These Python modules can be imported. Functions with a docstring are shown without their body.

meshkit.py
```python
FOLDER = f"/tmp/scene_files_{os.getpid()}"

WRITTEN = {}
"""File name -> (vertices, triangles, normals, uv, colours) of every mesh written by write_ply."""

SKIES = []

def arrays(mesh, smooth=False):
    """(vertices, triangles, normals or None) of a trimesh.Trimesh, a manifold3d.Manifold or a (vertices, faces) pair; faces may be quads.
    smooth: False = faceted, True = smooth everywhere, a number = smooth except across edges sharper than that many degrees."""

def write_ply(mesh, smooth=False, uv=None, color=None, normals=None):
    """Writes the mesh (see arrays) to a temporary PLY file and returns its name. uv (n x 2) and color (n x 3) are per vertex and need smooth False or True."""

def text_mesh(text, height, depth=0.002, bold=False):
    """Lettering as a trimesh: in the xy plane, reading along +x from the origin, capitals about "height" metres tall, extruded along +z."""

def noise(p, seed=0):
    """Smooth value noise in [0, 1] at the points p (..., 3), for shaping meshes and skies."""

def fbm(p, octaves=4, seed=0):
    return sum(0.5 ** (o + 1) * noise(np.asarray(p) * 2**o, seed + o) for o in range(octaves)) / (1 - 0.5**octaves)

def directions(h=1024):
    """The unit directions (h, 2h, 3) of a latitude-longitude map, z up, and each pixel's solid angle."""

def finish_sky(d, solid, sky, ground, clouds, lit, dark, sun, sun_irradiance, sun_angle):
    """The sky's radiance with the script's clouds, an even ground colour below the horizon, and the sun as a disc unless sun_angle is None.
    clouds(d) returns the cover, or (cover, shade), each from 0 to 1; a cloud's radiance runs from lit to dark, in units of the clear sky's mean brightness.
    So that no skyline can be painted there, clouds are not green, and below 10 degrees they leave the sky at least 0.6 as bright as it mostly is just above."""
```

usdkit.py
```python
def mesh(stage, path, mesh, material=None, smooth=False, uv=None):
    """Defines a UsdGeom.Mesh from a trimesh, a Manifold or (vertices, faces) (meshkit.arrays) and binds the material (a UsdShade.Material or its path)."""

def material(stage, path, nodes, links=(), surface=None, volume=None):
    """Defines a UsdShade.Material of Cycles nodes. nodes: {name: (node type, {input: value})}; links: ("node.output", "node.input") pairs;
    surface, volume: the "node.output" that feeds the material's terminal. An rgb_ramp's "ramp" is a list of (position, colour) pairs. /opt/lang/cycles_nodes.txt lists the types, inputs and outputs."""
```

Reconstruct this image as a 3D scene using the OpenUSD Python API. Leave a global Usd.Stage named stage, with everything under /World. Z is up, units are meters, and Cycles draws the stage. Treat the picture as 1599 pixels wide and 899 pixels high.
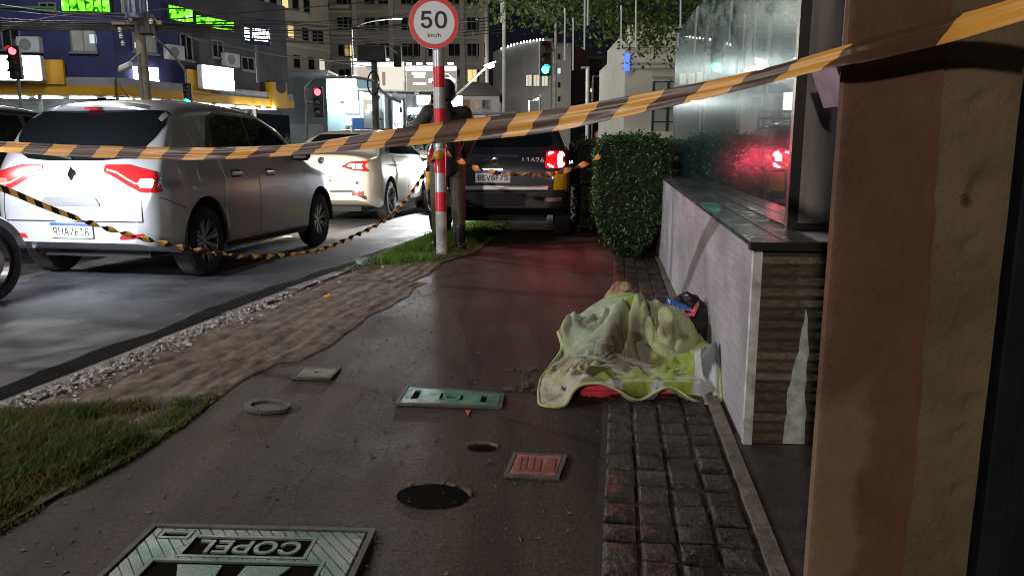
import math, random, numpy as np, trimesh, manifold3d, usdkit, meshkit
from shapely.geometry import Polygon, Point, LineString
from shapely.ops import unary_union
from scipy.interpolate import PchipInterpolator as Pchip
from pxr import Usd, UsdGeom, UsdLux, UsdShade, Gf, Sdf, Vt

stage = Usd.Stage.CreateInMemory()
UsdGeom.SetStageUpAxis(stage, 'Z'); UsdGeom.SetStageMetersPerUnit(stage, 1.0)
WORLD = UsdGeom.Xform.Define(stage, '/World'); stage.SetDefaultPrim(WORLD.GetPrim())
UsdGeom.Scope.Define(stage, '/World/Looks')
R = random.Random(7); RN = np.random.default_rng(11)

# ------------------------------------------------------------------ camera
HC, FPX, HZ = 1.02, 1160.0, 244.0           # eye height (m), focal length and horizon row in photograph pixels
PITCH = math.atan((449.5 - HZ) / FPX)
cam = UsdGeom.Camera.Define(stage, '/World/camera')
cam.CreateHorizontalApertureAttr(36.0); cam.CreateVerticalApertureAttr(36.0 * 575 / 1024)
cam.CreateFocalLengthAttr(36.0 * FPX / 1599.0)
cam.CreateClippingRangeAttr(Gf.Vec2f(0.05, 3000))
cam.CreateExposureAttr(0.0)
cam.CreateFStopAttr(0.0)
cam.AddTranslateOp().Set(Gf.Vec3d(0, 0, HC)); cam.AddRotateXOp().Set(90 - math.degrees(PITCH))

def ray(px, py):
    a, b = (px - 799.5) / FPX, (449.5 - py) / FPX
    c, s = math.cos(PITCH), math.sin(PITCH)
    return np.array([a, c + b * s, -s + b * c])
def G(px, py, z=0.0):                       # where the sight line of a photograph pixel meets the level z
    d = ray(px, py); return np.array([0, 0, HC]) + d * ((z - HC) / d[2])
def A(px, py, Y):                           # the point of that sight line at distance Y
    d = ray(px, py); return np.array([0, 0, HC]) + d * (Y / d[1])

# ------------------------------------------------------------------ sky and moon (night)
SUN_AZ, SUN_EL = math.radians(-150), math.radians(28)
usdkit.material(stage, '/World/Looks/night_sky', {
    'sky': ('sky_texture', {'sky_type': 'single_scattering', 'sun_disc': False, 'sun_elevation': math.radians(-4.0), 'sun_rotation': SUN_AZ}),
    'glow': ('mix', {'mix_type': 'add', 'fac': 1.0, 'color2': (0.055, 0.062, 0.095)}),
    'bg': ('background_shader', {'strength': 0.10})},
    [('sky.color', 'glow.color1'), ('glow.color', 'bg.color')], surface='bg.background')
dome = UsdLux.DomeLight.Define(stage, '/World/sky'); dome.CreateIntensityAttr(1.0)
UsdShade.MaterialBindingAPI.Apply(dome.GetPrim()).Bind(UsdShade.Material.Get(stage, '/World/Looks/night_sky'))
dome.GetPrim().SetCustomDataByKey('kind', 'structure')
moon = UsdLux.DistantLight.Define(stage, '/World/moon')
moon.CreateIntensityAttr(0.012); moon.CreateAngleAttr(0.5); moon.CreateColorAttr(Gf.Vec3f(0.9, 0.93, 1.0)); moon.GetPrim().CreateAttribute('inputs:normalize', Sdf.ValueTypeNames.Bool).Set(True)
moon.AddRotateXYZOp().Set(Gf.Vec3f(90 - math.degrees(SUN_EL), 0, 180 - math.degrees(SUN_AZ)))

# ------------------------------------------------------------------ materials
_M = {}
def mat(name, color, rough=0.6, metal=0.0, spec=0.5, var=0.0, vscale=3.0, bump=0.0, bscale=40.0, coat=0.0, color2=None, vdetail=4, stretch=None, trans=0.0, local=False, rvar=0.0):
    if name in _M: return _M[name]
    n = {'p': ('principled_bsdf', {'base_color': color, 'roughness': rough, 'metallic': metal, 'specular_ior_level': spec, 'coat_weight': coat})}
    l = []
    if var or bump or color2 is not None or rvar:
        n['g'] = ('texture_coordinate', {}) if local else ('geometry', {})
        src = 'g.object' if local else 'g.position'
        if stretch:
            n['mp'] = ('mapping', {'scale': stretch}); l.append((src, 'mp.vector')); src = 'mp.vector'
    if var or color2 is not None:
        c = np.array(color); d = np.array(color2) if color2 is not None else c * (1 - var)
        hi = c * (1 + var * 0.6) if color2 is None else c
        n['nz'] = ('noise_texture', {'scale': vscale, 'detail': vdetail, 'roughness': 0.65}); l.append((src, 'nz.vector'))
        n['rp'] = ('rgb_ramp', {'ramp': [(0.0, tuple(d)), (0.36, tuple(d)), (0.64, tuple(hi)), (1.0, tuple(hi))]}); l += [('nz.fac', 'rp.fac'), ('rp.color', 'p.base_color')]
    if rvar:
        n['nr'] = ('noise_texture', {'scale': vscale * 2.3, 'detail': 3}); l.append((src, 'nr.vector'))
        n['mr'] = ('map_range', {'from_min': 0.3, 'from_max': 0.7, 'to_min': max(0.02, rough - rvar), 'to_max': min(1, rough + rvar)}); l += [('nr.fac', 'mr.value'), ('mr.result', 'p.roughness')]
    if bump:
        n['nb'] = ('noise_texture', {'scale': bscale, 'detail': 5, 'roughness': 0.6}); l.append((src, 'nb.vector'))
        n['b'] = ('bump', {'strength': min(1.0, bump), 'distance': 0.6 / bscale}); l += [('nb.fac', 'b.height'), ('b.normal', 'p.normal')]
    surf = 'p.BSDF'
    if trans:
        n['t'] = ('translucent_bsdf', {'color': color}); n['mx'] = ('mix_closure', {'fac': trans}); l += [('p.BSDF', 'mx.closure1'), ('t.BSDF', 'mx.closure2')]
        if 'rp' in n: l.append(('rp.color', 't.color'))
        surf = 'mx.closure'
    _M[name] = usdkit.material(stage, '/World/Looks/' + name, n, l, surface=surf); return _M[name]
def emit(name, color, strength):
    if name not in _M:
        _M[name] = usdkit.material(stage, '/World/Looks/' + name, {'e': ('emission', {'color': color, 'strength': strength})}, [], surface='e.emission')
    return _M[name]
def node_mat(name, nodes, links, surface):
    if name not in _M: _M[name] = usdkit.material(stage, '/World/Looks/' + name, nodes, links, surface=surface)
    return _M[name]

# ------------------------------------------------------------------ scene helpers
_used = {}
def numbered(parent, name):
    k = (parent, name); i = _used.get(k, 0); _used[k] = i + 1
    return name if i == 0 else f'{name}_{i:03d}'
class Th:
    def __init__(s, path, base, rot=0.0, world=True): s.path, s.base, s.rot, s.world = path, np.asarray(base, float), rot, world
def tag(prim, label=None, cat=None, group=None, kind=None):
    for k, v in (('label', label), ('category', cat), ('group', group), ('kind', kind)):
        if v: prim.SetCustomDataByKey(k, v)
def thing(name, label, cat, base=(0, 0, 0), rot=0.0, group=None, world=None, kind=None, scale=None):
    p = '/World/' + numbered('/World', name)
    x = UsdGeom.Xform.Define(stage, p); x.AddTranslateOp().Set(Gf.Vec3d(*map(float, base)))
    if rot: x.AddRotateZOp().Set(math.degrees(rot))
    if scale is not None: x.AddScaleOp().Set(Gf.Vec3f(*scale))
    tag(x.GetPrim(), label, cat, group, kind)
    return Th(p, base, rot, (rot == 0 and scale is None) if world is None else world)
def copy(src, name, label, cat, base, rot=0.0, group=None, scale=None):
    p = '/World/' + numbered('/World', name)
    x = UsdGeom.Xform.Define(stage, p); pr = x.GetPrim()
    pr.GetReferences().AddInternalReference(src.path)
    x.ClearXformOpOrder()
    t = x.GetPrim().GetAttribute('xformOp:translate'); t.Set(Gf.Vec3d(*map(float, base)))
    ops = [UsdGeom.XformOp(t)]
    ra = pr.CreateAttribute('xformOp:rotateZ', Sdf.ValueTypeNames.Float); ra.Set(float(math.degrees(rot))); ops.append(UsdGeom.XformOp(ra))
    if scale is not None:
        sa = pr.CreateAttribute('xformOp:scale', Sdf.ValueTypeNames.Float3); sa.Set(Gf.Vec3f(*scale)); ops.append(UsdGeom.XformOp(sa))
    x.SetXformOpOrder(ops); pr.SetInstanceable(True); tag(pr, label, cat, group); return Th(p, base, rot, False)
def obj(name, m, material, parent=None, smooth=False, label=None, cat=None, group=None, kind=None, colors=None):
    par = '/World' if parent is None else parent.path
    path = par + '/' + numbered(par, name)
    if isinstance(m, MB): m = m.get()
    if hasattr(m, 'to_mesh'):
        q = m.to_mesh(); m = (np.array(q.vert_properties[:, :3]), np.array(q.tri_verts))
    if isinstance(m, trimesh.Trimesh): m = (np.array(m.vertices), np.array(m.faces))
    v, f = np.asarray(m[0], float), np.asarray(m[1], int)
    base = np.zeros(3)
    if parent is not None and parent.world: base = parent.base
    pr = usdkit.mesh(stage, path, (v - base, f), material, smooth=smooth)
    if colors is not None:
        pv = UsdGeom.PrimvarsAPI(pr).CreatePrimvar('tint', Sdf.ValueTypeNames.Color3fArray, 'vertex'); pv.Set(Vt.Vec3fArray.FromNumpy(np.asarray(colors, np.float32)))
    tag(pr.GetPrim(), label, cat, group, kind)
    return Th(path, base, 0, parent.world if parent is not None else False) if parent is not None else Th(path, (0, 0, 0), 0, True)
def sub(part): return Th(part.path, part.base, 0, part.world)

class MB:
    def __init__(s): s.v, s.f, s.n = [], [], 0
    def add(s, v, f):
        v = np.asarray(v, float); f = np.asarray(f, int)
        if f.shape[1] == 4: f = np.vstack([f[:, [0, 1, 2]], f[:, [0, 2, 3]]])
        s.v.append(v); s.f.append(f + s.n); s.n += len(v); return s
    def tm(s, t): return s.add(t.vertices, t.faces)
    def get(s): return np.vstack(s.v), np.vstack(s.f)
    def hexa(s, p):                      # eight corners: bottom ring (ccw), top ring
        return s.add(p, [[3, 2, 1, 0], [4, 5, 6, 7], [0, 1, 5, 4], [1, 2, 6, 5], [2, 3, 7, 6], [3, 0, 4, 7]])
    def box(s, x0, x1, y0, y1, z0, z1):
        return s.hexa(np.array([[x0, y0, z0], [x1, y0, z0], [x1, y1, z0], [x0, y1, z0], [x0, y0, z1], [x1, y0, z1], [x1, y1, z1], [x0, y1, z1]]))
    def obox(s, c, ax, ay, az, sx, sy, sz, bev=0.0):      # oriented box about c
        c = np.asarray(c, float)
        if not bev:
            p = [[i * sx / 2, j * sy / 2, -sz / 2] for i, j in ((-1, -1), (1, -1), (1, 1), (-1, 1))] + [[i * sx / 2, j * sy / 2, sz / 2] for i, j in ((-1, -1), (1, -1), (1, 1), (-1, 1))]
            return s.hexa(np.array(p) @ np.array([ax, ay, az]) + c)
        b = bev; pts = []
        for i in (-1, 1):
            for j in (-1, 1):
                for k in (-1, 1):
                    pts += [[i * (sx / 2 - b), j * (sy / 2 - b), k * sz / 2], [i * sx / 2, j * (sy / 2 - b), k * (sz / 2 - b)], [i * (sx / 2 - b), j * sy / 2, k * (sz / 2 - b)]]
        h = trimesh.Trimesh(pts).convex_hull
        return s.add(np.array(h.vertices) @ np.array([ax, ay, az]) + c, h.faces)
    def bbox(s, x0, x1, y0, y1, z0, z1, bev): return s.obox([(x0 + x1) / 2, (y0 + y1) / 2, (z0 + z1) / 2], [1, 0, 0], [0, 1, 0], [0, 0, 1], x1 - x0, y1 - y0, z1 - z0, bev)
    def tube(s, pts, r, n=8, caps=True):
        pts = np.asarray(pts, float); m = len(pts); r = np.broadcast_to(r, (m,))
        t = np.gradient(pts, axis=0); t /= np.linalg.norm(t, axis=1, keepdims=True) + 1e-12
        up = np.array([0, 0, 1.0]) if abs(t[0][2]) < 0.9 else np.array([1.0, 0, 0])
        u = np.cross(up, t[0]); u /= np.linalg.norm(u); V = []
        for i in range(m):
            u = u - t[i] * (u @ t[i]); u /= np.linalg.norm(u); w = np.cross(t[i], u)
            a = np.arange(n) * 2 * np.pi / n
            V.append(pts[i] + r[i] * (np.cos(a)[:, None] * u + np.sin(a)[:, None] * w))
        V = np.vstack(V); F = []
        for i in range(m - 1):
            for k in range(n):
                a, b = i * n + k, i * n + (k + 1) % n; F.append([a, b, b + n, a + n])
        F = [[q[0], q[1], q[2]] for q in F] + [[q[0], q[2], q[3]] for q in F]
        if caps:
            V = np.vstack([V, pts[:1], pts[-1:]]); c0, c1 = len(V) - 2, len(V) - 1
            for k in range(n): F += [[c0, (k + 1) % n, k], [c1, (m - 1) * n + k, (m - 1) * n + (k + 1) % n]]
        return s.add(V, F)
    def cyl(s, p0, p1, r0, r1=None, n=12): return s.tube([p0, p1], [r0, r0 if r1 is None else r1], n)
    def lathe(s, prof, n=24, c=(0, 0, 0), ax=(1, 0, 0), ay=(0, 1, 0), az=(0, 0, 1)):   # profile (r, h) about az
        prof = np.asarray(prof, float); m = len(prof); a = np.arange(n) * 2 * np.pi / n; c = np.asarray(c, float)
        ax, ay, az = (np.asarray(q, float) for q in (ax, ay, az))
        V = np.vstack([c + p[0] * (np.cos(a)[:, None] * ax + np.sin(a)[:, None] * ay) + p[1] * az for p in prof]); F = []
        for i in range(m - 1):
            for k in range(n):
                x, y = i * n + k, i * n + (k + 1) % n; F += [[x, y, y + n], [x, y + n, x + n]]
        return s.add(V, F)
    def sph(s, c, r, n=2, sc=(1, 1, 1)):
        t = trimesh.creation.icosphere(n, r); return s.add(np.array(t.vertices) * sc + np.asarray(c), t.faces)
    def prism(s, poly, h0, h1, o=(0, 0, 0), ax=(1, 0, 0), ay=(0, 1, 0), az=(0, 0, 1)):
        polys = [poly] if not isinstance(poly, (list,)) else [Polygon(poly)]
        for g in polys:
            for q in getattr(g, 'geoms', [g]):
                t = trimesh.creation.extrude_polygon(q, h1 - h0, engine='earcut')
                v = np.array(t.vertices); v[:, 2] += h0
                s.add(np.asarray(o, float) + v @ np.array([ax, ay, az], float), t.faces)
        return s
    def grid(s, P):
        P = np.asarray(P, float); m, n = P.shape[:2]
        i = np.arange(m * n).reshape(m, n); q = np.stack([i[:-1, :-1], i[1:, :-1], i[1:, 1:], i[:-1, 1:]], -1).reshape(-1, 4)
        return s.add(P.reshape(-1, 3), q)
def unit(v): v = np.asarray(v, float); return v / np.linalg.norm(v)
def text(txt, h, o, ux, uy, depth=0.004, bold=True, width=None):
    t = meshkit.text_mesh(txt, h, depth, bold); v = np.array(t.vertices)
    v[:, 0] -= (v[:, 0].min() + v[:, 0].max()) / 2; v[:, 1] -= h / 2
    if width: v[:, 0] *= width / (v[:, 0].max() - v[:, 0].min())
    ux, uy = unit(ux), unit(uy); uz = np.cross(ux, uy)
    return (np.asarray(o, float) + v @ np.array([ux, uy, uz]), np.array(t.faces))
X_, Y_, Z_ = np.eye(3)
def disk_light(path, pos, aim, radius, intensity, color, cone=None, soft=0.3):
    l = UsdLux.SphereLight.Define(stage, path) if aim is None else UsdLux.DiskLight.Define(stage, path)
    l.CreateRadiusAttr(radius); l.CreateIntensityAttr(intensity); l.CreateColorAttr(Gf.Vec3f(*color)); l.CreateNormalizeAttr(True)
    if aim is not None:
        d = unit(np.asarray(aim, float) - np.asarray(pos, float)); z = -d
        x = unit(np.cross(Z_ if abs(z[2]) < 0.99 else X_, z)); y = np.cross(z, x)
        l.AddTransformOp().Set(Gf.Matrix4d(*[float(q) for q in (*x, 0, *y, 0, *z, 0, *pos, 1)]))
    else: l.AddTranslateOp().Set(Gf.Vec3d(*map(float, pos)))
    if cone:
        s = UsdLux.ShapingAPI.Apply(l.GetPrim()); s.CreateShapingConeAngleAttr(cone); s.CreateShapingConeSoftnessAttr(soft)
    return l
# ------------------------------------------------------------------ the setting
RD = math.radians(9.3); U = np.array([math.sin(RD), math.cos(RD), 0.0]); V = np.array([math.cos(RD), -math.sin(RD), 0.0])   # along the road, across it to the right
ROADZ = -0.06
KERB = [(-4.2, -12), (-2.95, -2.0), (-2.20, 3.07), (-1.86, 5.29), (-1.30, 8.07), (-0.98, 9.8), (0.5, 18.0), (5.0, 44.0), (12, 84)]
M_as = mat('asphalt', (0.047, 0.048, 0.053), 0.75, var=0.45, vscale=1.6, bump=0.6, bscale=80, rvar=0.12, spec=.3)
M_pave = node_mat('stained_concrete', {
    'g': ('geometry', {}), 'n1': ('noise_texture', {'scale': 0.9, 'detail': 6, 'roughness': 0.7}), 'n2': ('noise_texture', {'scale': 75, 'detail': 6, 'roughness': 0.75}),
    'mp': ('mapping', {'scale': (2.2, 0.22, 1), 'rotation': (0, 0, RD)}), 'n3': ('noise_texture', {'scale': 2.0, 'detail': 4}),
    'r1': ('rgb_ramp', {'ramp': [(0.28, (0.028, 0.021, 0.018)), (0.5, (0.049, 0.037, 0.031)), (0.72, (0.078, 0.061, 0.052))]}),
    'r2': ('rgb_ramp', {'ramp': [(0.30, (0.40, 0.40, 0.40)), (0.5, (0.95, 0.95, 0.95)), (0.70, (1.6, 1.6, 1.6))]}),
    'r3': ('rgb_ramp', {'ramp': [(0.35, (0.45, 0.45, 0.45)), (0.6, (1.15, 1.15, 1.15))]}),
    'm1': ('mix', {'mix_type': 'multiply', 'fac': 1.0}), 'm2': ('mix', {'mix_type': 'multiply', 'fac': 1.0}),
    'vor': ('voronoi_texture', {'scale': 75, 'feature': 'f1'}), 'ad': ('math', {'math_type': 'multiply_add', 'value2': 0.5}),
    'b': ('bump', {'strength': 0.5, 'distance': 0.004}), 'mr': ('map_range', {'from_min': 0.3, 'from_max': 0.7, 'to_min': 0.6, 'to_max': 0.9}),
    'p': ('principled_bsdf', {'specular_ior_level': 0.22})},
    [('g.position', 'n1.vector'), ('g.position', 'n2.vector'), ('g.position', 'mp.vector'), ('mp.vector', 'n3.vector'), ('n1.fac', 'r1.fac'), ('n2.fac', 'r2.fac'), ('n3.fac', 'r3.fac'),
     ('r1.color', 'm1.color1'), ('r2.color', 'm1.color2'), ('m1.color', 'm2.color1'), ('r3.color', 'm2.color2'), ('m2.color', 'p.base_color'),
     ('g.position', 'vor.vector'), ('vor.distance', 'ad.value1'), ('n2.fac', 'ad.value3'), ('ad.value', 'b.height'), ('b.normal', 'p.normal'), ('n1.fac', 'mr.value'), ('mr.result', 'p.roughness')], 'p.BSDF')
M_earth = mat('earth', (0.21, 0.17, 0.135), 0.95, color2=(0.060,0.047,0.036), vscale=9, vdetail=9, bump=0.6, bscale=110, spec=0.15, stretch=(1.5, .8, 1))
M_kerb = mat('worn_kerb', (0.16, 0.15, 0.14), 0.85, var=0.4, vscale=6, bump=0.6, bscale=30)
M_wpaint = mat('road_paint', (0.62, 0.62, 0.60), 0.6, var=0.35, vscale=9)
M_black = mat('black_metal', (0.012, 0.012, 0.014), 0.35, spec=0.5)
M_gmetal = mat('grey_metal', (0.35, 0.36, 0.37), 0.4, metal=0.8, var=0.25, vscale=8)

obj('ground', MB().box(-400, 400, -60, 700, -1.2, -0.085), mat('ground_earth', (0.06, 0.055, 0.05), 0.95, var=0.3, vscale=0.5), kind='structure')
kp = np.array(KERB)
def kx(y): return float(np.interp(y, kp[:, 1], kp[:, 0]))
road_poly = Polygon([(-60, -12), *KERB, (90, 84), (90, 92), (-60, 92)])
obj('road', MB().prism(road_poly, -0.07, ROADZ), M_as, kind='structure')
# pavement sheet, from the kerb to the wall and beyond, gently uneven
ys = np.concatenate([np.arange(-6, 12, 0.12), np.arange(12, 84, 1.5)]); P = []
for y in ys:
    x0 = kx(y) + 0.13; x1 = 12.0
    xs = np.concatenate([np.linspace(x0, 2.2, 34), np.linspace(2.6, x1, 4)])
    P.append(np.column_stack([xs, np.full(38, y), np.zeros(38)]))
P = np.array(P); P[..., 2] = 0.006 * (meshkit.noise(P * [1.7, 1.7, 0] + [0, 0, .3]) - .5) * (P[..., 1] < 12)
obj('pavement', MB().grid(P[:, ::-1]), M_pave, kind='structure', smooth=True)
kb = MB()
for y0, y1 in zip(np.arange(-6, 40, 0.9), np.arange(-6, 40, 0.9) + 0.885):
    a, b = np.array([kx(y0), y0]), np.array([kx(y1), y1]); dz = R.uniform(-0.012, 0.008); n = 0.13
    kb.hexa([[a[0], a[1], -0.09], [a[0] + n, a[1], -0.09], [b[0] + n, b[1], -0.09], [b[0], b[1], -0.09], [a[0] + .012, a[1], dz], [a[0] + n, a[1], dz + .004], [b[0] + n, b[1], dz + .004], [b[0] + .012, b[1], dz]])
obj('kerb', kb, M_kerb, kind='structure')
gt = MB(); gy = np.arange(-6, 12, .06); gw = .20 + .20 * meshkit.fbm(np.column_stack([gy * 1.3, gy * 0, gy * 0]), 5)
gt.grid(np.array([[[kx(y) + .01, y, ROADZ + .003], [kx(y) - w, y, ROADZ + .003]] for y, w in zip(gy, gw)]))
obj('gutter', gt, mat('dark_gutter', (.010, .010, .010), 1.0, var=.5, vscale=5, bump=.5, bscale=60, spec=.03), kind='structure')  # near-black strip on the road along the kerb
# worn earth verge with wheel ruts between the kerb and the concrete
SIDE = [(-2.9, -4), (-2.1, 0.8), (-1.60, 2.1), (-1.27, 3.0), (-1.11, 4.0), (-0.70, 6.64), (-0.45, 8.3), (-0.2, 10)]
sp = np.array(SIDE)
def sx(y): return float(np.interp(y, sp[:, 1], sp[:, 0]))
yv = np.arange(-4, 9.4, 0.03); T = np.linspace(0, 1, 46)
wob = 0.05 * np.sin(yv * 5.1) + 0.03 * np.sin(yv * 13) + 0.12 * (meshkit.fbm(np.column_stack([yv * 2.1, yv * 0, yv * 0]), 4) - .5)
a_ = np.array([kx(y) + .10 for y in yv]); b_ = np.array([sx(y) + (.13 if 3.6 < y < 6 else 0.02 if y < 3.6 else 0) for y in yv]) + wob * .3
P = np.zeros((len(yv), 46, 3)); P[..., 0] = a_[:, None] + (b_ - a_)[:, None] * T; P[..., 1] = yv[:, None]
Q = P * [1, 1, 0]
z = 0.012 + 0.022 * (meshkit.fbm(Q * [7, 1.2, 0] + [0, 0, 1.2], 4) - .42) + 0.010 * (meshkit.fbm(Q * [26, 9, 0] + [0, 0, 4], 3) - .5)
for c in (0.34, 0.52, 0.66, 0.80, .9): z = z - 0.008 * np.exp(-((T - c - 0.02 * np.sin(yv[:, None] * 2.2 + c * 9)) / 0.016) ** 2)
z = z * np.minimum(1, (1 - T) * 9) - (1 - np.minimum(1, T * 6)) * .03; z[:, -1] -= .02
P[..., 2] = z
obj('dirt_verge', MB().grid(P[:, ::-1]), M_earth, kind='structure', smooth=True)

grt = MB()
for i in range(1500):
    y = 1.5 + 6.5 * R.random() ** 1.5; x = R.uniform(sx(y) + .02, .25 + .1 * y); s_ = R.uniform(.0012, .0045); 
    grt.tm(trimesh.Trimesh(RN.normal(size=(7, 3)) * [s_, s_, s_ * .5] + [x, y, .0035]).convex_hull)
obj('grit', grt, mat('grit', (.17, .14, .12), .9, color2=(.06, .05, .045), vscale=30), kind='stuff', label='scattered grit and tiny chips lying over the brown pavement', cat='grit')
# broken white stones scattered along the kerb
rub = MB()
for i in range(1900):
    y = R.uniform(2.9, 5.5) if R.random() < .85 else R.uniform(5.5, 7.2)
    dens = math.exp(-((y - 3.3) / 0.5) ** 2) + math.exp(-((y - 4.4) / 0.55) ** 2) + .12
    if R.random() > dens: continue
    x = kx(y) + 0.12 + abs(R.gauss(0.03, 0.085)); s = R.uniform(0.003, 0.013) * (1.5 if R.random() < .06 else 1)
    rub.tm(trimesh.Trimesh(RN.normal(size=(9, 3)) * np.array([s, s, s * .6]) + [x, y, 0.012]).convex_hull)
obj('rubble', rub, mat('white_rubble', (0.38, 0.375, 0.37), 0.9, var=0.5, vscale=30), kind='stuff', label='broken whitish stone chips strewn along the worn kerb', cat='rubble')

# grass
def blades(poly, count, hmin, hmax, seed, lean=0.5):
    rr = np.random.default_rng(seed); x0, y0, x1, y1 = poly.bounds; V, F = [], []
    import shapely
    pts = rr.uniform((x0, y0), (x1, y1), (count * 3, 2)); pts = pts[shapely.contains_xy(poly, pts[:, 0], pts[:, 1])][:count]
    clump = meshkit.fbm(np.column_stack([pts * 4, np.full(len(pts), seed)]), 3)
    keep = rr.random(len(pts)) < np.clip((clump - 0.30) * 5, 0.08, 1); pts, clump = pts[keep], clump[keep]
    d = shapely.distance(poly.boundary, shapely.points(pts))
    n = len(pts); h = rr.uniform(hmin, hmax, n) * (0.45 + clump) * np.clip(d * 9, .35, 1); a = rr.uniform(0, 2 * np.pi, n); w = rr.uniform(0.0016, 0.0036, n)
    ll = rr.uniform(0.2, 1.0, n) * lean * h; b = rr.uniform(0, 2 * np.pi, n)
    side = np.stack([np.cos(a) * w, np.sin(a) * w, 0 * w], 1); base = np.column_stack([pts, np.full(n, 0.0)])
    mid = base + np.column_stack([np.cos(b) * ll * .35, np.sin(b) * ll * .35, h * .65]); tip = base + np.column_stack([np.cos(b) * ll, np.sin(b) * ll, h])
    V = np.stack([base - side, base + side, mid + side * .8, mid - side * .8, tip], 1).reshape(-1, 3)
    i = np.arange(n)[:, None] * 5
    F = np.vstack([i + [0, 1, 2], i + [0, 2, 3], i + [3, 2, 4]])
    return V, F
M_grass = mat('grass_blades', (0.06, 0.105, 0.022), 0.6, color2=(0.13, 0.11, 0.04), vscale=4, trans=0.35, spec=0.3)
M_grass2 = mat('fresh_grass', (0.10, 0.24, 0.03), 0.6, color2=(0.13, 0.19, 0.035), vscale=6, trans=0.35, spec=0.3)
gp = Polygon([G(-160, 690)[:2], G(0, 640)[:2], G(120, 634)[:2], G(240, 622)[:2], G(345, 618)[:2], G(290, 664)[:2], G(200, 722)[:2], G(110, 770)[:2], G(0, 836)[:2], G(-200, 980)[:2]])
obj('grass', blades(gp, 30000, 0.02, 0.06, 5, 1.1), M_grass, kind='stuff', label='short patchy grass on the verge in the lower left corner', cat='grass')
gp2 = Polygon([G(538, 424)[:2], G(585, 404)[:2], G(625, 384)[:2], G(700, 356)[:2], G(770, 338)[:2], G(790, 345)[:2], G(770, 372)[:2], G(735, 396)[:2], G(680, 412)[:2], G(610, 418)[:2]])
obj('grass', blades(gp2, 22000, 0.03, 0.10, 6), M_grass2, kind='stuff', label='bright green grass around the foot of the speed limit sign', cat='grass')
obj('lawn_soil', MB().prism(gp2.buffer(0.04), 0.003, 0.012).prism(gp.buffer(-0.02), 0.003, 0.010), mat('lawn_soil', (0.07, 0.075, 0.03), 0.95, var=0.5, vscale=9, bump=1, bscale=40), kind='structure')

# lane marking pieces on the road
def strip(p, q, w, z0, z1):
    p, q = np.array(p, float), np.array(q, float); d = unit(q - p); n = np.array([-d[1], d[0]]) * w / 2
    return Polygon([p - n, p + n, q + n, q - n]), z0, z1
lm = MB()
for k in range(8):
    o = np.array([-3.9, 5.0]) + U[:2] * (k * 6 - 9)
    poly, z0, z1 = strip(o, o + U[:2] * 2.2, 0.12, 0, 0); lm.prism(poly, ROADZ + .0005, ROADZ + 0.004)
obj('lane_marking', lm, M_wpaint, kind='structure')

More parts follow.
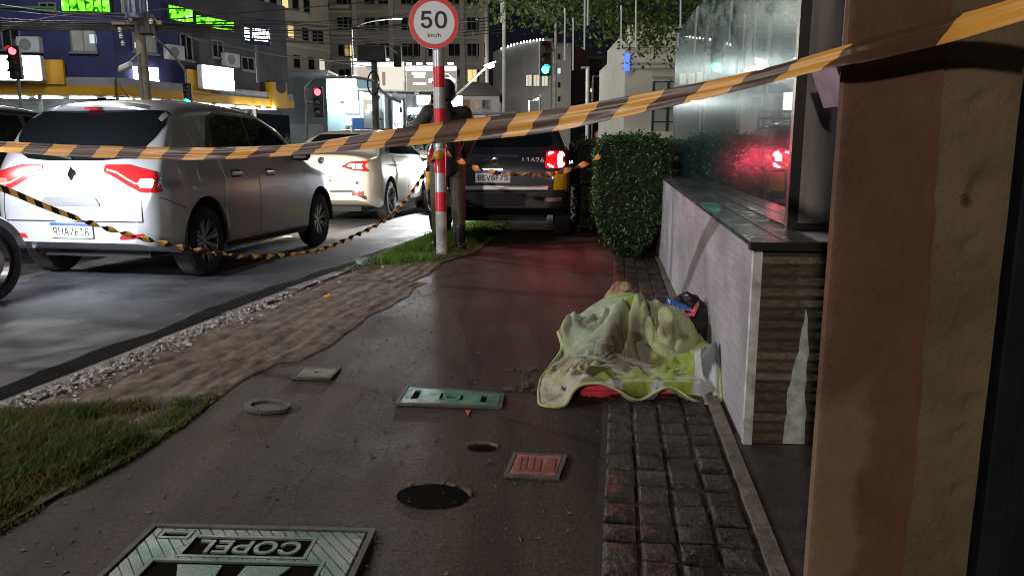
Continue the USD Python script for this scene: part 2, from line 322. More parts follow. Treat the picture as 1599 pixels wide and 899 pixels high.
# ------------------------------------------------------------------ cobbled strip by the wall
bed = thing('paving_strip', None, None, (0.6, 4, 0), kind='structure')
PA = np.array([0.228, 1.8]); PD = unit(np.array([1.02, 7.40]) - PA); PN = np.array([PD[1], -PD[0]])
M_cob = [mat(f'basalt_cobble_{"abc"[i]}', c, r, var=0.5, vscale=14, bump=0.9, bscale=45, rvar=.15, spec=.5) for i, (c, r) in enumerate((((0.030, 0.025, 0.022), .40), ((0.021, 0.018, 0.017), .36), ((0.042, 0.035, 0.030), .48)))]
obj('paver_bed', MB().prism(Polygon([PA - PD * 1.2 + PN * -.012, PA + PD * 6 - PN * .012, PA + PD * 6 + PN * .56, PA - PD * 1.2 + PN * .56]), 0.0042, 0.0075), mat('joint_soil', (0.022, 0.019, 0.017), 0.95, var=.4, vscale=20), bed)
s = -0.95; row = 0
while s < 5.75:
    ln = R.uniform(0.085, 0.125)
    for c in range(4):
        w = 0.101; o = PA + PD * (s + R.uniform(-.012, .012)) + PN * (c * w + 0.004)
        g = .0055; L1, W1 = ln - 2 * g + R.uniform(-.006, .004), w - 2 * g + R.uniform(-.004, .002); h = R.uniform(0.014, 0.024); b = R.uniform(.006, .012)
        def pt(u, v, z): q = o + PD * u + PN * v; return [q[0], q[1], z]
        lo = [pt(g, g, .005), pt(g, g + W1, .005), pt(g + L1, g + W1, .005), pt(g + L1, g, .005)]
        t = [R.uniform(-.004, .004) for _ in range(4)]
        mi = [pt(g + R.uniform(-.003, .003), g, h - b * .5), pt(g, g + W1 + R.uniform(-.003, .003), h - b * .5), pt(g + L1, g + W1, h - b * .5), pt(g + L1 + R.uniform(-.004, .004), g, h - b * .5)]
        hi = [pt(g + b, g + b, h + t[0]), pt(g + b, g + W1 - b, h + t[1]), pt(g + L1 - b, g + W1 - b, h + t[2]), pt(g + L1 - b, g + b, h + t[3])]
        v = np.array(lo + mi + hi + [pt(g + L1 / 2, g + W1 / 2, h + R.uniform(0, .005))])
        f = []
        for a in (0, 4):
            for k in range(4): f += [[a + k, a + (k + 1) % 4 + 4, a + (k + 1) % 4], [a + k, a + k + 4, a + (k + 1) % 4 + 4]]
        for k in range(4): f.append([8 + k, 12, 8 + (k + 1) % 4])
        obj('paver', (v, np.array(f)[:, ::-1]), M_cob[R.randrange(3)], bed)
    s += ln + .002; row += 1
bs = MB(); bs2 = MB()
for k in range(12):
    o = PA + PD * (-.95 + k * .56) + PN * .418
    q = [o, o + PN * .045, o + PD * .553 + PN * .045, o + PD * .553]
    obj('border_slab', MB().prism(Polygon(q), 0.005, 0.024 + R.uniform(-.003, .003)), mat('border_stone', (0.135, 0.115, 0.095), 0.7, var=.4, vscale=14, bump=.6, bscale=50), bed)
# dark floor between the strip and the column
o = PA - PD * 1.0 + PN * .47
for k in range(4):
    for c in range(3):
        a = o + PD * (k * .47) + PN * (c * .30)
        obj('floor_slab', MB().prism(Polygon([a, a + PN * .296, a + PN * .296 + PD * .466, a + PD * .466]), 0.006, 0.016), mat('dark_slab', (0.040, 0.034, 0.032), 0.5, var=.35, vscale=8, bump=.4, bscale=60), bed)

# ------------------------------------------------------------------ low wall with ribbed end and dark coping
W0 = np.array([0.824, 2.513]); W1 = np.array([1.498, 7.543]); WD = unit(W1 - W0); WN = np.array([WD[1], -WD[0]])
ED = unit(np.array([0.997, -0.075]))                         # direction of the end face
def wz(t): return 0.715 + 0.10 * t / 5.5                      # the top climbs slightly with the street
M_plaster = node_mat('scratched_plaster', {
    'g': ('geometry', {}), 'mp': ('mapping', {'rotation': (0.9, 0, 0), 'scale': (1, 0.7, 12)}), 'n1': ('noise_texture', {'scale': 6, 'detail': 5, 'roughness': .7}), 'n2': ('noise_texture', {'scale': 2.2, 'detail': 5}),
    'r1': ('rgb_ramp', {'ramp': [(0.35, (0.80, 0.80, 0.80)), (0.65, (1.08, 1.08, 1.08))]}), 'r2': ('rgb_ramp', {'ramp': [(0.3, (0.21, 0.205, 0.22)), (0.5, (0.32, 0.31, 0.335)), (0.7, (0.41, 0.40, 0.42))]}),
    'm': ('mix', {'mix_type': 'multiply', 'fac': 1.0}), 'b': ('bump', {'strength': .35, 'distance': .006}), 'p': ('principled_bsdf', {'roughness': .72, 'specular_ior_level': .35})},
    [('g.position', 'mp.vector'), ('mp.vector', 'n1.vector'), ('g.position', 'n2.vector'), ('n1.fac', 'r1.fac'), ('n2.fac', 'r2.fac'), ('r1.color', 'm.color1'), ('r2.color', 'm.color2'), ('m.color', 'p.base_color'), ('n1.fac', 'b.height'), ('b.normal', 'p.normal')], 'p.BSDF')
wall = thing('low_wall', 'low plastered boundary wall with a ribbed end face and dark coping under the glass', 'wall', (*W0, 0))
A0 = W0; B0 = W0 + WD * 13; C0 = B0 + WN * 1.6; D0 = W0 + ED * 1.7
V8 = np.array([[*A0, -.05], [*D0, -.05], [*C0, -.05], [*B0, -.05], [*A0, wz(0)], [*D0, wz(0)], [*C0, wz(13)], [*B0, wz(13)]])
obj('wall_body', MB().hexa(V8), M_plaster, wall)
M_slat = [mat(f'ribbed_stone_{i}', c, .75, var=.5, vscale=6, bump=.7, bscale=40, stretch=(6, 1, 14)) for i, c in enumerate(((.150, .125, .100), (.105, .086, .068), (.205, .175, .140)))]
en = np.array([-ED[1], ED[0]]) * -1                          # outward from the end face, towards the camera
ns = 18; sh = (wz(0) - .045) / ns
stp = MB()
bk = [W0 + ED * .026 + en * .0022, W0 + ED * 1.2 + en * .0022, W0 + ED * 1.2 - en * .004, W0 + ED * .026 - en * .004]
obj('end_backing', MB().hexa([[*k_, .0] for k_ in bk] + [[*k_, wz(0) - .008] for k_ in bk]), mat('dark_backing', (.040, .033, .027), .9, var=.4, vscale=9), wall)
for k in range(ns):
    z0 = .02 + k * sh; pr = .004 + R.uniform(0, .004); hz_ = sh * R.uniform(.965, .995)
    a = W0 + ED * .028; b = W0 + ED * 1.2
    def q(o, d, z): w = o + en * d; return [w[0], w[1], z]
    v = [q(a, -.004, z0), q(b, -.004, z0), q(b, pr, z0 + hz_ * .25), q(a, pr, z0 + hz_ * .25), q(a, -.004, z0 + hz_), q(b, -.004, z0 + hz_), q(b, pr * .9, z0 + hz_ * .8), q(a, pr * .9, z0 + hz_ * .8)]
    v = np.array(v); bot = [3, 2, 1, 0]
    obj('slat', (v, MB().add(v, [[0, 1, 2, 3], [7, 6, 5, 4], [3, 2, 6, 7], [1, 0, 4, 5], [0, 3, 7, 4], [2, 1, 5, 6]]).get()[1]), M_slat[R.randrange(3)], wall)
    zt_ = z0 + sh if k < ns - 1 else z0 + hz_               # spilt white paint runs over the slats, wide at the foot
    def stk(z): w = np.interp(z, [0, .20, .38, .51], [.078, .060, .030, .0]); c = np.interp(z, [0, .5], [.178, .188]) + .004 * math.sin(z * 21) + .003 * math.sin(z * 57); return c - w * .62, c + w * .38
    (l0, r0_), (l1, r1_) = stk(z0), stk(zt_)
    if r0_ - l0 > .003:
        fa_, ba_ = pr + .0022, pr - .004; pa = [W0 + ED * l0, W0 + ED * r0_, W0 + ED * r1_, W0 + ED * l1]
        stp.hexa([q(pa[0], ba_, z0), q(pa[0], fa_, z0), q(pa[1], fa_, z0), q(pa[1], ba_, z0), q(pa[3], ba_, zt_), q(pa[3], fa_, zt_), q(pa[2], fa_, zt_), q(pa[2], ba_, zt_)])
obj('paint_streak', stp, mat('spilt_paint', (.40, .46, .45), .6, color2=(.22, .25, .24), vscale=22), wall, label='pointed streak of pale spilt paint on the ribbed wall end')
a = W0 + WN * .0 - WD * .004
obj('corner_trim', MB().prism(Polygon([a - ED * .004 + en * .014, a + ED * .026 + en * .014, a + ED * .026 - en * .01, a - ED * .004 - en * .01]), 0.0, wz(0) - .003), mat('pale_trim', (.40, .42, .44), .6, var=.5, vscale=9), wall)
# coping plates
M_cop = mat('coping_metal', (.10, .105, .11), .28, metal=.5, var=.3, vscale=5, rvar=.1, spec=.6)
def plate(d0, d1, t0, t1, th, z=0.0):
    p = [W0 + WD * t0 + WN * d0, W0 + WD * t0 + WN * d1, W0 + WD * t1 + WN * d1, W0 + WD * t1 + WN * d0]
    zz = [wz(t0), wz(t0), wz(t1), wz(t1)]
    return MB().hexa(np.array([[*q_, h + .002 + z] for q_, h in zip(p, zz)] + [[*q_, h + .002 + z + th] for q_, h in zip(p, zz)]))
obj('coping_plate', plate(-.012, .098, -.025, 13, .016), M_cop, wall)
obj('coping_plate', plate(.107, .212, -.025, 13, .016), M_cop, wall)
obj('coping_joint', plate(.096, .109, -.02, 13, .010), M_black, wall)
e0 = W0 - WD * .03
def qq(o, z): return [o[0], o[1], z]
c_ = [e0 + ED * -.02 + en * .012, e0 + ED * 1.4 + en * .012, e0 + ED * 1.4 + en * -.02, e0 + ED * -.02 + en * -.02]
obj('coping_edge', MB().hexa([qq(k, wz(0) - .006) for k in c_] + [qq(k, wz(0) + .022) for k in c_]), M_black, wall)
# glass screen standing on the wall
GO = W0 + WD * .46 + WN * .21; 
GD = unit(np.array([WD[0] - .0105 * WD[1], WD[1] + .0105 * WD[0]]))
scr = thing('glass_screen', 'dark tinted glass screen on the low wall mirroring the street lights', 'glass screen', (*GO, .75))
M_gl = node_mat('tinted_glass', {
    'p': ('principled_bsdf', {'base_color': (.010, .024, .028), 'roughness': .015, 'specular_ior_level': .62, 'ior': 1.55}),
    'g': ('geometry', {}), 'mp': ('mapping', {'scale': (1, 1, .25)}), 'n': ('noise_texture', {'scale': 7, 'detail': 5, 'roughness': .65}), 'r': ('map_range', {'from_min': .3, 'from_max': .75, 'to_min': .11, 'to_max': .17}),
    'd': ('glossy_bsdf', {'color': (.60, .72, .76), 'roughness': .23}), 'mx': ('mix_closure', {})},
    [('g.position', 'mp.vector'), ('mp.vector', 'n.vector'), ('n.fac', 'r.value'), ('r.result', 'mx.fac'), ('p.BSDF', 'mx.closure1'), ('d.BSDF', 'mx.closure2')], 'mx.closure')
def gpane(o, d, n, t0, t1, zb, zt, th=.012):
    p = [o + d * t0, o + d * t0 + n * th, o + d * t1 + n * th, o + d * t1]
    v = np.array([[*k, z] for k, z in zip(p, (zb[0], zb[0], zb[1], zb[1]))] + [[*k, z] for k, z in zip(p, (zt[0], zt[0], zt[1], zt[1]))])
    return MB().hexa(v)
zb = lambda t: wz(t + .46) + .022
obj('pane', gpane(GO, GD, np.array([GD[1], -GD[0]]), .035, 5.35, (zb(.035), zb(5.35)), (2.12, 2.28)), M_gl, scr)
obj('pane', gpane(GO, ED, -en, .035, 1.3, (zb(0), zb(0)), (2.9, 2.9)), node_mat('painted_reflection_glass', {'p': ('principled_bsdf', {'base_color': (.035, .042, .045), 'roughness': .06, 'specular_ior_level': .6}), 'g': ('geometry', {}), 'mp': ('mapping', {'scale': (2.5, 2.5, .3)}), 'n': ('noise_texture', {'scale': 5, 'detail': 5}), 'r': ('rgb_ramp', {'ramp': [(.3, (.14, .135, .14)), (.7, (.34, .32, .32))]})}, [('g.position', 'mp.vector'), ('mp.vector', 'n.vector'), ('n.fac', 'r.fac'), ('r.color', 'p.base_color')], 'p.BSDF'), scr)  # side pane: grey base colour stands in for reflections it would otherwise lack
pc = [GO - WN * .006 - WD * .01, GO + ED * .034 - WD * .012, GO + ED * .034 + WD * .034, GO - WN * .006 + WD * .034]
obj('corner_post', MB().hexa([qq(k, .738) for k in pc] + [qq(k, 2.9) for k in pc]), M_black, scr)
obj('bottom_rail', MB().hexa([qq(k, .738) for k in (GO + ED * .036 + en * .012, GO + ED * 1.3 + en * .012, GO + ED * 1.3 + en * .001, GO + ED * .036 + en * .001)] + [qq(k, .760) for k in (GO + ED * .036 + en * .012, GO + ED * 1.3 + en * .012, GO + ED * 1.3 + en * .001, GO + ED * .036 + en * .001)]), M_black, scr)
# beam end hanging over the side pane
bm = thing('beam_end', 'purplish painted beam end with a dark cover jutting out beside the brown column', 'beam', (*A(1318, 120, 2.55)[:2], 1.3))
q0 = A(1290, 128, 2.60); 
obj('beam', MB().prism(Polygon([(A(1288, 104, 2.6)[0], A(1288, 104, 2.6)[2]), (A(1309, 166, 2.6)[0], A(1309, 166, 2.6)[2]), (1.62, A(1309, 166, 2.6)[2]), (1.62, A(1288, 100, 2.6)[2])]), -2.72, -2.52, (0, 0, 0), X_, Z_, -Y_), mat('purple_beam', (.30, .22, .27), .6, var=.3, vscale=5), bm)
obj('beam_cover', MB().box(A(1311, 160, 2.5)[0], 1.5, 2.47, 2.515, A(1311, 168, 2.5)[2], 2.6), M_black, bm)

# ------------------------------------------------------------------ brown column in the foreground
col = thing('brown_column', 'brown plastered column with a bare rough concrete edge at the right', 'column', (.86, 1.56, 0))
M_conc = node_mat('rough_concrete', {
    'g': ('geometry', {}), 'n1': ('noise_texture', {'scale': 9, 'detail': 8, 'roughness': .7}), 'n2': ('noise_texture', {'scale': 2.5, 'detail': 5}), 'v': ('voronoi_texture', {'scale': 6.5, 'randomness': 1}),
    'r2': ('rgb_ramp', {'ramp': [(.3, (.080, .062, .040)), (.55, (.150, .117, .078)), (.8, (.22, .175, .12))]}), 'b': ('bump', {'strength': 1.0, 'distance': .022}),
    'vr': ('rgb_ramp', {'ramp': [(0.0, (.1, .1, .1)), (.10, (.25, .25, .25)), (.16, (1, 1, 1)), (1, (1, 1, 1))]}), 'm': ('mix', {'mix_type': 'multiply', 'fac': 1.0}), 'ht': ('math', {'math_type': 'multiply'}),
    'p': ('principled_bsdf', {'roughness': .85, 'specular_ior_level': .25})},
    [('g.position', 'n1.vector'), ('g.position', 'n2.vector'), ('g.position', 'v.vector'), ('n2.fac', 'r2.fac'), ('v.distance', 'vr.fac'), ('r2.color', 'm.color1'), ('vr.color', 'm.color2'), ('m.color', 'p.base_color'), ('n1.fac', 'ht.value1'), ('vr.color', 'ht.value2'), ('ht.value', 'b.height'), ('b.normal', 'p.normal')], 'p.BSDF')
M_brown = node_mat('brown_plaster', {          # old brown paint, worn to tan low on the left, with a darker stain up the right
    'g': ('geometry', {}), 's': ('separate_xyz', {}), 'n1': ('noise_texture', {'scale': 5, 'detail': 6, 'roughness': .7}), 'n2': ('noise_texture', {'scale': 40, 'detail': 5}), 'n3': ('noise_texture', {'scale': 11, 'detail': 4}),
    'a': ('math', {'math_type': 'multiply_add', 'value2': .16}), 'x': ('math', {'math_type': 'multiply_add', 'value2': -.55}), 'w': ('map_range', {'from_min': .165, 'from_max': .235, 'to_min': 1, 'to_max': 0, 'clamp': True}),
    'cb': ('rgb_ramp', {'ramp': [(.3, (.082, .040, .026)), (.7, (.125, .064, .043))]}), 'ct': ('rgb_ramp', {'ramp': [(.3, (.120, .082, .052)), (.7, (.175, .125, .082))]}),
    'm': ('mix', {}), 'b': ('bump', {'strength': .7, 'distance': .005}), 'p': ('principled_bsdf', {'roughness': .72, 'specular_ior_level': .35}),
    'st': ('map_range', {'from_min': .797, 'from_max': .823, 'to_min': 0, 'to_max': 1, 'clamp': True}), 'sx': ('math', {'math_type': 'multiply_add', 'value2': .10}), 'ms': ('math', {'math_type': 'subtract', 'value1': 1.0}), 'mw': ('math', {'math_type': 'multiply'})},
    [('g.position', 's.vector'), ('g.position', 'n1.vector'), ('g.position', 'n2.vector'), ('g.position', 'n3.vector'), ('n1.fac', 'a.value1'), ('s.z', 'a.value3'), ('s.x', 'x.value1'), ('a.value', 'x.value3'), ('x.value', 'w.value'),
     ('n1.fac', 'cb.fac'), ('n1.fac', 'ct.fac'), ('n3.fac', 'sx.value1'), ('s.x', 'sx.value3'), ('sx.value', 'st.value'), ('st.result', 'ms.value2'), ('ms.value', 'mw.value1'), ('w.result', 'mw.value2'), ('mw.value', 'm.fac'), ('cb.color', 'm.color1'), ('ct.color', 'm.color2'), ('m.color', 'p.base_color'), ('n2.fac', 'b.height'), ('b.normal', 'p.normal')], 'p.BSDF')
CX0, CX1, CX2, CY = .655, .862, 1.015, 1.52
zz = np.arange(-.02, 2.3, .012); P = []
edge = [CX1 + .010 * (meshkit.fbm(np.array([0.5, 2.0, z * 9]), 4) - .5) * 2 + .010 * math.sin(z * 4) for z in zz]
def rounded(x): return np.array(x)
for j, z in enumerate(zz):                                    # plaster coat with a broken edge
    e = edge[j]; P.append([[CX0 + .16, CY + .30, z], [CX0 - .004, CY + .004, z], [CX0 + .002, CY - .003, z], [CX0 + .01, CY - .005, z], *[[CX0 + .01 + (e - CX0 - .01) * t, CY - .005 - .0015 * meshkit.noise(np.array([t * 5, z * 7, 0])), z] for t in np.linspace(.1, 1, 8)], [e + .0015, CY + .001, z], [e + .001, CY + .012, z]])
obj('plaster_coat', MB().grid(np.array(P)), M_brown, col, smooth=35)
zc, tc = np.meshgrid(np.arange(-.02, 2.3, .012), np.linspace(0, 1, 22), indexing='ij')
xc = CX0 + .01 + (CX2 - CX0 - .01) * tc; yc = CY + .004 + .006 * (meshkit.fbm(np.stack([xc * 14, xc * 0 + 1, zc * 9], -1), 4) - .5)
for hx, hz, r in ((.955, .96, .020), (.945, .84, .011), (.99, .50, .012), (.965, .43, .008), (.935, 1.13, .009), (.975, .30, .010), (.94, .66, .007)): yc = yc + .022 * np.exp(-(((xc - hx) / r) ** 2 + ((zc - hz) / (r * 1.3)) ** 2))
P = np.stack([xc, yc, zc], -1); o1 = P[:, -1:].copy(); o1[..., 0], o1[..., 1] = CX2 + .004, CY + .016; o2 = o1.copy(); o2[..., 1] = CY + .30
P = np.concatenate([P, o1, o2], 1)
obj('concrete_core', MB().grid(np.array(P)), M_conc, col, smooth=50)
# dark metal door jamb right of the column
jb = thing('door_jamb', 'dark blue grey metal door jamb at the right edge beyond the column', 'door frame', (1.1, 1.5, 0))
M_jamb = mat('jamb_metal', (.008, .009, .014), .7, spec=.2, var=.3, vscale=5)
obj('jamb_post', MB().bbox(1.024, 1.075, 1.50, 1.80, 0, 2.3, .004), M_jamb, jb)
obj('jamb_stop', MB().bbox(1.077, 1.12, 1.53, 1.80, 0, 2.3, .004), M_jamb, jb)
obj('door_leaf', MB().bbox(1.122, 1.7, 1.57, 1.60, 0, 2.3, .004), M_jamb, jb)
# ------------------------------------------------------------------ vehicles
def quad_fill(poly, edge):
    p = Polygon(poly).buffer(0); t = trimesh.creation.triangulate_polygon(p, engine='earcut')
    v, f = np.column_stack([t[0], np.zeros(len(t[0]))]), t[1]
    v, f = trimesh.remesh.subdivide_to_size(v, f, edge, max_iter=12)
    tm = trimesh.Trimesh(v, f); tm.merge_vertices(); n = tm.face_normals[:, 2]
    if n.sum() < 0: tm.invert()
    return np.array(tm.vertices)[:, :2], np.array(tm.faces)
def skirted(top, bot, f):
    e = np.vstack([f[:, [0, 1]], f[:, [1, 2]], f[:, [2, 0]]]); es = {tuple(q) for q in e}; bd = [(a, b) for a, b in es if (b, a) not in es]
    n = len(top); F = [*f.tolist(), *[[c + n, b + n, a + n] for a, b, c in f.tolist()]]
    for a, b in bd: F += [[a, a + n, b + n], [a, b + n, b]]
    return np.vstack([top, bot]), np.array(F)
class Car:
    """A body as half widths over side view and plan; x forward from the middle, y left, z up."""
    def __init__(s, L, W, H, top, bottom, plan, tumble, rnd=.16, n=2.6, arches=(), wr=.31):
        s.L, s.W, s.H = L, W, H; s.x0, s.x1 = -L / 2, L / 2
        s.zt = Pchip(*np.array(top).T); s.zb = Pchip(*np.array(bottom).T); s.pl = Pchip(*np.array(plan).T); s.tu = Pchip(*np.array(tumble).T); s.rnd, s.n = rnd, n
        s.arches, s.wr = arches, wr
    def zs(s, x): zt = s.zt(x); return zt - np.minimum(s.rnd, (zt - s.zb(x)) * .38)
    def hw(s, x, z):
        x = np.clip(x, s.x0, s.x1); zt, zb = s.zt(x), s.zb(x); zs = s.zs(x); t = np.clip((z - zs) / (zt - zs), 0, 1)
        b = np.clip((zb + .10 - z) / .10, 0, 1)
        return np.where((z > zt) | (z < zb), 0, s.pl(x) * s.tu(z) * (1 - t ** s.n) ** (1 / s.n) * (1 - .05 * b * b))
    def rear(s, y, z, sign=-1):
        y = np.maximum(np.abs(y), .03); lo = np.full(np.shape(y), s.x0 if sign < 0 else s.x1, float); hi = np.zeros_like(lo) + (0 if sign < 0 else .2)
        for _ in range(38):
            m = (lo + hi) / 2; inn = s.hw(m, z) >= y; hi = np.where(inn, m, hi); lo = np.where(inn, lo, m)
        return hi
    def body(s):
        k = np.concatenate([np.linspace(0, 1, 26) ** 2.2 * .30, np.linspace(.30, .70, 22)[1:], 1 - (np.linspace(0, 1, 26) ** 2.2 * .30)[::-1][1:]])
        xs = s.x0 + s.L * np.clip(k, 0.0006, .9994); rings = []
        for x in xs:
            zt, zb, zs = float(s.zt(x)), float(s.zb(x)), float(s.zs(x))
            z1 = np.linspace(zb, zs, 18); a = np.linspace(0, np.pi / 2, 13)[1:]; z2 = zs + (zt - zs) * np.sin(a) ** (2 / s.n)
            y1 = s.hw(x, z1); y2 = s.pl(x) * s.tu(z2) * np.maximum(np.cos(a), 0) ** (2 / s.n)
            z = np.concatenate([z1, z2]); y = np.concatenate([y1, y2]); y[-1] = 0
            rings.append(np.vstack([np.column_stack([np.full(len(z), x), -y, z]), np.column_stack([np.full(len(z) - 1, x), y[:-1][::-1], z[:-1][::-1]])]))
        m, n = len(rings), len(rings[0]); v = np.vstack(rings); f = []
        for i in range(m - 1):
            for j in range(n):
                a, b = i * n + j, i * n + (j + 1) % n; f += [[a, b, b + n], [a, b + n, a + n]]
        c0, c1 = len(v), len(v) + 1; v = np.vstack([v, rings[0].mean(0), rings[-1].mean(0)])
        for j in range(n): f += [[c0, (j + 1) % n, j], [c1, (m - 1) * n + j, (m - 1) * n + (j + 1) % n]]
        t = trimesh.Trimesh(v, np.array(f), process=False)
        if t.volume < 0: t.invert()
        M = manifold3d.Manifold(manifold3d.Mesh(np.asarray(t.vertices, np.float32), np.asarray(t.faces, np.uint32)))
        for ax, az, r in s.arches:
            cyl = manifold3d.Manifold.cylinder(.34, r, r, 40).rotate((90, 0, 0))
            for y in (-s.W / 2 - .02 + .34, s.W / 2 + .02): M = M - cyl.translate((ax, y, az))
        q = M.to_mesh(); return np.array(q.vert_properties[:, :3]), np.array(q.tri_verts)
    def side(s, poly, t=.004, edge=.10, sign=-1, d=.012):
        p, f = quad_fill(poly, edge); y = s.hw(p[:, 0], p[:, 1])
        top = np.column_stack([p[:, 0], sign * (y + t), p[:, 1]]); bot = np.column_stack([p[:, 0], sign * (y - d), p[:, 1]])
        v, f = skirted(top, bot, f); return (v, f if sign < 0 else f[:, ::-1])
    def back(s, poly, t=.004, edge=.09, sign=-1, d=.012):
        p, f = quad_fill(poly, edge); x = s.rear(p[:, 0], p[:, 1], sign)
        top = np.column_stack([x + sign * t, p[:, 0], p[:, 1]]); bot = np.column_stack([x - sign * d, p[:, 0], p[:, 1]])
        v, f = skirted(top, bot, f); return (v, f[:, ::-1] if sign < 0 else f)
def mirror_y(poly): return [(-a, b) for a, b in poly][::-1]
def smooth_poly(p, r=.03): return list(Polygon(p).buffer(-r, join_style=1).buffer(2 * r, join_style=1).buffer(-r, join_style=1).simplify(.002).exterior.coords)[:-1]
def arch(ax, az, r, w, n=24):
    a = np.linspace(-.15, np.pi + .15, n); P = [[[ax + r * math.cos(t), y, az + r * math.sin(t)] for y in (-w, w)] for t in a]; return MB().grid(np.array(P))
def arches(*q):
    m = MB()
    for ax, az, r, w in q: m.add(*arch(ax, az, r, w).get())
    return m
M_tyre = mat('tyre_rubber', (.016, .016, .017), .8, var=.3, vscale=20, bump=.3, bscale=60)
M_rim = mat('alloy', (.50, .51, .53), .32, metal=.9)
M_rimd = mat('dark_alloy', (.10, .10, .11), .4, metal=.7)
M_liner = mat('arch_liner', (.010, .010, .011), .9)
M_cglass = mat('car_glass', (.006, .007, .008), .04, spec=.6)
M_trim = mat('black_plastic', (.022, .022, .023), .55, var=.2, vscale=9)
M_chrome = mat('chrome', (.75, .76, .78), .12, metal=1.0)
M_red = mat('red_lens', (.42, .012, .015), .18, spec=.6, coat=.5)
M_plate = mat('plate_white', (.62, .63, .64), .5, var=.08, vscale=20)
M_pblue = mat('plate_blue', (.02, .05, .30), .5)
M_ink = mat('plate_ink', (.02, .02, .025), .6)
def wheel(part_parent, x, y, r, w, side, spokes=7, rimr=.68, dark=False, name='wheel', label=None):
    """tyre as the part, rim and disc as sub-parts; side -1: outer face towards -y"""
    c = np.array([x, y, r]); o = side
    prof = [(r * .60, -w / 2), (r * .80, -w / 2 - .004), (r * .93, -w / 2 + .004), (r * .985, -w / 2 + .03), (r, -w * .28), (r * .996, -w * .1), (r * .996, w * .1), (r, w * .28), (r * .985, w / 2 - .03), (r * .93, w / 2 - .004), (r * .80, w / 2 + .004), (r * .60, w / 2)]
    wl = obj(name, MB().lathe(prof, 40, c, X_, Z_, Y_), M_tyre, part_parent, smooth=45, label=label)
    R0 = r * rimr; m = MB(); yo = w / 2 - .012
    def ring(r0, r1, y0, y1): m.lathe([(r0, y0 * o), (r1, y0 * o), (r1, y1 * o), (r0, y1 * o), (r0, y0 * o)], 40, c, X_, Z_, Y_)
    ring(R0 * .91, R0, yo - .04, yo + .006); ring(R0 * .985, R0, -yo, yo); m.lathe([(0, (yo - .02) * o), (.034, (yo - .02) * o), (.042, (yo - .03) * o), (.075, (yo - .06) * o)], 20, c, X_, Z_, Y_)
    for k in range(spokes):
        a = 2 * np.pi * k / spokes + .3
        for da in (-.13, .13):
            d0 = np.array([np.cos(a + da * .4), 0, np.sin(a + da * .4)]); d1 = np.array([np.cos(a + da), 0, np.sin(a + da)])
            p0, p1 = c + d0 * .035 + Y_ * o * (yo - .03), c + d1 * R0 * .94 + Y_ * o * (yo - .008)
            u = unit(p1 - p0); n = unit(np.cross(u, Y_)); m.obox((p0 + p1) / 2, u, n, np.cross(u, n), np.linalg.norm(p1 - p0), .024 * r / .3, .022, .005)
    obj('rim', m, M_rimd if dark else M_rim, wl, smooth=30)
    obj('brake_disc', MB().lathe([(.0, (yo - .075) * o), (R0 * .70, (yo - .075) * o), (R0 * .70, (yo - .09) * o), (0, (yo - .09) * o)], 28, c, X_, Z_, Y_), mat('brake_steel', (.13, .12, .12), .5, metal=.8), wl)
    obj('wheel_barrel', MB().lathe([(0, (yo - .115) * o), (R0 * .97, (yo - .12) * o), (R0 * .97, (yo - .13) * o), (0, (yo - .13) * o)], 28, c, X_, Z_, Y_), M_liner, wl)
    return wl
def plate(parent, x, y, z, txt, tilt=0.0, w=.40, h=.13, lab=None):
    pl = obj('number_plate', MB().bbox(x - .004, x + .012, y - w / 2, y + w / 2, z - h / 2, z + h / 2, .003), M_plate, parent, label=lab)
    obj('plate_band', MB().box(x - .0062, x - .0045, y - w / 2 + .003, y + w / 2 - .003, z + h / 2 - .030, z + h / 2 - .003), M_pblue, pl)
    obj('plate_lamp', MB().box(x - .03, x - .012, y - .12, y + .12, z + h / 2 + .012, z + h / 2 + .026), emit('plate_glow', (1, .96, .9), 6.0), pl)
    if txt: obj('plate_letters', text(txt, .062, (x - .0045, y, z - .012), -Y_, Z_, .0015, True, w * .86), M_ink, pl)
def shift(m, d): v, f = m.get() if isinstance(m, MB) else m; return np.asarray(v) + np.asarray(d), f
def paint(name, c, metal=.55, rough=.30): return mat(name, c, rough, metal=metal, coat=.8, spec=.5, bump=0.0)

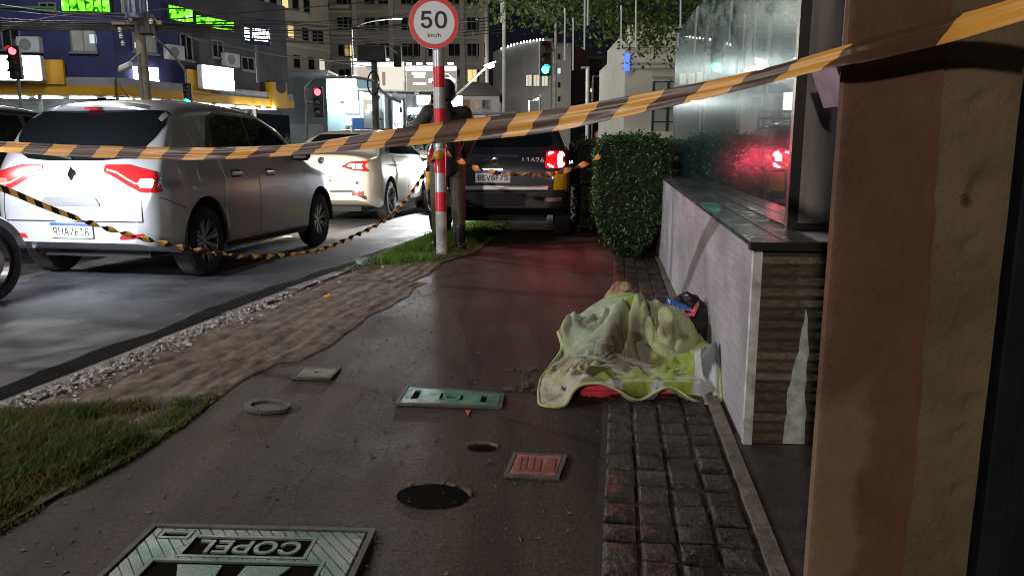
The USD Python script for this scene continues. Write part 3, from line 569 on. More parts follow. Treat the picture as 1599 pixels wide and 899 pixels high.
# ---- silver hatchback
def hatchback(name, label, base, rot, scale, pmat, lit=True, group=None):
    L, W, H = 4.07, 1.733, 1.53; x0 = -L / 2
    top = [(x0, .66), (x0 + .03, .78), (x0 + .07, .90), (x0 + .12, 1.00), (x0 + .20, 1.12), (x0 + .36, 1.32), (x0 + .50, 1.435), (x0 + .70, 1.485), (x0 + 1.4, 1.525), (x0 + 2.0, 1.50), (x0 + 2.4, 1.40), (x0 + 2.95, 1.08), (x0 + 3.15, 1.00), (x0 + 3.75, .86), (x0 + 3.98, .70), (x0 + 4.07, .52)]
    bottom = [(x0, .34), (x0 + .25, .25), (x0 + .8, .20), (x0 + 3.4, .20), (x0 + 3.9, .22), (x0 + L, .30)]
    plan = [(x0, .60), (x0 + .03, .70), (x0 + .09, .775), (x0 + .20, .825), (x0 + .5, .862), (x0 + 1.2, .866), (x0 + 2.8, .866), (x0 + 3.4, .85), (x0 + 3.8, .76), (x0 + 4.0, .62), (x0 + L, .42)]
    tumble = [(.15, .95), (.35, .985), (.60, 1.0), (.82, .99), (.98, .945), (1.10, .905), (1.3, .84), (1.5, .77), (1.7, .68)]
    ra, fa = x0 + .69, x0 + .69 + 2.59
    c = Car(L, W, H, top, bottom, plan, tumble, rnd=.15, arches=((ra, .33, .355), (fa, .33, .355)))
    t = thing(name, label, 'car', base, rot, group, world=False, scale=scale)
    obj('body', c.body(), pmat, t, smooth=38)
    obj('wheel_arch', arches((ra, .33, .352, .86), (fa, .33, .352, .86)).box(ra - .3, ra + .3, -.54, .54, .2, .66).box(fa - .3, fa + .3, -.54, .54, .2, .66).box(ra + .3, fa - .3, -.6, .6, .17, .24).box(x0 + .25, ra - .3, -.55, .55, .20, .36), M_liner, t)
    rw = [(-.46, 1.00), (-.58, 1.05), (-.665, 1.16), (-.70, 1.27), (-.675, 1.36), (-.62, 1.39), (.62, 1.39), (.675, 1.36), (.70, 1.27), (.665, 1.16), (.58, 1.05), (.46, 1.00), (.25, .985), (-.25, .985)]
    w = obj('rear_window', c.back(smooth_poly(rw, .025), .006), M_cglass, t)
    wp = MB().tube([[float(c.rear(np.array(.02), np.array(1.0))) - .02, .02, 1.0], [float(c.rear(np.array(.2), np.array(1.03))) - .022, .20, 1.03], [float(c.rear(np.array(.40), np.array(1.06))) - .02, .40, 1.06]], .009, 6); obj('wiper', wp, M_trim, w)
    # spoiler lip along the roof end
    sp = MB(); yy = np.linspace(-.56, .56, 15); Pg = []
    for y in yy:
        xr = float(c.rear(np.array(y), np.array(1.425))); zz_ = 1.46 - .05 * (abs(y) / .56) ** 3; Pg.append([[xr + .16, y, zz_ + .012 - .02 * (abs(y) / .56) ** 2], [xr + .0, y, zz_ - .002], [xr - .075, y, zz_ - .030], [xr - .072, y, zz_ - .046], [xr + .04, y, zz_ - .06]])
    obj('roof_spoiler', sp.grid(np.array(Pg)), pmat, t, smooth=40); obj('brake_lamp', MB().box(float(c.rear(np.array(0.), np.array(1.41))) - .075, float(c.rear(np.array(0.), np.array(1.41))) - .02, -.07, .07, 1.395, 1.408), M_red, t)
    # side glass, doors, handles
    for sg in (-1, 1):
        obj('quarter_panel_seam', c.side([(x0 + .50, 1.39), (x0 + .515, 1.39), (x0 + .93, .98), (x0 + .915, .98)], .003, sign=sg, d=.004), M_liner, t) if False else None
        fr = smooth_poly([(x0 + .80, 1.02), (x0 + 1.02, 1.36), (x0 + 1.20, 1.415), (x0 + 2.02, 1.40), (x0 + 2.32, 1.29), (x0 + 2.78, 1.03)], .02)
        d2 = [(x0 + 1.02, .56), (x0 + 1.06, .80), (x0 + 1.00, .99), (x0 + 1.70, .985), (x0 + 1.70, .30), (x0 + 1.10, .30), (x0 + 1.06, .42)]
        d1 = [(x0 + 1.715, .985), (x0 + 2.78, .975), (x0 + 2.86, .75), (x0 + 2.86, .52), (x0 + 2.82, .30), (x0 + 1.715, .30)]
        for nm, dp, hx in (('door', d2, x0 + 1.17), ('door', d1, x0 + 1.88)):
            dd = obj(nm, c.side(dp, .006, sign=sg, edge=.12), pmat, t, smooth=25)
            yy = float(c.hw(hx, .86)); h = MB().obox([hx + .08, sg * (yy + .022), .865], X_, Y_, Z_, .19, .022, .034, .009); obj('handle', h, pmat if lit else M_trim, dd)
            obj('handle_cup', c.side([(hx - .01, .83), (hx + .17, .83), (hx + .17, .90), (hx - .01, .90)], .0075, sign=sg, edge=.06), M_trim, dd)
        obj('side_window_surround', c.side(fr, .004, sign=sg), M_trim, t)
        obj('side_window', c.side(smooth_poly([(x0 + .99, 1.04), (x0 + 1.08, 1.345), (x0 + 1.22, 1.385), (x0 + 1.66, 1.385), (x0 + 1.70, 1.035)], .015), .008, sign=sg), M_cglass, t)
        obj('side_window', c.side(smooth_poly([(x0 + 1.76, 1.035), (x0 + 1.73, 1.385), (x0 + 2.0, 1.375), (x0 + 2.28, 1.275), (x0 + 2.68, 1.035)], .015), .008, sign=sg), M_cglass, t)
        yy = float(c.hw(x0 + 2.62, 1.02)); mr = MB().obox([x0 + 2.60, sg * (yy + .13), 1.045], unit([1, 0, 0]), Y_, Z_, .11, .20, .14, .035).obox([x0 + 2.64, sg * (yy + .03), 1.0], X_, Y_, Z_, .05, .12, .04, .01)
        mo = obj('mirror', mr, M_trim, t, smooth=30); obj('mirror_glass', MB().obox([x0 + 2.543, sg * (yy + .135), 1.05], X_, Y_, Z_, .006, .15, .10, .002), M_chrome, mo)
        # tail lamp: red lens wrapped round the corner, lit light guide on the rear
        s_ = -sg
        lens = smooth_poly([(s_ * -.30, .955), (s_ * -.52, .955), (s_ * -.76, .90), (s_ * -.80, .74), (s_ * -.66, .735), (s_ * -.54, .79), (s_ * -.42, .85), (s_ * -.30, .90)], .012)
        tl = obj('tail_lamp', c.back(lens, .010, edge=.05), M_red, t, smooth=40)
        y_, z_ = zip(*[(s_ * -.33, .915), (s_ * -.42, .895), (s_ * -.52, .845), (s_ * -.60, .81), (s_ * -.70, .80)])
        xs = [float(c.rear(np.array(a), np.array(b))) - .013 for a, b in zip(y_, z_)]
        if lit:
            obj('light_guide', MB().tube(np.column_stack([xs, y_, z_]), .0085, 6), emit('red_light', (1, .12, .10), 9.0), tl)
            lampc = (emit('amber_light', (1, .55, .12), 26.0)) if sg < 0 else emit('red_lamp', (1, .10, .08), 5.0)
            bulb = smooth_poly([(s_ * -.64, .775), (s_ * -.745, .775), (s_ * -.76, .845), (s_ * -.63, .845)], .02)
            obj('lamp_bulb', c.back(bulb, .0125, edge=.05), lampc, tl)
    # bumper line, plate, badge, reflectors, fuel flap
    obj('tailgate_seam', c.back([(-.66, .505), (.66, .505), (.66, .515), (-.66, .515)], .0035, d=.004), M_liner, t)
    obj('tailgate_seam', c.back([(-.665, .51), (-.657, .51), (-.657, .73), (-.665, .73)], .0035, d=.004), M_liner, t); obj('tailgate_seam', c.back([(.657, .51), (.665, .51), (.665, .73), (.657, .73)], .0035, d=.004), M_liner, t)
    obj('plate_recess', c.back(smooth_poly([(-.30, .63), (.30, .63), (.24, .70), (-.24, .70)], .012), .012), mat('recess_plastic', (.10, .10, .105), .5), t)  # grey plastic patch above the plate
    plate(t, x0 - .018, .0, .44, 'RHA7E18', w=.40, h=.125)
    bg = obj('badge', MB().lathe([(.0, .016), (.05, .014), (.056, 0), (0, -.012)], 4, (float(c.rear(np.array(0.), np.array(.875))) - .002, 0, .875), Y_ * .72, Z_ * 1.15, -X_), M_chrome, t)
    obj('model_lettering', text('HATCH', .028, (float(c.rear(np.array(.40), np.array(.80))) - .006, .02, .785), -Y_, Z_, .004, True), M_chrome, t) if False else None
    for sg in (-1, 1): obj('reflector', c.back(smooth_poly([(sg * .44, .37), (sg * .66, .385), (sg * .66, .42), (sg * .46, .405)], .006), .008), M_red, t)
    obj('bumper_valance', c.back(smooth_poly([(-.50, .345), (.50, .345), (.42, .372), (-.42, .372)], .01), .006), M_trim, t) if False else None
    obj('bumper_seam', c.side([(x0 + .10, .70), (x0 + .11, .69), (x0 + .37, .60), (x0 + .36, .61)], .003, d=.004), M_liner, t)
    obj('fuel_flap', c.side(smooth_poly([(x0 + .60, .80), (x0 + .76, .80), (x0 + .76, .95), (x0 + .60, .95)], .03), .004, edge=.06), pmat, t)
    obj('sill', c.side([(ra + .40, .215), (fa - .40, .215), (fa - .38, .26), (ra + .38, .26)], .012), M_trim, t)
    obj('exhaust', MB().cyl([x0 + .06, .45, .30], [x0 + .35, .45, .31], .022, n=10), M_gmetal, t)
    for sg in (-1, 1): obj('headlight', c.back(smooth_poly([(sg * .40, .62), (sg * .66, .66), (sg * .70, .80), (sg * .50, .76)], .02), .010, edge=.06, sign=1), emit('own_headlight', (1, .92, .8), 12.0) if lit else M_chrome, t)
    obj('antenna', MB().cyl([x0 + .95, 0, 1.50], [x0 + .80, 0, 1.62], .005, .003, 6), M_trim, t)
    for nm, x, y, sd in ((0, ra, -.745, -1), (0, ra, .745, 1), (0, fa, -.745, -1), (0, fa, .745, 1)): wheel(t, x, y, .305, .195, sd, 8)
    return t
P_silver = paint('silver_paint', (.47, .48, .51), .5, .30); P_pearl = paint('pearl_paint', (.58, .54, .48), .25, .26); P_dark = paint('dark_paint', (.012, .013, .016), .3, .25)
san_r = G(322, 430, ROADZ); SC = 1.03
hd = math.radians(90 - 10.5)                                  # heading of the lane
def car_pose(contact, xl, yl, rot, sc):                       # base so that the wheel contact (xl, yl) lands on contact
    c, s = math.cos(rot), math.sin(rot); return (contact[0] - (c * xl * sc[0] - s * yl * sc[1]), contact[1] - (s * xl * sc[0] + c * yl * sc[1]), ROADZ)
sc = (.92, 1.0, 1.06); hatchback('silver_hatchback', 'silver hatchback with lit amber and red tail lamps in the near lane', car_pose(san_r, -4.07 / 2 + .69, -.80, hd, sc), hd, sc, P_silver)
hatchback('dark_car', 'dark car mostly hidden behind the silver hatchback at the left edge', (-6.15, 9.0, ROADZ), hd, (1, 1, 1.10), P_dark, False)

# ---- pearl sedan
def sedan():
    L, W, H = 4.49, 1.74, 1.46; x0 = -L / 2
    top = [(x0, .72), (x0 + .03, .86), (x0 + .07, .97), (x0 + .12, 1.03), (x0 + .30, 1.055), (x0 + .52, 1.09), (x0 + .75, 1.20), (x0 + 1.10, 1.36), (x0 + 1.45, 1.43), (x0 + 2.0, 1.46), (x0 + 2.5, 1.42), (x0 + 2.8, 1.30), (x0 + 3.3, 1.02), (x0 + 3.5, .97), (x0 + 4.15, .84), (x0 + 4.4, .68), (x0 + L, .5)]
    bottom = [(x0, .36), (x0 + .25, .27), (x0 + .8, .2), (x0 + 3.7, .2), (x0 + L, .3)]
    plan = [(x0, .62), (x0 + .03, .72), (x0 + .10, .79), (x0 + .25, .835), (x0 + .6, .868), (x0 + 3.1, .868), (x0 + 3.8, .84), (x0 + 4.2, .74), (x0 + L, .45)]
    tumble = [(.15, .95), (.35, .985), (.62, 1.0), (.86, .985), (1.02, .93), (1.12, .86), (1.3, .76), (1.5, .66)]
    ra, fa = x0 + 1.0, x0 + 1.0 + 2.62
    c = Car(L, W, H, top, bottom, plan, tumble, rnd=.12, arches=((ra, .34, .36), (fa, .34, .36)))
    ct = G(607, 343, ROADZ); sc = (.92, 1.0, 1.07)
    t = thing('pearl_sedan', 'pearl white sedan with glowing red tail lamps queuing ahead of the silver hatchback', 'car', car_pose(ct, ra, -.80, hd, sc), hd, world=False, scale=sc)
    obj('body', c.body(), P_pearl, t, smooth=38)
    obj('wheel_arch', arches((ra, .34, .357, .86), (fa, .34, .357, .86)).box(ra - .3, ra + .3, -.54, .54, .2, .68).box(fa - .3, fa + .3, -.54, .54, .2, .68).box(x0 + .2, fa, -.6, .6, .18, .25), M_liner, t)
    obj('rear_window', c.back(smooth_poly([(-.60, 1.12), (-.52, 1.25), (-.46, 1.36), (.46, 1.36), (.52, 1.25), (.60, 1.12)], .02), .006), M_cglass, t)
    for sg in (-1, 1):
        obj('side_window_surround', c.side(smooth_poly([(x0 + .98, 1.05), (x0 + 1.35, 1.33), (x0 + 1.6, 1.375), (x0 + 2.35, 1.36), (x0 + 2.65, 1.25), (x0 + 3.08, 1.02)], .02), .004, sign=sg), M_trim, t)
        obj('side_window', c.side(smooth_poly([(x0 + 1.22, 1.06), (x0 + 1.45, 1.30), (x0 + 1.62, 1.345), (x0 + 1.96, 1.345), (x0 + 2.0, 1.05)], .012), .008, sign=sg), M_cglass, t)
        obj('side_window', c.side(smooth_poly([(x0 + 2.06, 1.05), (x0 + 2.03, 1.345), (x0 + 2.32, 1.335), (x0 + 2.6, 1.24), (x0 + 2.96, 1.04)], .012), .008, sign=sg), M_cglass, t)
        for dp, hx in (([(x0 + 1.33, .56), (x0 + 1.38, .75), (x0 + 1.28, 1.0), (x0 + 2.0, .99), (x0 + 2.0, .30), (x0 + 1.4, .30)], x0 + 1.44), ([(x0 + 2.015, .99), (x0 + 3.06, .97), (x0 + 3.15, .75), (x0 + 3.12, .30), (x0 + 2.015, .30)], x0 + 2.15)):
            dd = obj('door', c.side(dp, .006, sign=sg, edge=.14), P_pearl, t, smooth=25); yy = float(c.hw(hx, .86)); obj('handle', MB().obox([hx + .09, sg * (yy + .022), .865], X_, Y_, Z_, .2, .022, .034, .009), P_pearl, dd)
        yy = float(c.hw(x0 + 2.9, 1.02)); obj('mirror', MB().obox([x0 + 2.88, sg * (yy + .12), 1.05], X_, Y_, Z_, .1, .19, .13, .03), P_pearl, t, smooth=30)
        s_ = -sg
        tl = obj('tail_lamp', c.back(smooth_poly([(s_ * -.34, .855), (s_ * -.50, .93), (s_ * -.80, .945), (s_ * -.74, .88), (s_ * -.80, .78), (s_ * -.56, .80)], .01), .010, edge=.05), M_red, t, smooth=40)
        for q in ([(-.45, .86), (-.50, .905), (-.585, .905), (-.585, .825), (-.55, .82), (-.54, .85)], [(-.60, .90), (-.71, .905), (-.69, .87), (-.71, .825), (-.60, .825)]):
            obj('lamp_panel', c.back([(s_ * a, b) for a, b in q], .0125, edge=.05), emit('sedan_red', (1, .22, .16), 11.0), tl)
        obj('reflector', c.back(smooth_poly([(sg * .52, .43), (sg * .72, .44), (sg * .72, .50), (sg * .54, .49)], .006), .008), M_red, t)
        obj('bumper_vent', c.back(smooth_poly([(sg * .10, .47), (sg * .52, .47), (sg * .75, .36), (sg * .75, .42), (sg * .54, .51), (sg * .10, .50)], .006), .006), M_trim, t)
    obj('antenna_fin', MB().hexa([[x0 + 1.45, -.02, 1.42], [x0 + 1.62, -.02, 1.43], [x0 + 1.62, .02, 1.43], [x0 + 1.45, .02, 1.42], [x0 + 1.44, -.006, 1.49], [x0 + 1.50, -.006, 1.485], [x0 + 1.50, .006, 1.485], [x0 + 1.44, .006, 1.49]]), P_pearl, t)
    obj('parking_sensor', MB().lathe([(0, .01), (.03, .008), (.034, 0)], 14, (float(c.rear(np.array(-.62), np.array(.62))) - .003, -.62, .62), Y_, Z_, -X_), M_trim, t)
    obj('trunk_seam', c.back([(-.62, .70), (.62, .70), (.62, .708), (-.62, .708)], .0035, d=.004), M_liner, t)
    obj('boot_lettering', text('SEDAN', .035, (float(c.rear(np.array(.0), np.array(.86))) - .006, .30, .86), -Y_, Z_, .004, True), M_chrome, t) if False else None
    obj('badge', MB().lathe([(.0, .016), (.05, .014), (.056, 0), (0, -.012)], 20, (float(c.rear(np.array(0.), np.array(.94))) - .002, 0, .94), Y_, Z_, -X_), M_chrome, t)
    plate(t, float(c.rear(np.array(0.), np.array(.60))) - .016, 0, .60, '')
    for x, y, sd in ((ra, -.76, -1), (ra, .76, 1), (fa, -.76, -1), (fa, .76, 1)): wheel(t, x, y, .315, .195, sd, 5)
sedan()

# ---- dark patrol sport utility car parked on the pavement
def suv():
    L, W, H = 4.34, 1.81, 1.69; x0 = -L / 2
    top = [(x0, .80), (x0 + .02, .92), (x0 + .06, 1.04), (x0 + .12, 1.15), (x0 + .22, 1.28), (x0 + .32, 1.40), (x0 + .44, 1.47), (x0 + .65, 1.50), (x0 + 1.5, 1.53), (x0 + 2.2, 1.51), (x0 + 2.5, 1.43), (x0 + 3.0, 1.17), (x0 + 3.2, 1.11), (x0 + 4.0, 1.02), (x0 + 4.25, .85), (x0 + L, .6)]
    bottom = [(x0, .42), (x0 + .25, .34), (x0 + .8, .25), (x0 + 3.6, .25), (x0 + L, .38)]
    plan = [(x0, .68), (x0 + .03, .77), (x0 + .09, .835), (x0 + .25, .875), (x0 + .6, .90), (x0 + 3.4, .90), (x0 + 4.0, .85), (x0 + L, .62)]
    tumble = [(.2, .96), (.42, .99), (.75, 1.0), (1.02, .985), (1.15, .95), (1.3, .88), (1.5, .79), (1.7, .70)]
    ra, fa = x0 + .83, x0 + .83 + 2.67
    c = Car(L, W, H, top, bottom, plan, tumble, rnd=.14, n=3.0, arches=((ra, .36, .385), (fa, .36, .385)))
    rot = math.radians(90 - 4.5); ct = G(876, 367, 0); sc = (1, 1, .97)
    cc, ss = math.cos(rot), math.sin(rot); xl, yl = ra, -.79
    t = thing('patrol_car', 'dark patrol sport utility car with a bright red tail lamp parked beside the hedge', 'car', (ct[0] - (cc * xl - ss * yl), ct[1] - (ss * xl + cc * yl), 0.004), rot, world=False, scale=sc)
    P = paint('navy_paint', (.020, .024, .032), .3, .3)
    obj('body', c.body(), P, t, smooth=38)
    obj('wheel_arch', arches((ra, .36, .382, .89), (fa, .36, .382, .89)).box(ra - .32, ra + .32, -.56, .56, .22, .72).box(fa - .3, fa + .3, -.56, .56, .22, .72).box(x0 + .2, fa, -.6, .6, .24, .31), M_liner, t)
    obj('rear_window', c.back(smooth_poly([(-.64, 1.16), (-.69, 1.20), (-.64, 1.32), (-.60, 1.41), (.60, 1.41), (.64, 1.32), (.69, 1.20), (.64, 1.16)], .02), .006), M_cglass, t)
    xr = lambda y, z: float(c.rear(np.array(float(y)), np.array(float(z))))
    ste = mat('yellow_stripe', (.72, .42, .015), .4, coat=.3)
    obj('step_bar', MB().obox([x0 - .035, 0, .66], X_, Y_, Z_, .05, 1.30, .055, .012), mat('satin_steel', (.55, .56, .58), .35, metal=.8), t)
    obj('bumper_cladding', c.back(smooth_poly([(-.82, .44), (.82, .44), (.84, .62), (-.84, .62)], .02), .014), M_trim, t, smooth=40)
    obj('tow_step', c.back(smooth_poly([(-.36, .44), (.22, .44), (.22, .60), (-.36, .60)], .02), .020), M_liner, t)
    obj('tailgate_handle', c.back(smooth_poly([(-.30, 1.03), (.30, 1.03), (.28, 1.07), (-.28, 1.07)], .01), .012), M_trim, t)
    obj('badge', text('W', .05, (xr(0, 1.0) - .010, .0, .985), -Y_, Z_, .006, True), M_chrome, t) if False else obj('badge', MB().lathe([(.030, .012), (.046, .010), (.048, 0), (.03, -.004)], 20, (xr(0, .985) - .004, 0, .985), Y_, Z_, -X_), M_chrome, t)
    obj('unit_lettering', text('L1624', .062, (xr(-.50, 1.0) - .004, -.46, 1.0), -Y_, Z_, .003, True, .26), mat('pale_lettering', (.45, .46, .48), .5), t)
    plate(t, xr(0, .84) - .016, 0.02, .80, 'BEV8F75', w=.42, h=.15)
    for sg in (-1, 1):
        tl = obj('tail_lamp', c.back(smooth_poly([(sg * .60, .90), (sg * .855, .90), (sg * .845, 1.12), (sg * .61, 1.12)], .03), .010, edge=.05), M_red, t, smooth=40)
        if sg < 0:                                           # the lamp that shines: a rounded ring broken in two, and a full right half
            em = emit('patrol_red', (1, .07, .11), 320.0)
            y0, z0, hw_, hh = -.73, 1.01, .095, .088
            a = np.linspace(math.radians(25), math.radians(155), 14); pp = []
            def rr(al): return np.array([np.sign(np.cos(al)) * abs(np.cos(al)) ** .6 * hw_, np.sign(np.sin(al)) * abs(np.sin(al)) ** .6 * hh])
            for a0, a1 in ((20, 75), (100, 150), (205, 262), (280, 340)):
                pts = [rr(math.radians(q)) for q in np.linspace(a0, a1, 9)]
                obj('light_guide', MB().tube([[xr(y0 - q[0], z0 + q[1]) - .016, y0 - q[0], z0 + q[1]] for q in pts], .011, 6), em, tl)
            obj('lamp_panel', c.back(smooth_poly([(y0 - .075, z0 - .066), (y0 - .018, z0 - .066), (y0 - .018, z0 + .066), (y0 - .075, z0 + .066)], .015), .014, edge=.05), em, tl)
        else: obj('lamp_panel', c.back(smooth_poly([(.67, .95), (.80, .95), (.80, 1.07), (.67, 1.07)], .02), .013, edge=.05), M_red, tl)
        obj('reflector', c.back(smooth_poly([(sg * .60, .50), (sg * .80, .50), (sg * .80, .545), (sg * .60, .545)], .006), .018), M_red if sg > 0 else mat('pale_reflector', (.6, .30, .30), .2, coat=.5), t)
        obj('yellow_stripe', c.back(smooth_poly([(sg * .70, .64), (sg * .868, .64), (sg * .87, .86), (sg * .72, .86)], .008), .007, edge=.05), ste, t)
        obj('yellow_stripe', c.side([(x0 + .12, .62), (x0 + .42, .62), (x0 + .42, .9), (x0 + .12, .9)], .005, sign=sg), ste, t)
        obj('side_window', c.side(smooth_poly([(x0 + .72, 1.20), (x0 + .82, 1.40), (x0 + 2.2, 1.42), (x0 + 2.75, 1.20)], .02), .005, sign=sg), M_cglass, t)
        yy = float(c.hw(x0 + 2.7, 1.15)); obj('mirror', MB().obox([x0 + 2.7, sg * (yy + .12), 1.2], X_, Y_, Z_, .1, .2, .17, .04), P, t, smooth=30)
    obj('exhaust', MB().cyl([x0 + .02, .50, .36], [x0 + .3, .50, .36], .03, n=12), M_gmetal, t)
    for x, y, sd in ((ra, -.80, -1), (ra, .80, 1), (fa, -.80, -1), (fa, .80, 1)): wheel(t, x, y, .355, .215, sd, 5, dark=True)
suv()

# ---- motorcycles
def motorcycle(name, label, base, rot, paintm, headl=30.0, aux=False, group=None):
    t = thing(name, label, 'motorcycle', base, rot, group, world=False)
    for nm, x in (('front_wheel', .68), ('rear_wheel', -.68)):
        r, w = .31, .12
        wl = obj(nm, MB().lathe([(r * .72, -w * .42), (r * .86, -w / 2), (r * .95, -w * .42), (r, -w * .12), (r, w * .12), (r * .95, w * .42), (r * .86, w / 2), (r * .72, w * .42)], 44, (x, 0, r), X_, Z_, Y_), M_tyre, t, smooth=45)
        m = MB().lathe([(r * .66, -.03), (r * .74, -.035), (r * .74, .035), (r * .66, .03), (r * .66, -.03)], 40, (x, 0, r), X_, Z_, Y_).lathe([(0, -.06), (.04, -.06), (.04, .06), (0, .06)], 16, (x, 0, r), X_, Z_, Y_)
        for k in range(6): a = k * np.pi / 3; m.cyl([x, 0, r], [x + .68 * r * np.cos(a), 0, r + .68 * r * np.sin(a)], .011, n=6)
        obj('rim', m, M_rimd, wl); obj('brake_disc', MB().lathe([(.06, -.055), (.13, -.055), (.13, -.05), (.06, -.05), (.06, -.055)], 28, (x, 0, r), X_, Z_, Y_), M_gmetal, wl)
    for s in (-1, 1): obj('fork', MB().cyl([.68, s * .085, .31], [.42, s * .085, .98], .022, n=10), M_chrome, t)
    Pg = [[[.68 + (.335 + .012 * math.cos(b)) * math.cos(a), .075 * math.sin(b), .31 + (.335 + .03 * math.cos(b)) * math.sin(a)] for b in np.linspace(-1.4, 1.4, 9)] for a in np.linspace(.25, 2.5, 16)]
    obj('front_mudguard', MB().grid(np.array(Pg)), paintm, t, smooth=True)
    obj('fuel_tank', MB().sph((.16, 0, .86), .25, 3, (1.1, .62, .62)), paintm, t, smooth=True)
    obj('seat', MB().bbox(-.62, .0, -.13, .13, .76, .86, .04), M_trim, t, smooth=30)
    obj('engine', MB().bbox(-.12, .28, -.16, .16, .34, .68, .03), M_gmetal, t)
    obj('frame', MB().tube([[.40, 0, .92], [.30, 0, .50], [.10, 0, .28], [-.35, 0, .32], [-.40, 0, .72]], .025, 8).tube([[-.25, .1, .35], [-.68, .1, .31]], .022, 8).tube([[-.25, -.1, .35], [-.68, -.1, .31]], .022, 8), M_black, t)
    obj('exhaust', MB().tube([[.2, -.15, .35], [-.2, -.18, .28], [-.8, -.19, .36]], [.02, .03, .05], 10), M_chrome, t)
    obj('tail', MB().bbox(-.88, -.6, -.10, .10, .72, .82, .03), paintm, t)
    obj('handlebar', MB().tube([[.30, -.36, 1.06], [.38, -.22, 1.08], [.42, 0, 1.02], [.38, .22, 1.08], [.30, .36, 1.06]], .014, 8), M_black, t)
    for s in (-1, 1):
        mr = obj('mirror', MB().tube([[.36, s * .24, 1.08], [.38, s * .32, 1.22]], .006, 6).sph((.38, s * .34, 1.25), .06, 2, (.35, 1, .7)), M_black, t)
        obj('indicator', MB().sph((.52, s * .19, .83), .035, 2, (1.2, .9, .8)), emit('indicator_amber', (1, .22, .03), 2.5) if headl > 20 else M_red, t)
    hl = obj('headlight', MB().lathe([(0, -.10), (.06, -.09), (.09, -.02), (.095, .02), (.088, .03)], 24, (.50, 0, .90), Y_, Z_, X_), M_black, t, smooth=True)
    obj('lens', MB().lathe([(0, .032), (.05, .030), (.087, .02)], 24, (.50, 0, .90), Y_, Z_, X_), emit('headlight_glow', (.93, .96, 1), headl), hl)
    if aux:
        for s, z in ((-1, .62), (1, .56)):
            a = obj('auxiliary_lamp', MB().lathe([(0, -.06), (.045, -.04), (.05, .01)], 16, (.62, s * .13, z), Y_, Z_, X_), M_black, t); obj('lens', MB().lathe([(0, .012), (.045, .010)], 16, (.62, s * .13, z), Y_, Z_, X_), emit('aux_glow', (.75, .82, 1), 14), a)
    return t
wc = G(-18, 474, ROADZ)                                      # front wheel just inside the left edge
mrot = math.radians(90 - 9); mb = (wc[0] - .68 * math.cos(mrot), wc[1] - .68 * math.sin(mrot), ROADZ)
motorcycle('motorcycle', 'motorcycle behind the silver hatchback, only its front wheel and mudguard in view', mb, mrot, P_silver, 40.0)
rot2 = math.radians(-90 + 14); ct = A(659, 330, 14.2)
motorcycle('motorcycle', 'motorcycle facing the camera with lit headlamps beside the striped pole', (ct[0] - .1, 15.2, ROADZ), rot2, P_dark, 34.0, True)
# headlamp beam of the near motorcycle falling on the hatchback and the road
hp = np.array([mb[0] + .62 * math.cos(mrot), mb[1] + .62 * math.sin(mrot), ROADZ + .90])
disk_light('/World/motorcycle/headlamp_beam', (0.60, .04, .90), (2.3, .34, .56), .05, 6.5, (.82, .91, 1.0), 15, 1.0)
disk_light('/World/motorcycle/headlamp_beam_side', (0.60, -.04, .90), (2.3, -.58, .56), .05, 6.5, (.82, .91, 1.0), 15, 1.0)
disk_light('/World/motorcycle/headlamp_low_beam', (0.58, -.02, .88), (1.3, -.55, .0), .05, 9, (.90, .95, 1.0), 30, .6)
for k_, s_ in enumerate((-1, 1)): disk_light(f'/World/silver_hatchback/headlamp_beam_{k_}', (1.99, s_ * .55, .72), (6, s_ * .5, .66), .07, 30, (1, .90, .74), 30, .9)
disk_light('/World/motorcycle_001/headlamp_beam', (0.60, 0, .90), (6.5, -1.1, -.1), .06, 90, (.93, .96, 1.0), 40, .6)
# ------------------------------------------------------------------ blanket heap by the wall
# heights read along the folds, then pleats and wrinkles pressed into the sheet
CP = [(975, 459, 3.80), (930, 476, 3.76), (1000, 468, 3.68), (1040, 476, 3.60), (1075, 492, 3.56), (905, 492, 3.72), (884, 503, 3.66), (940, 515, 3.56), (985, 497, 3.50), (1040, 500, 3.42), (1058, 532, 3.40), (1005, 548, 3.40), (902, 545, 3.48), (962, 560, 3.44),
      (1088, 548, 3.24), (1122, 543, 3.12), (870, 575, 3.34), (905, 580, 3.16), (940, 574, 3.14), (985, 606, 3.10), (1030, 598, 3.12), (1062, 580, 3.18), (1100, 566, 3.13), (860, 600, 3.14), (868, 618, 3.03), (920, 560, 3.30), (1000, 580, 3.24), (1045, 560, 3.28), (960, 478, 3.70), (1020, 520, 3.44), (955, 538, 3.50)]
cp3 = np.array([A(*q) for q in CP])
OUT = [(842, 632, .006), (862, 636, .006), (886, 634, .007), (892, 612, .05), (903, 599, .086), (935, 597, .090), (962, 606, .076), (988, 625, .018), (1008, 624, .016), (1026, 607, .074), (1052, 602, .080), (1070, 615, .05), (1086, 630, .007), (1118, 632, .006), (1129, 622, .01)]
ring = [[*G(x, y, z)[:2], z] for x, y, z in OUT] + [[.905, 3.10, .12], [.925, 3.24, .16], [.945, 3.42, .14], [.93, 3.60, .10], [.84, 3.86, .06], [.70, 4.02, .05], [.52, 4.06, .05], [.36, 3.99, .04], [.25, 3.88, .09], [.235, 3.74, .13], [.255, 3.63, .07], [.19, 3.52, .012], [.135, 3.32, .008], [.115, 3.12, .008]]
ring = np.array(ring); rc = np.vstack([ring, ring[:1]]); tt = np.concatenate([[0], np.cumsum(np.linalg.norm(np.diff(rc[:, :2], axis=0), axis=1))]); NT, NR = 360, 120
tq = np.linspace(0, tt[-1], NT); ro = np.stack([np.interp(tq, tt, rc[:, k]) for k in range(3)], 1)
from scipy.ndimage import gaussian_filter1d
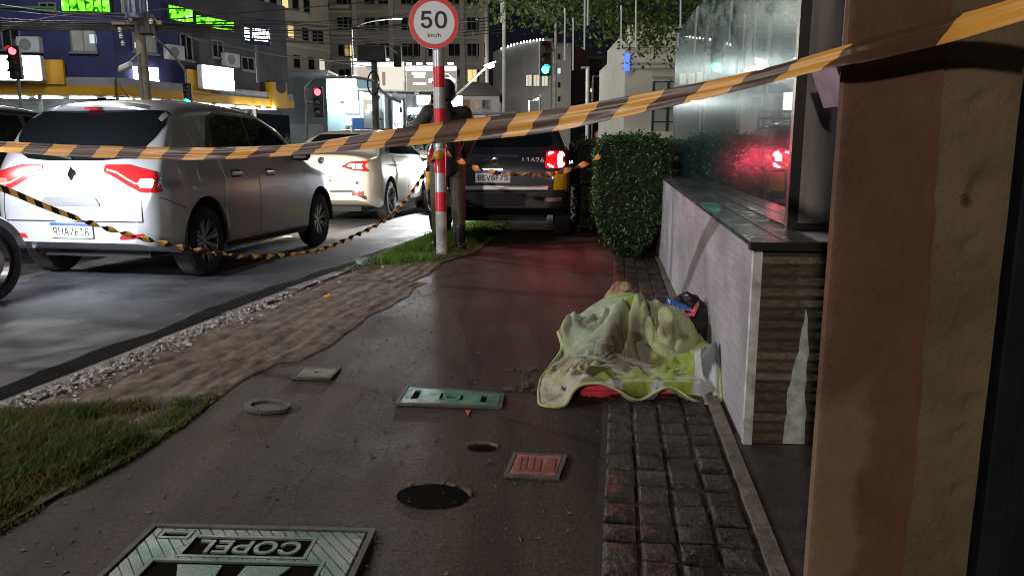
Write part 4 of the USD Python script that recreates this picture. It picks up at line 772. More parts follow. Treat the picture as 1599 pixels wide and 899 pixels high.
ro = np.column_stack([gaussian_filter1d(ro[:, k], 2.2, mode='wrap') for k in range(3)]); ro[-1] = ro[0]
from scipy.interpolate import RBFInterpolator
ctr = np.array([.55, 3.46]); rf = RBFInterpolator(np.vstack([cp3[:, :2], ring[:, :2]]), np.concatenate([cp3[:, 2], ring[:, 2]]), kernel='thin_plate_spline', smoothing=2e-5)
rr_ = np.linspace(1, 0.0, NR) ** .8
XY = ctr + rr_[:, None, None] * (ro[None, :, :2] - ctr); Zb = np.maximum(rf(XY.reshape(-1, 2)).reshape(NR, NT), .006)
Zb = np.where(Zb < .075, np.where((XY[..., 0] > .27) & (XY[..., 0] < .80) & (XY[..., 1] > 3.06) & (XY[..., 1] < 3.66), .072, Zb), Zb)
edge_ = (1 - rr_)[:, None]; kz = np.clip(edge_ / .05, 0, 1); Zb = Zb * kz + ro[None, :, 2] * (1 - kz)
def ridge(p, seed, o=4):                                     # sharp crests, broad hollows
    f, a, t = 1.0, 1.0, 0
    for i in range(o): t = t + a * (1 - np.abs(2 * meshkit.noise(p * f + seed, seed + i) - 1) * 1.6); f *= 2.1; a *= .48
    return t / 1.9
q3 = np.stack([XY[..., 0], XY[..., 1], Zb], -1); wp_ = .10 * np.stack([meshkit.fbm(q3 * 5, 3, 21) - .5, meshkit.fbm(q3 * 5 + 9, 3, 22) - .5, 0 * Zb], -1)
an_ = 1.15 + 1.3 * (meshkit.fbm(q3 * [2.6, 2.6, 0], 2, 5) - .5) * 2
w0 = q3 + wp_; along = w0[..., 0] * np.cos(an_) + w0[..., 1] * np.sin(an_); acr = -w0[..., 0] * np.sin(an_) + w0[..., 1] * np.cos(an_)
f1 = ridge(np.stack([along * 2.2, acr * 7.5, q3[..., 2] * 1.5], -1), 3, 2); f2 = ridge(np.stack([along * 7, acr * 17, q3[..., 2] * 4], -1), 7, 3)
amp = np.clip(edge_ / .12, .08, 1); Zf = Zb + amp * (.125 * (f1 - .55) + .007 * (f2 - .5))
def groove(pts, depth, wid):                                 # a deep tuck between two folds
    ln = LineString([A(*q)[:2] for q in pts]); import shapely
    d = shapely.distance(shapely.points(XY.reshape(-1, 2)), ln).reshape(NR, NT); return -depth * np.exp(-(d / wid) ** 2) + depth * .35 * np.exp(-((d - wid * 2.1) / wid) ** 2)
for g_ in (([(975, 520, 3.52), (968, 550, 3.46), (990, 580, 3.30), (1030, 605, 3.12)], .085, .030), ([(985, 478, 3.66), (982, 510, 3.52), (1000, 535, 3.44), (1050, 545, 3.38)], .055, .020), ([(1012, 478, 3.62), (1018, 500, 3.50), (1040, 520, 3.42)], .045, .016), ([(885, 530, 3.58), (920, 520, 3.58), (950, 500, 3.62)], .035, .018), ([(870, 560, 3.40), (905, 560, 3.32), (935, 550, 3.36)], .030, .016), ([(1060, 560, 3.26), (1095, 555, 3.18), (1120, 556, 3.12)], .02, .014), ([(905, 596, 3.06), (915, 570, 3.22)], .025, .014), ([(1000, 560, 3.34), (1040, 575, 3.22), (1080, 590, 3.08)], .025, .014)): Zf = Zf + 1.25 * groove(*g_) * np.clip(edge_ / .08, 0, 1)
from scipy.ndimage import gaussian_filter
Zf = gaussian_filter(Zf, (1.1, 1.6), mode=('nearest', 'wrap')); Zf = np.maximum(Zf, .006)
mt_ = (XY[..., 0] > .265) & (XY[..., 0] < .815) & (XY[..., 1] > 3.03) & (XY[..., 1] < 3.67) & (np.broadcast_to(edge_, Zf.shape) > .015); Zf = np.where(mt_, np.maximum(Zf, .073 + .010 * (f2 - .3)), Zf); Zf = gaussian_filter(Zf, (.8, 1.2), mode=('nearest', 'wrap')); slp = np.stack(np.gradient(Zf), -1)
lx = .018 * (meshkit.fbm(q3 * 14, 3, 31) - .5) * amp; XY = XY + np.stack([lx, -lx], -1)
XY[..., 0] = np.minimum(XY[..., 0], .824 + (XY[..., 1] - 2.513) * .134 - .006)
C = np.concatenate([XY, Zf[..., None]], -1)[:, ::-1]; N_, M_ = C.shape[:2]
X2, Y2, Z2 = C[..., 0], C[..., 1], C[..., 2]; r2 = np.broadcast_to(rr_[:, None], (NR, NT))
col3 = np.zeros((N_, M_, 3)); w1 = meshkit.fbm(np.stack([X2 * 5, Y2 * 4, Z2 * 3], -1), 4, 8); w2 = meshkit.fbm(np.stack([X2 * 11, Y2 * 11, Z2 * 9 + 3], -1), 4, 9)
lime, pale, white, grey, dk = np.array([.20, .27, .042]), np.array([.25, .32, .175]), np.array([.34, .35, .27]), np.array([.085, .10, .115]), np.array([.085, .065, .035])
col3[:] = lime
def zone(x, y, rx, ry, c, k=1.0):
    global col3
    d = ((X2 - x) / rx) ** 2 + ((Y2 - y) / ry) ** 2 + (w1 - .5) * 1.6; t = np.clip((1.15 - d) * 2.2, 0, 1)[..., None] * k; col3 = col3 * (1 - t) + np.array(c) * t
zone(.34, 3.62, .22, .30, pale); zone(.42, 3.60, .12, .2, (.34, .40, .34), .8); zone(.20, 3.10, .14, .17, white); zone(.72, 3.48, .17, .18, (.31, .36, .19)); zone(.30, 3.22, .12, .10, (.32, .32, .19), .9)
t_ = np.clip((w2 - .56) * 8, 0, .8)[..., None]; col3 = col3 * (1 - t_) + dk * t_
zone(.52, 3.36, .13, .20, (.055, .042, .025), .95); zone(.24, 3.42, .05, .08, (.12, .075, .05), .85); zone(.17, 3.03, .03, .05, (.13, .10, .04), .8)  # first zone paints fold shade into the central valley
th_ = np.broadcast_to(tq[::-1][None] / tt[-1], (N_, M_)); fr_ = (r2 > .80) & (Y2 < 3.32) & (X2 > .36)                    # printed triangles along the front hem
ph = ((X2 - .36) / .17) % 1.0; hgt = .80 + .20 * np.abs(ph - .5) * 2
col3[fr_ & (r2 > hgt)] = (.36, .38, .41); col3[fr_ & (r2 > hgt + .06) & (X2 > .50)] = grey; col3[(X2 > .80) & (Y2 < 3.3) & (r2 > .74) & (w1 > .42)] = (.36, .39, .42); col3[(X2 > .83) & (Y2 > 3.10) & (Y2 < 3.30) & (r2 > .8)] = grey
ln_ = np.sin((along[:, ::-1] if True else 0) * 2 * np.pi * 60) > .6; col3[ln_ & ~fr_] *= .82
hem = r2 > .985; col3[hem] = np.array([.42, .46, .20])
M_cloth = node_mat('blanket_cloth', {'a': ('attribute', {'attribute': 'tint'}), 'g': ('geometry', {}), 'n': ('noise_texture', {'scale': 130, 'detail': 3}), 'b': ('bump', {'strength': .5, 'distance': .004}),
    'p': ('principled_bsdf', {'roughness': .92, 'specular_ior_level': .15, 'sheen_weight': .35, 'sheen_roughness': .5})},
    [('a.color', 'p.base_color'), ('g.position', 'n.vector'), ('n.fac', 'b.height'), ('b.normal', 'p.normal')], 'p.BSDF')
bt = thing('blanket', 'crumpled lime green blanket with grey triangle print heaped against the low wall', 'blanket', (.5, 3.4, 0))
Q = np.array(C); e1 = np.gradient(Q, axis=0); e2 = np.gradient(Q, axis=1); nn = np.cross(e1, e2); nn /= np.linalg.norm(nn, axis=-1, keepdims=True) + 1e-9
i = np.arange(N_ * M_).reshape(N_, M_); q4 = np.stack([i[:-1, :-1], i[1:, :-1], i[1:, 1:], i[:-1, 1:]], -1).reshape(-1, 4); f3 = np.vstack([q4[:, [0, 1, 2]], q4[:, [0, 2, 3]]])
vv, ff = skirted((Q + nn * .004).reshape(-1, 3), (Q - nn * .004).reshape(-1, 3), f3); vv[:, 2] = np.maximum(vv[:, 2], .004)
obj('cloth', (vv, ff), M_cloth, bt, smooth=True, colors=np.vstack([col3.reshape(-1, 3)] * 2))
hm = MB()
hm.tube(Q[0] + [0, 0, .001], .0065, 6)
obj('hem', hm, mat('hem_cloth', (.40, .44, .20), .9, var=.3, vscale=20), bt, smooth=True)
# the red mat under it: a padded slab with rounded rims
mt = thing('sleeping_mat', 'bright red padded mat showing under the front of the green blanket', 'mat', (.53, 3.3, 0))
P = []; poly = [(.28, 3.055), (.79, 3.05), (.83, 3.65), (.25, 3.65)]
cx_, cy_ = .54, 3.35
for s, z in ((1.0, .006), (1.012, .018), (1.015, .032), (1.01, .048), (.985, .058), (.95, .061), (.5, .063), (.02, .063)):
    ring = []
    for a in np.linspace(0, 2 * np.pi, 60, endpoint=False):
        r_ = [abs(math.cos(a)) ** .25 * (1 if math.cos(a) > 0 else -1), abs(math.sin(a)) ** .25 * (1 if math.sin(a) > 0 else -1)]
        ring.append([cx_ + .262 * r_[0] * s, cy_ + .30 * r_[1] * s, z + .003 * math.sin(a * 23) * (1 if .9 < s else 0)])
    P.append(ring + ring[:1])
obj('pad', MB().grid(np.array(P)[:, ::-1]), mat('red_fabric', (.62, .035, .085), .7, var=.25, vscale=18, bump=.4, bscale=60), mt, smooth=50)
obj('seam_piping', MB().tube([[cx_ + .266 * abs(math.cos(a)) ** .25 * np.sign(math.cos(a)), cy_ + .304 * abs(math.sin(a)) ** .25 * np.sign(math.sin(a)), .034] for a in np.linspace(.01, 2 * np.pi - .01, 70)], .004, 5), mat('red_piping', (.35, .02, .03), .6), mt)
def lump(c, r, seed, amp=.35, n=4):
    t = trimesh.creation.icosphere(n, 1.0); w = np.array(t.vertices); d = 1 + amp * (meshkit.fbm(w * 1.8 + seed, 4) - .5) * 2; w = w * d[:, None] * np.array(r) + np.array(c); w[:, 2] = np.maximum(w[:, 2], .012); return w, np.array(t.faces)
bg = thing('dark_bag', 'black cloth bag lying between the green blanket and the wall', 'bag', (.90, 3.75, 0))
obj('bag_body', lump((.895, 3.72, .15), (.12, .16, .17), 3.0), mat('black_cloth', (.012, .012, .014), .85, bump=.6, bscale=40), bg, smooth=True)
obj('strap', MB().tube([[.86, 3.66, .30], [.83, 3.62, .34], [.86, 3.60, .36], [.91, 3.62, .33], [.93, 3.68, .29]], .008, 6), mat('black_cloth', (.012, .012, .014), .85), bg)
cb = thing('brown_bundle', 'small tan cloth bundle sticking out behind the top of the green blanket', 'bundle', (.60, 3.9, 0))
obj('bundle', lump((.58, 3.88, .22), (.10, .09, .13), 7.0), mat('tan_cloth', (.30, .20, .12), .9, var=.4, vscale=14, bump=.5, bscale=50), cb, smooth=True)
obj('knot', lump((.60, 3.84, .345), (.03, .03, .03), 9.0, n=3), mat('tan_cloth', (.30, .20, .12), .9), cb, smooth=True)
def sheet(pts, thick):
    pts = np.array(pts, float); n = unit(np.cross(pts[1] - pts[0], pts[-1] - pts[0])) * thick / 2; k = len(pts)
    t = trimesh.creation.triangulate_polygon(Polygon(np.column_stack([(pts - pts[0]) @ unit(pts[1] - pts[0]), (pts - pts[0]) @ unit(np.cross(n, pts[1] - pts[0]))])), engine='earcut')
    V = np.vstack([pts + n, pts - n]); F = [list(q) for q in t[1]] + [[q[2] + k, q[1] + k, q[0] + k] for q in t[1]]
    for j in range(k): a, b = j, (j + 1) % k; F += [[a, a + k, b + k], [a, b + k, b]]
    return V, np.array(F)
pp = thing('leaflet', 'folded blue and white paper leaflet propped on the heap by the wall', 'leaflet', (.80, 3.7, .3))
obj('white_sheet', sheet([A(1043, 467, 3.60), A(1047, 479, 3.58), A(1081, 486, 3.55), A(1078, 480, 3.62)], .003), mat('paper_white', (.62, .66, .74), .8), pp)
obj('blue_sheet', sheet([A(1040, 478, 3.585), A(1041, 462, 3.62), A(1046, 466, 3.61), A(1079, 482, 3.56), A(1077, 484, 3.56), A(1047, 480, 3.575)], .004), mat('paper_blue', (.03, .09, .42), .7), pp)
pk = thing('pink_wrapper', 'crumpled pink plastic wrapper between the leaflet and the wall', 'wrapper', (.90, 3.6, .3))
obj('wrapper', sheet([A(1079, 488, 3.54), A(1086, 476, 3.56), A(1091, 470, 3.60), A(1092, 476, 3.58), A(1086, 490, 3.52)], .004), mat('pink_plastic', (.62, .10, .16), .35, coat=.4), pk)
obj('torn_flap', sheet([A(1066, 490, 3.52), A(1084, 487, 3.53), A(1085, 493, 3.50), A(1070, 494, 3.50)], .003), mat('pink_plastic', (.62, .10, .16), .35), pk)

# ------------------------------------------------------------------ covers and small things in the pavement
M_gpl = mat('green_cover', (.022, .155, .115), .55, var=.4, vscale=9, bump=.4, bscale=60, rvar=.15)
M_gir = mat('worn_iron', (.235, .245, .235), .5, metal=.35, color2=(.04, .14, .10), vscale=3.2, bump=.35, bscale=70, rvar=.12)
M_hole = mat('recess_shade', (.008, .007, .006), 1.0, spec=.02)  # near-black colour stands in for shade inside pit, slot and recesses
def frame_of(o, ux): ux = unit(np.array([*ux[:2], 0])); return np.array([*o[:2], 0]), ux, np.array([-ux[1], ux[0], 0])
# large inspection cover
a, b = G(240, 824), G(588, 832); o, ux, uy = frame_of(a, b - a); wd = float(np.linalg.norm((b - a)[:2])); dp = .62
mc = thing('inspection_cover', 'large ribbed grey green inspection cover with raised upside down letters in the foreground', 'manhole cover', (*((a + b)[:2] / 2), 0))
def L(x, y): q = o + ux * x - uy * y; return np.array([q[0], q[1]])
def rect(x0, x1, y0, y1): return Polygon([L(x0, y0), L(x1, y0), L(x1, y1), L(x0, y1)])
fr = rect(0, wd, 0, dp).difference(rect(.016, wd - .016, .016, dp - .016))
obj('frame', MB().prism(fr, .002, .016), mat('cover_frame', (.085, .085, .075), .8, metal=.0, var=.4, vscale=12), mc)
obj('cover_plate', MB().prism(rect(.020, wd - .020, .020, dp - .020), .002, .008), M_gir, mc)
inner = rect(.024, wd - .024, .024, dp - .024); txt_box = rect(.155, wd - .155, .065, .155); big = rect(.10, wd - .10, .185, dp - .10); key = rect(.058, .125, .045, .066); key2 = rect(wd - .125, wd - .058, dp - .066, dp - .045)
field = inner.difference(unary_union([txt_box.buffer(.012, join_style=2), big.buffer(.012, join_style=2), key.buffer(.014, join_style=2), key2.buffer(.014, join_style=2)]))
s = -.6
while s < wd + .6:                                           # raised diagonal ribs
    p0, p1 = L(s, 0), L(s + dp * .80, dp); d = unit(p1 - p0); n = np.array([-d[1], d[0]]) * .0115
    rib = Polygon([p0 - n, p1 - n, p1 + n, p0 + n]).intersection(field)
    if rib.area > 2e-5: 
        for g_ in getattr(rib, 'geoms', [rib]):
            if g_.area > 2e-5: obj('rib', MB().prism(g_, .007, .0135), M_gir, mc)
    s += .0335
for nm, bx in (('letter_frame', txt_box), ('emblem_frame', big), ('key_frame', key), ('key_frame', key2)): obj(nm, MB().prism(bx.buffer(.010, join_style=2).difference(bx), .007, .0145), M_gir, mc)
for bx in (txt_box, key, key2): obj('recess', MB().prism(bx, .007, .0088), M_hole, mc)
obj('recess', MB().prism(big, .007, .0086), M_hole, mc)
ct = L(wd / 2, .110)
obj('letters', text('COPEL', .058, (*ct, .0085), -ux, -uy, .0055, True, wd * .44), M_gir, mc)
# emblem: two sloping blocks, partly out of the frame
em = MB(); c0 = L(wd / 2, .29)
for sgn in (-1, 1): em.prism(Polygon([L(wd / 2 + sgn * .03, .20), L(wd / 2 + sgn * .145, .20), L(wd / 2 + sgn * .10, .30), L(wd / 2 + sgn * .02, .33)]), .0084, .0135)
obj('emblem', em, M_gir, mc)
# green slotted cover
def flat_cover(name, label, corners, material, rim=.010, holes=(), zt=.012, cat='manhole cover'):
    c = [G(*q)[:2] for q in corners]; cen = np.mean(c, 0); t = thing(name, label, cat, (*cen, 0))
    P0 = Polygon(c); 
    obj('frame', MB().prism(P0.buffer(rim, join_style=2).difference(P0.buffer(-.003, join_style=2)), .002, zt + .001), mat('cover_frame', (.085, .085, .075), .8), t)
    def bl(s, r): return c[0] * (1 - s) * (1 - r) + c[1] * s * (1 - r) + c[2] * s * r + c[3] * (1 - s) * r
    hp = [Polygon([bl(x0, y0), bl(x1, y0), bl(x1, y1), bl(x0, y1)]) for x0, x1, y0, y1 in holes]
    obj('cover_plate', MB().prism(P0.buffer(-.006, join_style=2).difference(unary_union(hp)) if hp else P0.buffer(-.006, join_style=2), .002, zt), material, t)
    if hp: obj('recess', MB().prism(P0.buffer(-.008, join_style=2), .002, zt - .006), M_hole, t)
    return t, bl
t, bl = flat_cover('slotted_cover', 'long green slotted cover in the middle of the pavement', [(638, 606), (784, 619), (780, 638), (622, 632)], M_gpl, holes=((.10, .17, .25, .75), (.80, .86, .25, .75), (.38, .62, .30, .36), (.38, .62, .66, .72), (.38, .41, .36, .66), (.59, .62, .36, .66), (.45, .55, .44, .58)))
t, bl = flat_cover('small_grey_cover', 'small plain grey cover left of the long green slotted cover', [(474, 577), (529, 578), (514, 593), (459, 592)], mat('grey_cover', (.165, .165, .13), .7, var=.4, vscale=12, bump=.4, bscale=50), holes=((.44, .56, .4, .55),))
t, bl = flat_cover('red_plate', 'small square reddish metal plate with worn raised lines right of the green cover', [(806, 712), (881, 716), (869, 748), (792, 744)], mat('red_iron', (.29, .105, .075), .6, var=.35, vscale=14, bump=.4, bscale=60), zt=.011)
for k, (x0, x1) in enumerate(((.12, .16), (.24, .28), (.38, .43), (.52, .57), (.70, .86))):
    q = [bl(x0 + .06 * r, y) for r, y in ((0, .18), (0, .82))] + [bl(x1 + .06, .82), bl(x1, .18)]
    obj('raised_line', MB().prism(Polygon(q).buffer(0), .0105, .0135), mat('red_iron_dark', (.17, .06, .045), .6), t)
def ell(cx, cy, rx, ry, n=28): return [G(cx + rx * math.cos(a), cy + ry * math.sin(a))[:2] for a in np.linspace(0, 2 * np.pi, n, endpoint=False)]
rg = thing('round_ring', 'round worn metal ring cover left of the small grey cover', 'manhole cover', (*G(418, 637)[:2], 0))
obj('ring', MB().prism(Polygon(ell(418, 637, 37, 10)).difference(Polygon(ell(418, 637, 26, 6.2))), .002, .016), mat('ring_metal', (.075, .075, .07), .85, metal=.1, var=.4, vscale=14), rg)
obj('lid', MB().prism(Polygon(ell(418, 637, 25, 6.0)), .002, .008), mat('ring_lid', (.06, .055, .05), .7, var=.3, vscale=20), rg)
rh = thing('round_pit', 'dark round open pit with a chipped pale rim in the pavement', 'pit', (*G(678, 776)[:2], 0))
obj('pit_shade_disc', MB().prism(Polygon(ell(675, 776, 56, 19)), .0025, .0045), M_hole, rh)  # flat disc on the pavement, depth given by its dark colour
pts = ell(677, 775, 62, 22, 36)
for j in range(36):
    a0, a1 = j * 10, j * 10 + 9
    if not (215 < a0 < 355) or R.random() < .3: continue
    ra_, rb_ = 1.0, R.uniform(.88, .94)
    c_ = G(676, 776)[:2]; q = [c_ + (np.array(G(676 + 60 * k * math.cos(math.radians(x)), 776 + 20.5 * k * math.sin(math.radians(x)))[:2]) - c_) for k, x in ((rb_, a0), (1.0 + R.uniform(0, .05), a0), (1.0 + R.uniform(0, .05), a1), (rb_, a1))]
    obj('rim_chip', MB().prism(Polygon(q).buffer(0), .003, .006 + R.uniform(0, .007)), mat('pale_chip', (.11, .085, .068), .95, var=.4, vscale=30), rh)
sl = thing('small_slot', 'narrow dark drain slot with a raised lip behind the round pit', 'drain', (*G(752, 700)[:2], 0))
obj('slot', MB().prism(Polygon(ell(752, 701, 22, 4.2, 14)), .0025, .0045), M_hole, sl); obj('lip', MB().tube([[*G(x, y)[:2], .006] for x, y in ((728, 696), (745, 693.5), (765, 694), (779, 699))], .006, 6), mat('pale_chip', (.11, .085, .068), .95), sl)
br = thing('broken_patch', 'broken rough patch of pavement beside the left corner of the blanket', 'rubble patch', (*G(820, 592)[:2], 0))
for k in range(16):
    px, py = R.uniform(795, 842), R.uniform(572, 612); c_ = G(px, py); s = R.uniform(.008, .022)
    w = RN.normal(size=(9, 3)) * [s, s, s * .28] + [c_[0], c_[1], .006]; obj('concrete_piece', trimesh.Trimesh(w).convex_hull, mat('broken_concrete', (.055, .042, .035), .85, var=.5, vscale=25), br)
lf = thing('orange_peel', 'small orange scrap lying on the earth verge', 'scrap', (*G(512, 468)[:2], .02))
obj('scrap', lump(np.array(G(512, 467)) + [0, 0, .022], (.026, .02, .010), 2.0, n=3), mat('orange_scrap', (.75, .36, .04), .6), lf, smooth=True)
obj('curl', lump(np.array(G(515, 466)) + [0, 0, .034], (.010, .012, .006), 5.0, n=2), mat('orange_scrap', (.75, .36, .04), .6), lf, smooth=True)
ks = thing('kerb_stone', 'loose pale kerb stone at the tip of the bright grass', 'stone', (*G(570, 413)[:2], 0))
c_ = G(572, 414); w = RN.normal(size=(16, 3)); w /= np.linalg.norm(w, axis=1, keepdims=True); obj('stone', trimesh.Trimesh(w * [.11, .07, .05] + [c_[0], c_[1], .035]).convex_hull, mat('pale_stone', (.36, .36, .35), .85, var=.3, vscale=14, bump=.5, bscale=40), ks)
rb = thing('red_scrap', 'tiny red plastic scrap on the pavement in front of the green slotted cover', 'scrap', (*G(731, 645)[:2], 0))
obj('scrap', MB().prism(Polygon([G(727, 642)[:2], G(735, 642)[:2], G(731, 651)[:2]]), .003, .007), mat('red_scrap', (.5, .03, .03), .5), rb)

# ------------------------------------------------------------------ speed limit sign
SP = np.array([*G(690, 398)[:2], 0]); sg = thing('speed_sign', 'round speed limit sign reading 50 km/h on a red and silver striped pole', 'road sign', SP)
M_band = mat('silver_band', (.46, .47, .49), .30, metal=.25, var=.15, vscale=12, coat=.3); M_rb = mat('red_band', (.62, .022, .035), .30, coat=.4, var=.1, vscale=12); M_post = mat('white_post', (.55, .54, .52), .55, var=.25, vscale=9)
def zpx(y): return float(A(688, y, SP[1])[2])
zb_ = [0] + [zpx(y) for y in (330, 300, 270, 243, 206, 170, 137, 105)] + [zpx(38) + .1]
lv = [(zb_[k], zb_[k + 1], M_post if k == 0 else M_rb if k % 2 else M_band, 'post_foot' if k == 0 else 'red_band' if k % 2 else 'silver_band') for k in range(9)]
for z0, z1, m, nm in lv: obj(nm, MB().lathe([(0, z0), (.058 + (.001 if m is M_rb else 0), z0), (.058 + (.001 if m is M_rb else 0), z1), (0, z1)], 28, SP), m, sg, smooth=40)
obj('clamp', MB().lathe([(.058, 1.10), (.068, 1.105), (.068, 1.145), (.058, 1.15)], 24, SP), M_gmetal, sg, smooth=40)
sn = unit(np.array([.06, -1, 0])); su = np.cross(Z_, sn) * 1.0; su = unit(np.array([-sn[1], sn[0], 0])); sc_ = SP + np.array([-.033, -.075, zpx(38)]); r0 = .248
fc = obj('sign_plate', MB().lathe([(0, 0), (r0, 0), (r0, .004), (0, .004)], 56, sc_, su, Z_, sn), mat('sign_white', (.66, .67, .68), .45, coat=.3), sg)
obj('red_ring', MB().lathe([(r0 - .046, .0045), (r0 - .002, .0045), (r0 - .002, .006), (r0 - .046, .006), (r0 - .046, .0045)], 56, sc_, su, Z_, sn), mat('sign_red', (.60, .035, .035), .4, coat=.3), fc)
obj('numerals', text('50', .152, sc_ + sn * .0045 + Z_ * .028, su, Z_, .0018, True, .255), M_ink, fc); obj('unit_letters', text('km/h', .036, sc_ + sn * .0045 - Z_ * .118, su, Z_, .0018, False, .125), M_ink, fc)
obj('bracket', MB().obox(sc_ - sn * .02, su, sn, Z_, .20, .03, .03).obox(sc_ - sn * .02 - Z_ * .12, su, sn, Z_, .14, .03, .03), M_gmetal, sg)

# ------------------------------------------------------------------ barrier tapes
def tape_mat(name, yellow, dark, period, slant, trans):
    return node_mat(name, {'a': ('attribute', {'attribute': 'tint'}), 's': ('separate_xyz', {}), 'm1': ('math', {'math_type': 'multiply_add', 'value2': slant}), 'm2': ('math', {'math_type': 'divide', 'value2': period}), 'fr': ('math', {'math_type': 'fraction'}), 'lt': ('math', {'math_type': 'less_than', 'value2': .5}),
        'mx': ('mix', {'color1': dark, 'color2': yellow}), 'p': ('principled_bsdf', {'roughness': .45, 'specular_ior_level': .35}), 't': ('translucent_bsdf', {}), 'c': ('mix_closure', {'fac': trans})},
        [('a.vector', 's.vector'), ('s.y', 'm1.value1'), ('s.x', 'm1.value3'), ('m1.value', 'm2.value1'), ('m2.value', 'fr.value1'), ('fr.value', 'lt.value1'), ('lt.value', 'mx.fac'), ('mx.color', 'p.base_color'), ('mx.color', 't.color'), ('p.BSDF', 'c.closure1'), ('t.BSDF', 'c.closure2')], 'c.closure')
def spline(pts, n):
    p = np.array(pts, float); t = np.concatenate([[0], np.cumsum(np.linalg.norm(np.diff(p[:, :3], axis=0), axis=1))]); return Pchip(t, p)(np.linspace(0, t[-1], n))
def ribbon(pts, widths, twist, n, m, fold=0.0, seed=0):
    p = spline(np.column_stack([pts, widths]), n); w = p[:, 3]; p = p[:, :3]; d = np.gradient(p, axis=0); d /= np.linalg.norm(d, axis=1, keepdims=True)
    s = np.concatenate([[0], np.cumsum(np.linalg.norm(np.diff(p, axis=0), axis=1))]); up = Z_ - d * (d @ Z_)[:, None]; up /= np.linalg.norm(up, axis=1, keepdims=True); ou = np.cross(d, up)
    an = twist(s) if callable(twist) else np.full(n, twist); a = np.cos(an)[:, None] * up + np.sin(an)[:, None] * ou; b = np.cross(d, a); k = np.linspace(-.5, .5, m)
    rip = fold * (np.sin(k[None] * 11 + 2.2 * np.sin(s * 1.7 + seed)[:, None]) + .6 * np.sin(k[None] * 19 + s[:, None] * 2.6))
    Q = p[:, None] + a[:, None] * (k[None, :, None] * w[:, None, None]) + b[:, None] * (rip * w[:, None])[..., None]
    col = np.stack([np.broadcast_to(s[:, None], Q.shape[:2]), np.broadcast_to(k[None] * w[:, None], Q.shape[:2]), np.zeros(Q.shape[:2])], -1)
    return Q, col
M_tp = tape_mat('barrier_tape', (.66, .34, .06), (.085, .042, .026), .40, 1.1, .34)
def put_tape(name, label, Q, col, m):
    v, f = MB().grid(Q).get(); n_ = len(v); e1 = np.gradient(Q, axis=0); e2 = np.gradient(Q, axis=1); nn = np.cross(e1, e2); nn /= np.linalg.norm(nn, axis=-1, keepdims=True) + 1e-9
    vv, ff = skirted(v, v - nn.reshape(-1, 3) * .0006, f); return obj(name, (vv, ff), m, None, smooth=True, label=label, cat='barrier tape', colors=np.vstack([col.reshape(-1, 3)] * 2))
main = [(1680, -14, 1.26, .050), (1505, 40, 1.40, .052), (1330, 84, 1.44, .050), (1200, 118, 1.75, .056), (1020, 158, 2.25, .070), (850, 190, 2.90, .090), (690, 207, 3.60, .098), (560, 222, 4.10, .092), (430, 235, 4.55, .088), (300, 240, 4.9, .084), (150, 237, 5.2, .082), (0, 229, 5.4, .080), (-170, 214, 5.7, .080)]
Q, cl = ribbon([A(a, b, y) for a, b, y, _ in main], [w for *_, w in main], lambda s: .35 + .30 * np.sin(s * 1.9), 320, 11, .045, 1)
put_tape('barrier_tape', 'wide yellow and black barrier tape stretched across the whole picture in front of the column', Q, cl, M_tp)
low = [(-120, 255, 5.0), (0, 293, 5.05), (85, 328, 5.1), (200, 366, 5.15), (300, 389, 5.25), (400, 401, 5.5), (480, 395, 5.9), (560, 366, 6.5), (620, 330, 7.0), (660, 276, 7.5), (683, 241, 7.70)]
Q, cl = ribbon([A(*q) for q in low], [.05] * 2 + [.045] + [.042] * 8, lambda s: np.where(s < 1.0, .3, .3 + (s - 1.0) * 26), 900, 5, .0)
put_tape('barrier_tape', 'sagging barrier tape twisted like a rope below the silver hatchback, tied to the striped pole', Q, cl, tape_mat('twisted_tape', (.72, .42, .10), (.03, .014, .010), .11, .6, .2))
far = [(697, 239, 7.72), (720, 252, 7.66), (745, 263, 7.6), (800, 272, 7.5), (850, 273, 7.4), (900, 261, 7.32), (936, 244, 7.25)]
Q, cl = ribbon([A(*q) for q in far], [.055] * 7, lambda s: s * 17, 400, 5, .0)
put_tape('barrier_tape', 'short thin barrier tape sagging from the striped pole to the hedge', Q, cl, tape_mat('far_tape', (.75, .32, .08), (.10, .03, .02), .16, .6, .25))
kn = obj('tape_knot', lump((SP[0] - .01, SP[1] - .06, 1.03), (.055, .04, .05), 4.0, n=3), M_tp, sg, smooth=True)

# ------------------------------------------------------------------ the standing person
def skin_of(bones, refine=.03, smooth_it=10):
    B = []
    for p0, r0, p1, r1 in bones:
        B.append(manifold3d.Manifold.batch_hull([manifold3d.Manifold.sphere(r0, 20).translate(tuple(map(float, p0))), manifold3d.Manifold.sphere(r1, 20).translate(tuple(map(float, p1)))]))
    m = manifold3d.Manifold.batch_boolean(B, manifold3d.OpType.Add).refine_to_length(refine); q = m.to_mesh()
    t = trimesh.Trimesh(np.array(q.vert_properties[:, :3]), np.array(q.tri_verts)); trimesh.smoothing.filter_taubin(t, iterations=smooth_it); return np.array(t.vertices), np.array(t.faces)
pb = np.array([*A(699, 300, 8.15)[:2], 0.0]); pe = thing('person', 'person in dark jacket and cap behind the striped pole, one hand raised to the head', 'person', pb, math.radians(22), world=False)
hip, ch, nk = (0, 0, .98), (0, .0, 1.36), (0, .01, 1.54)
shl, shr = (-.20, 0, 1.47), (.20, 0, 1.47); ell_, elr = (-.36, .06, 1.24), (.27, .02, 1.18); hdl, hdr = (-.155, .10, 1.50), (.22, .18, .98)
kl, kr = (-.10, .03, .52), (.11, -.02, .52); al, ar = (-.11, .0, .09), (.12, -.04, .09)
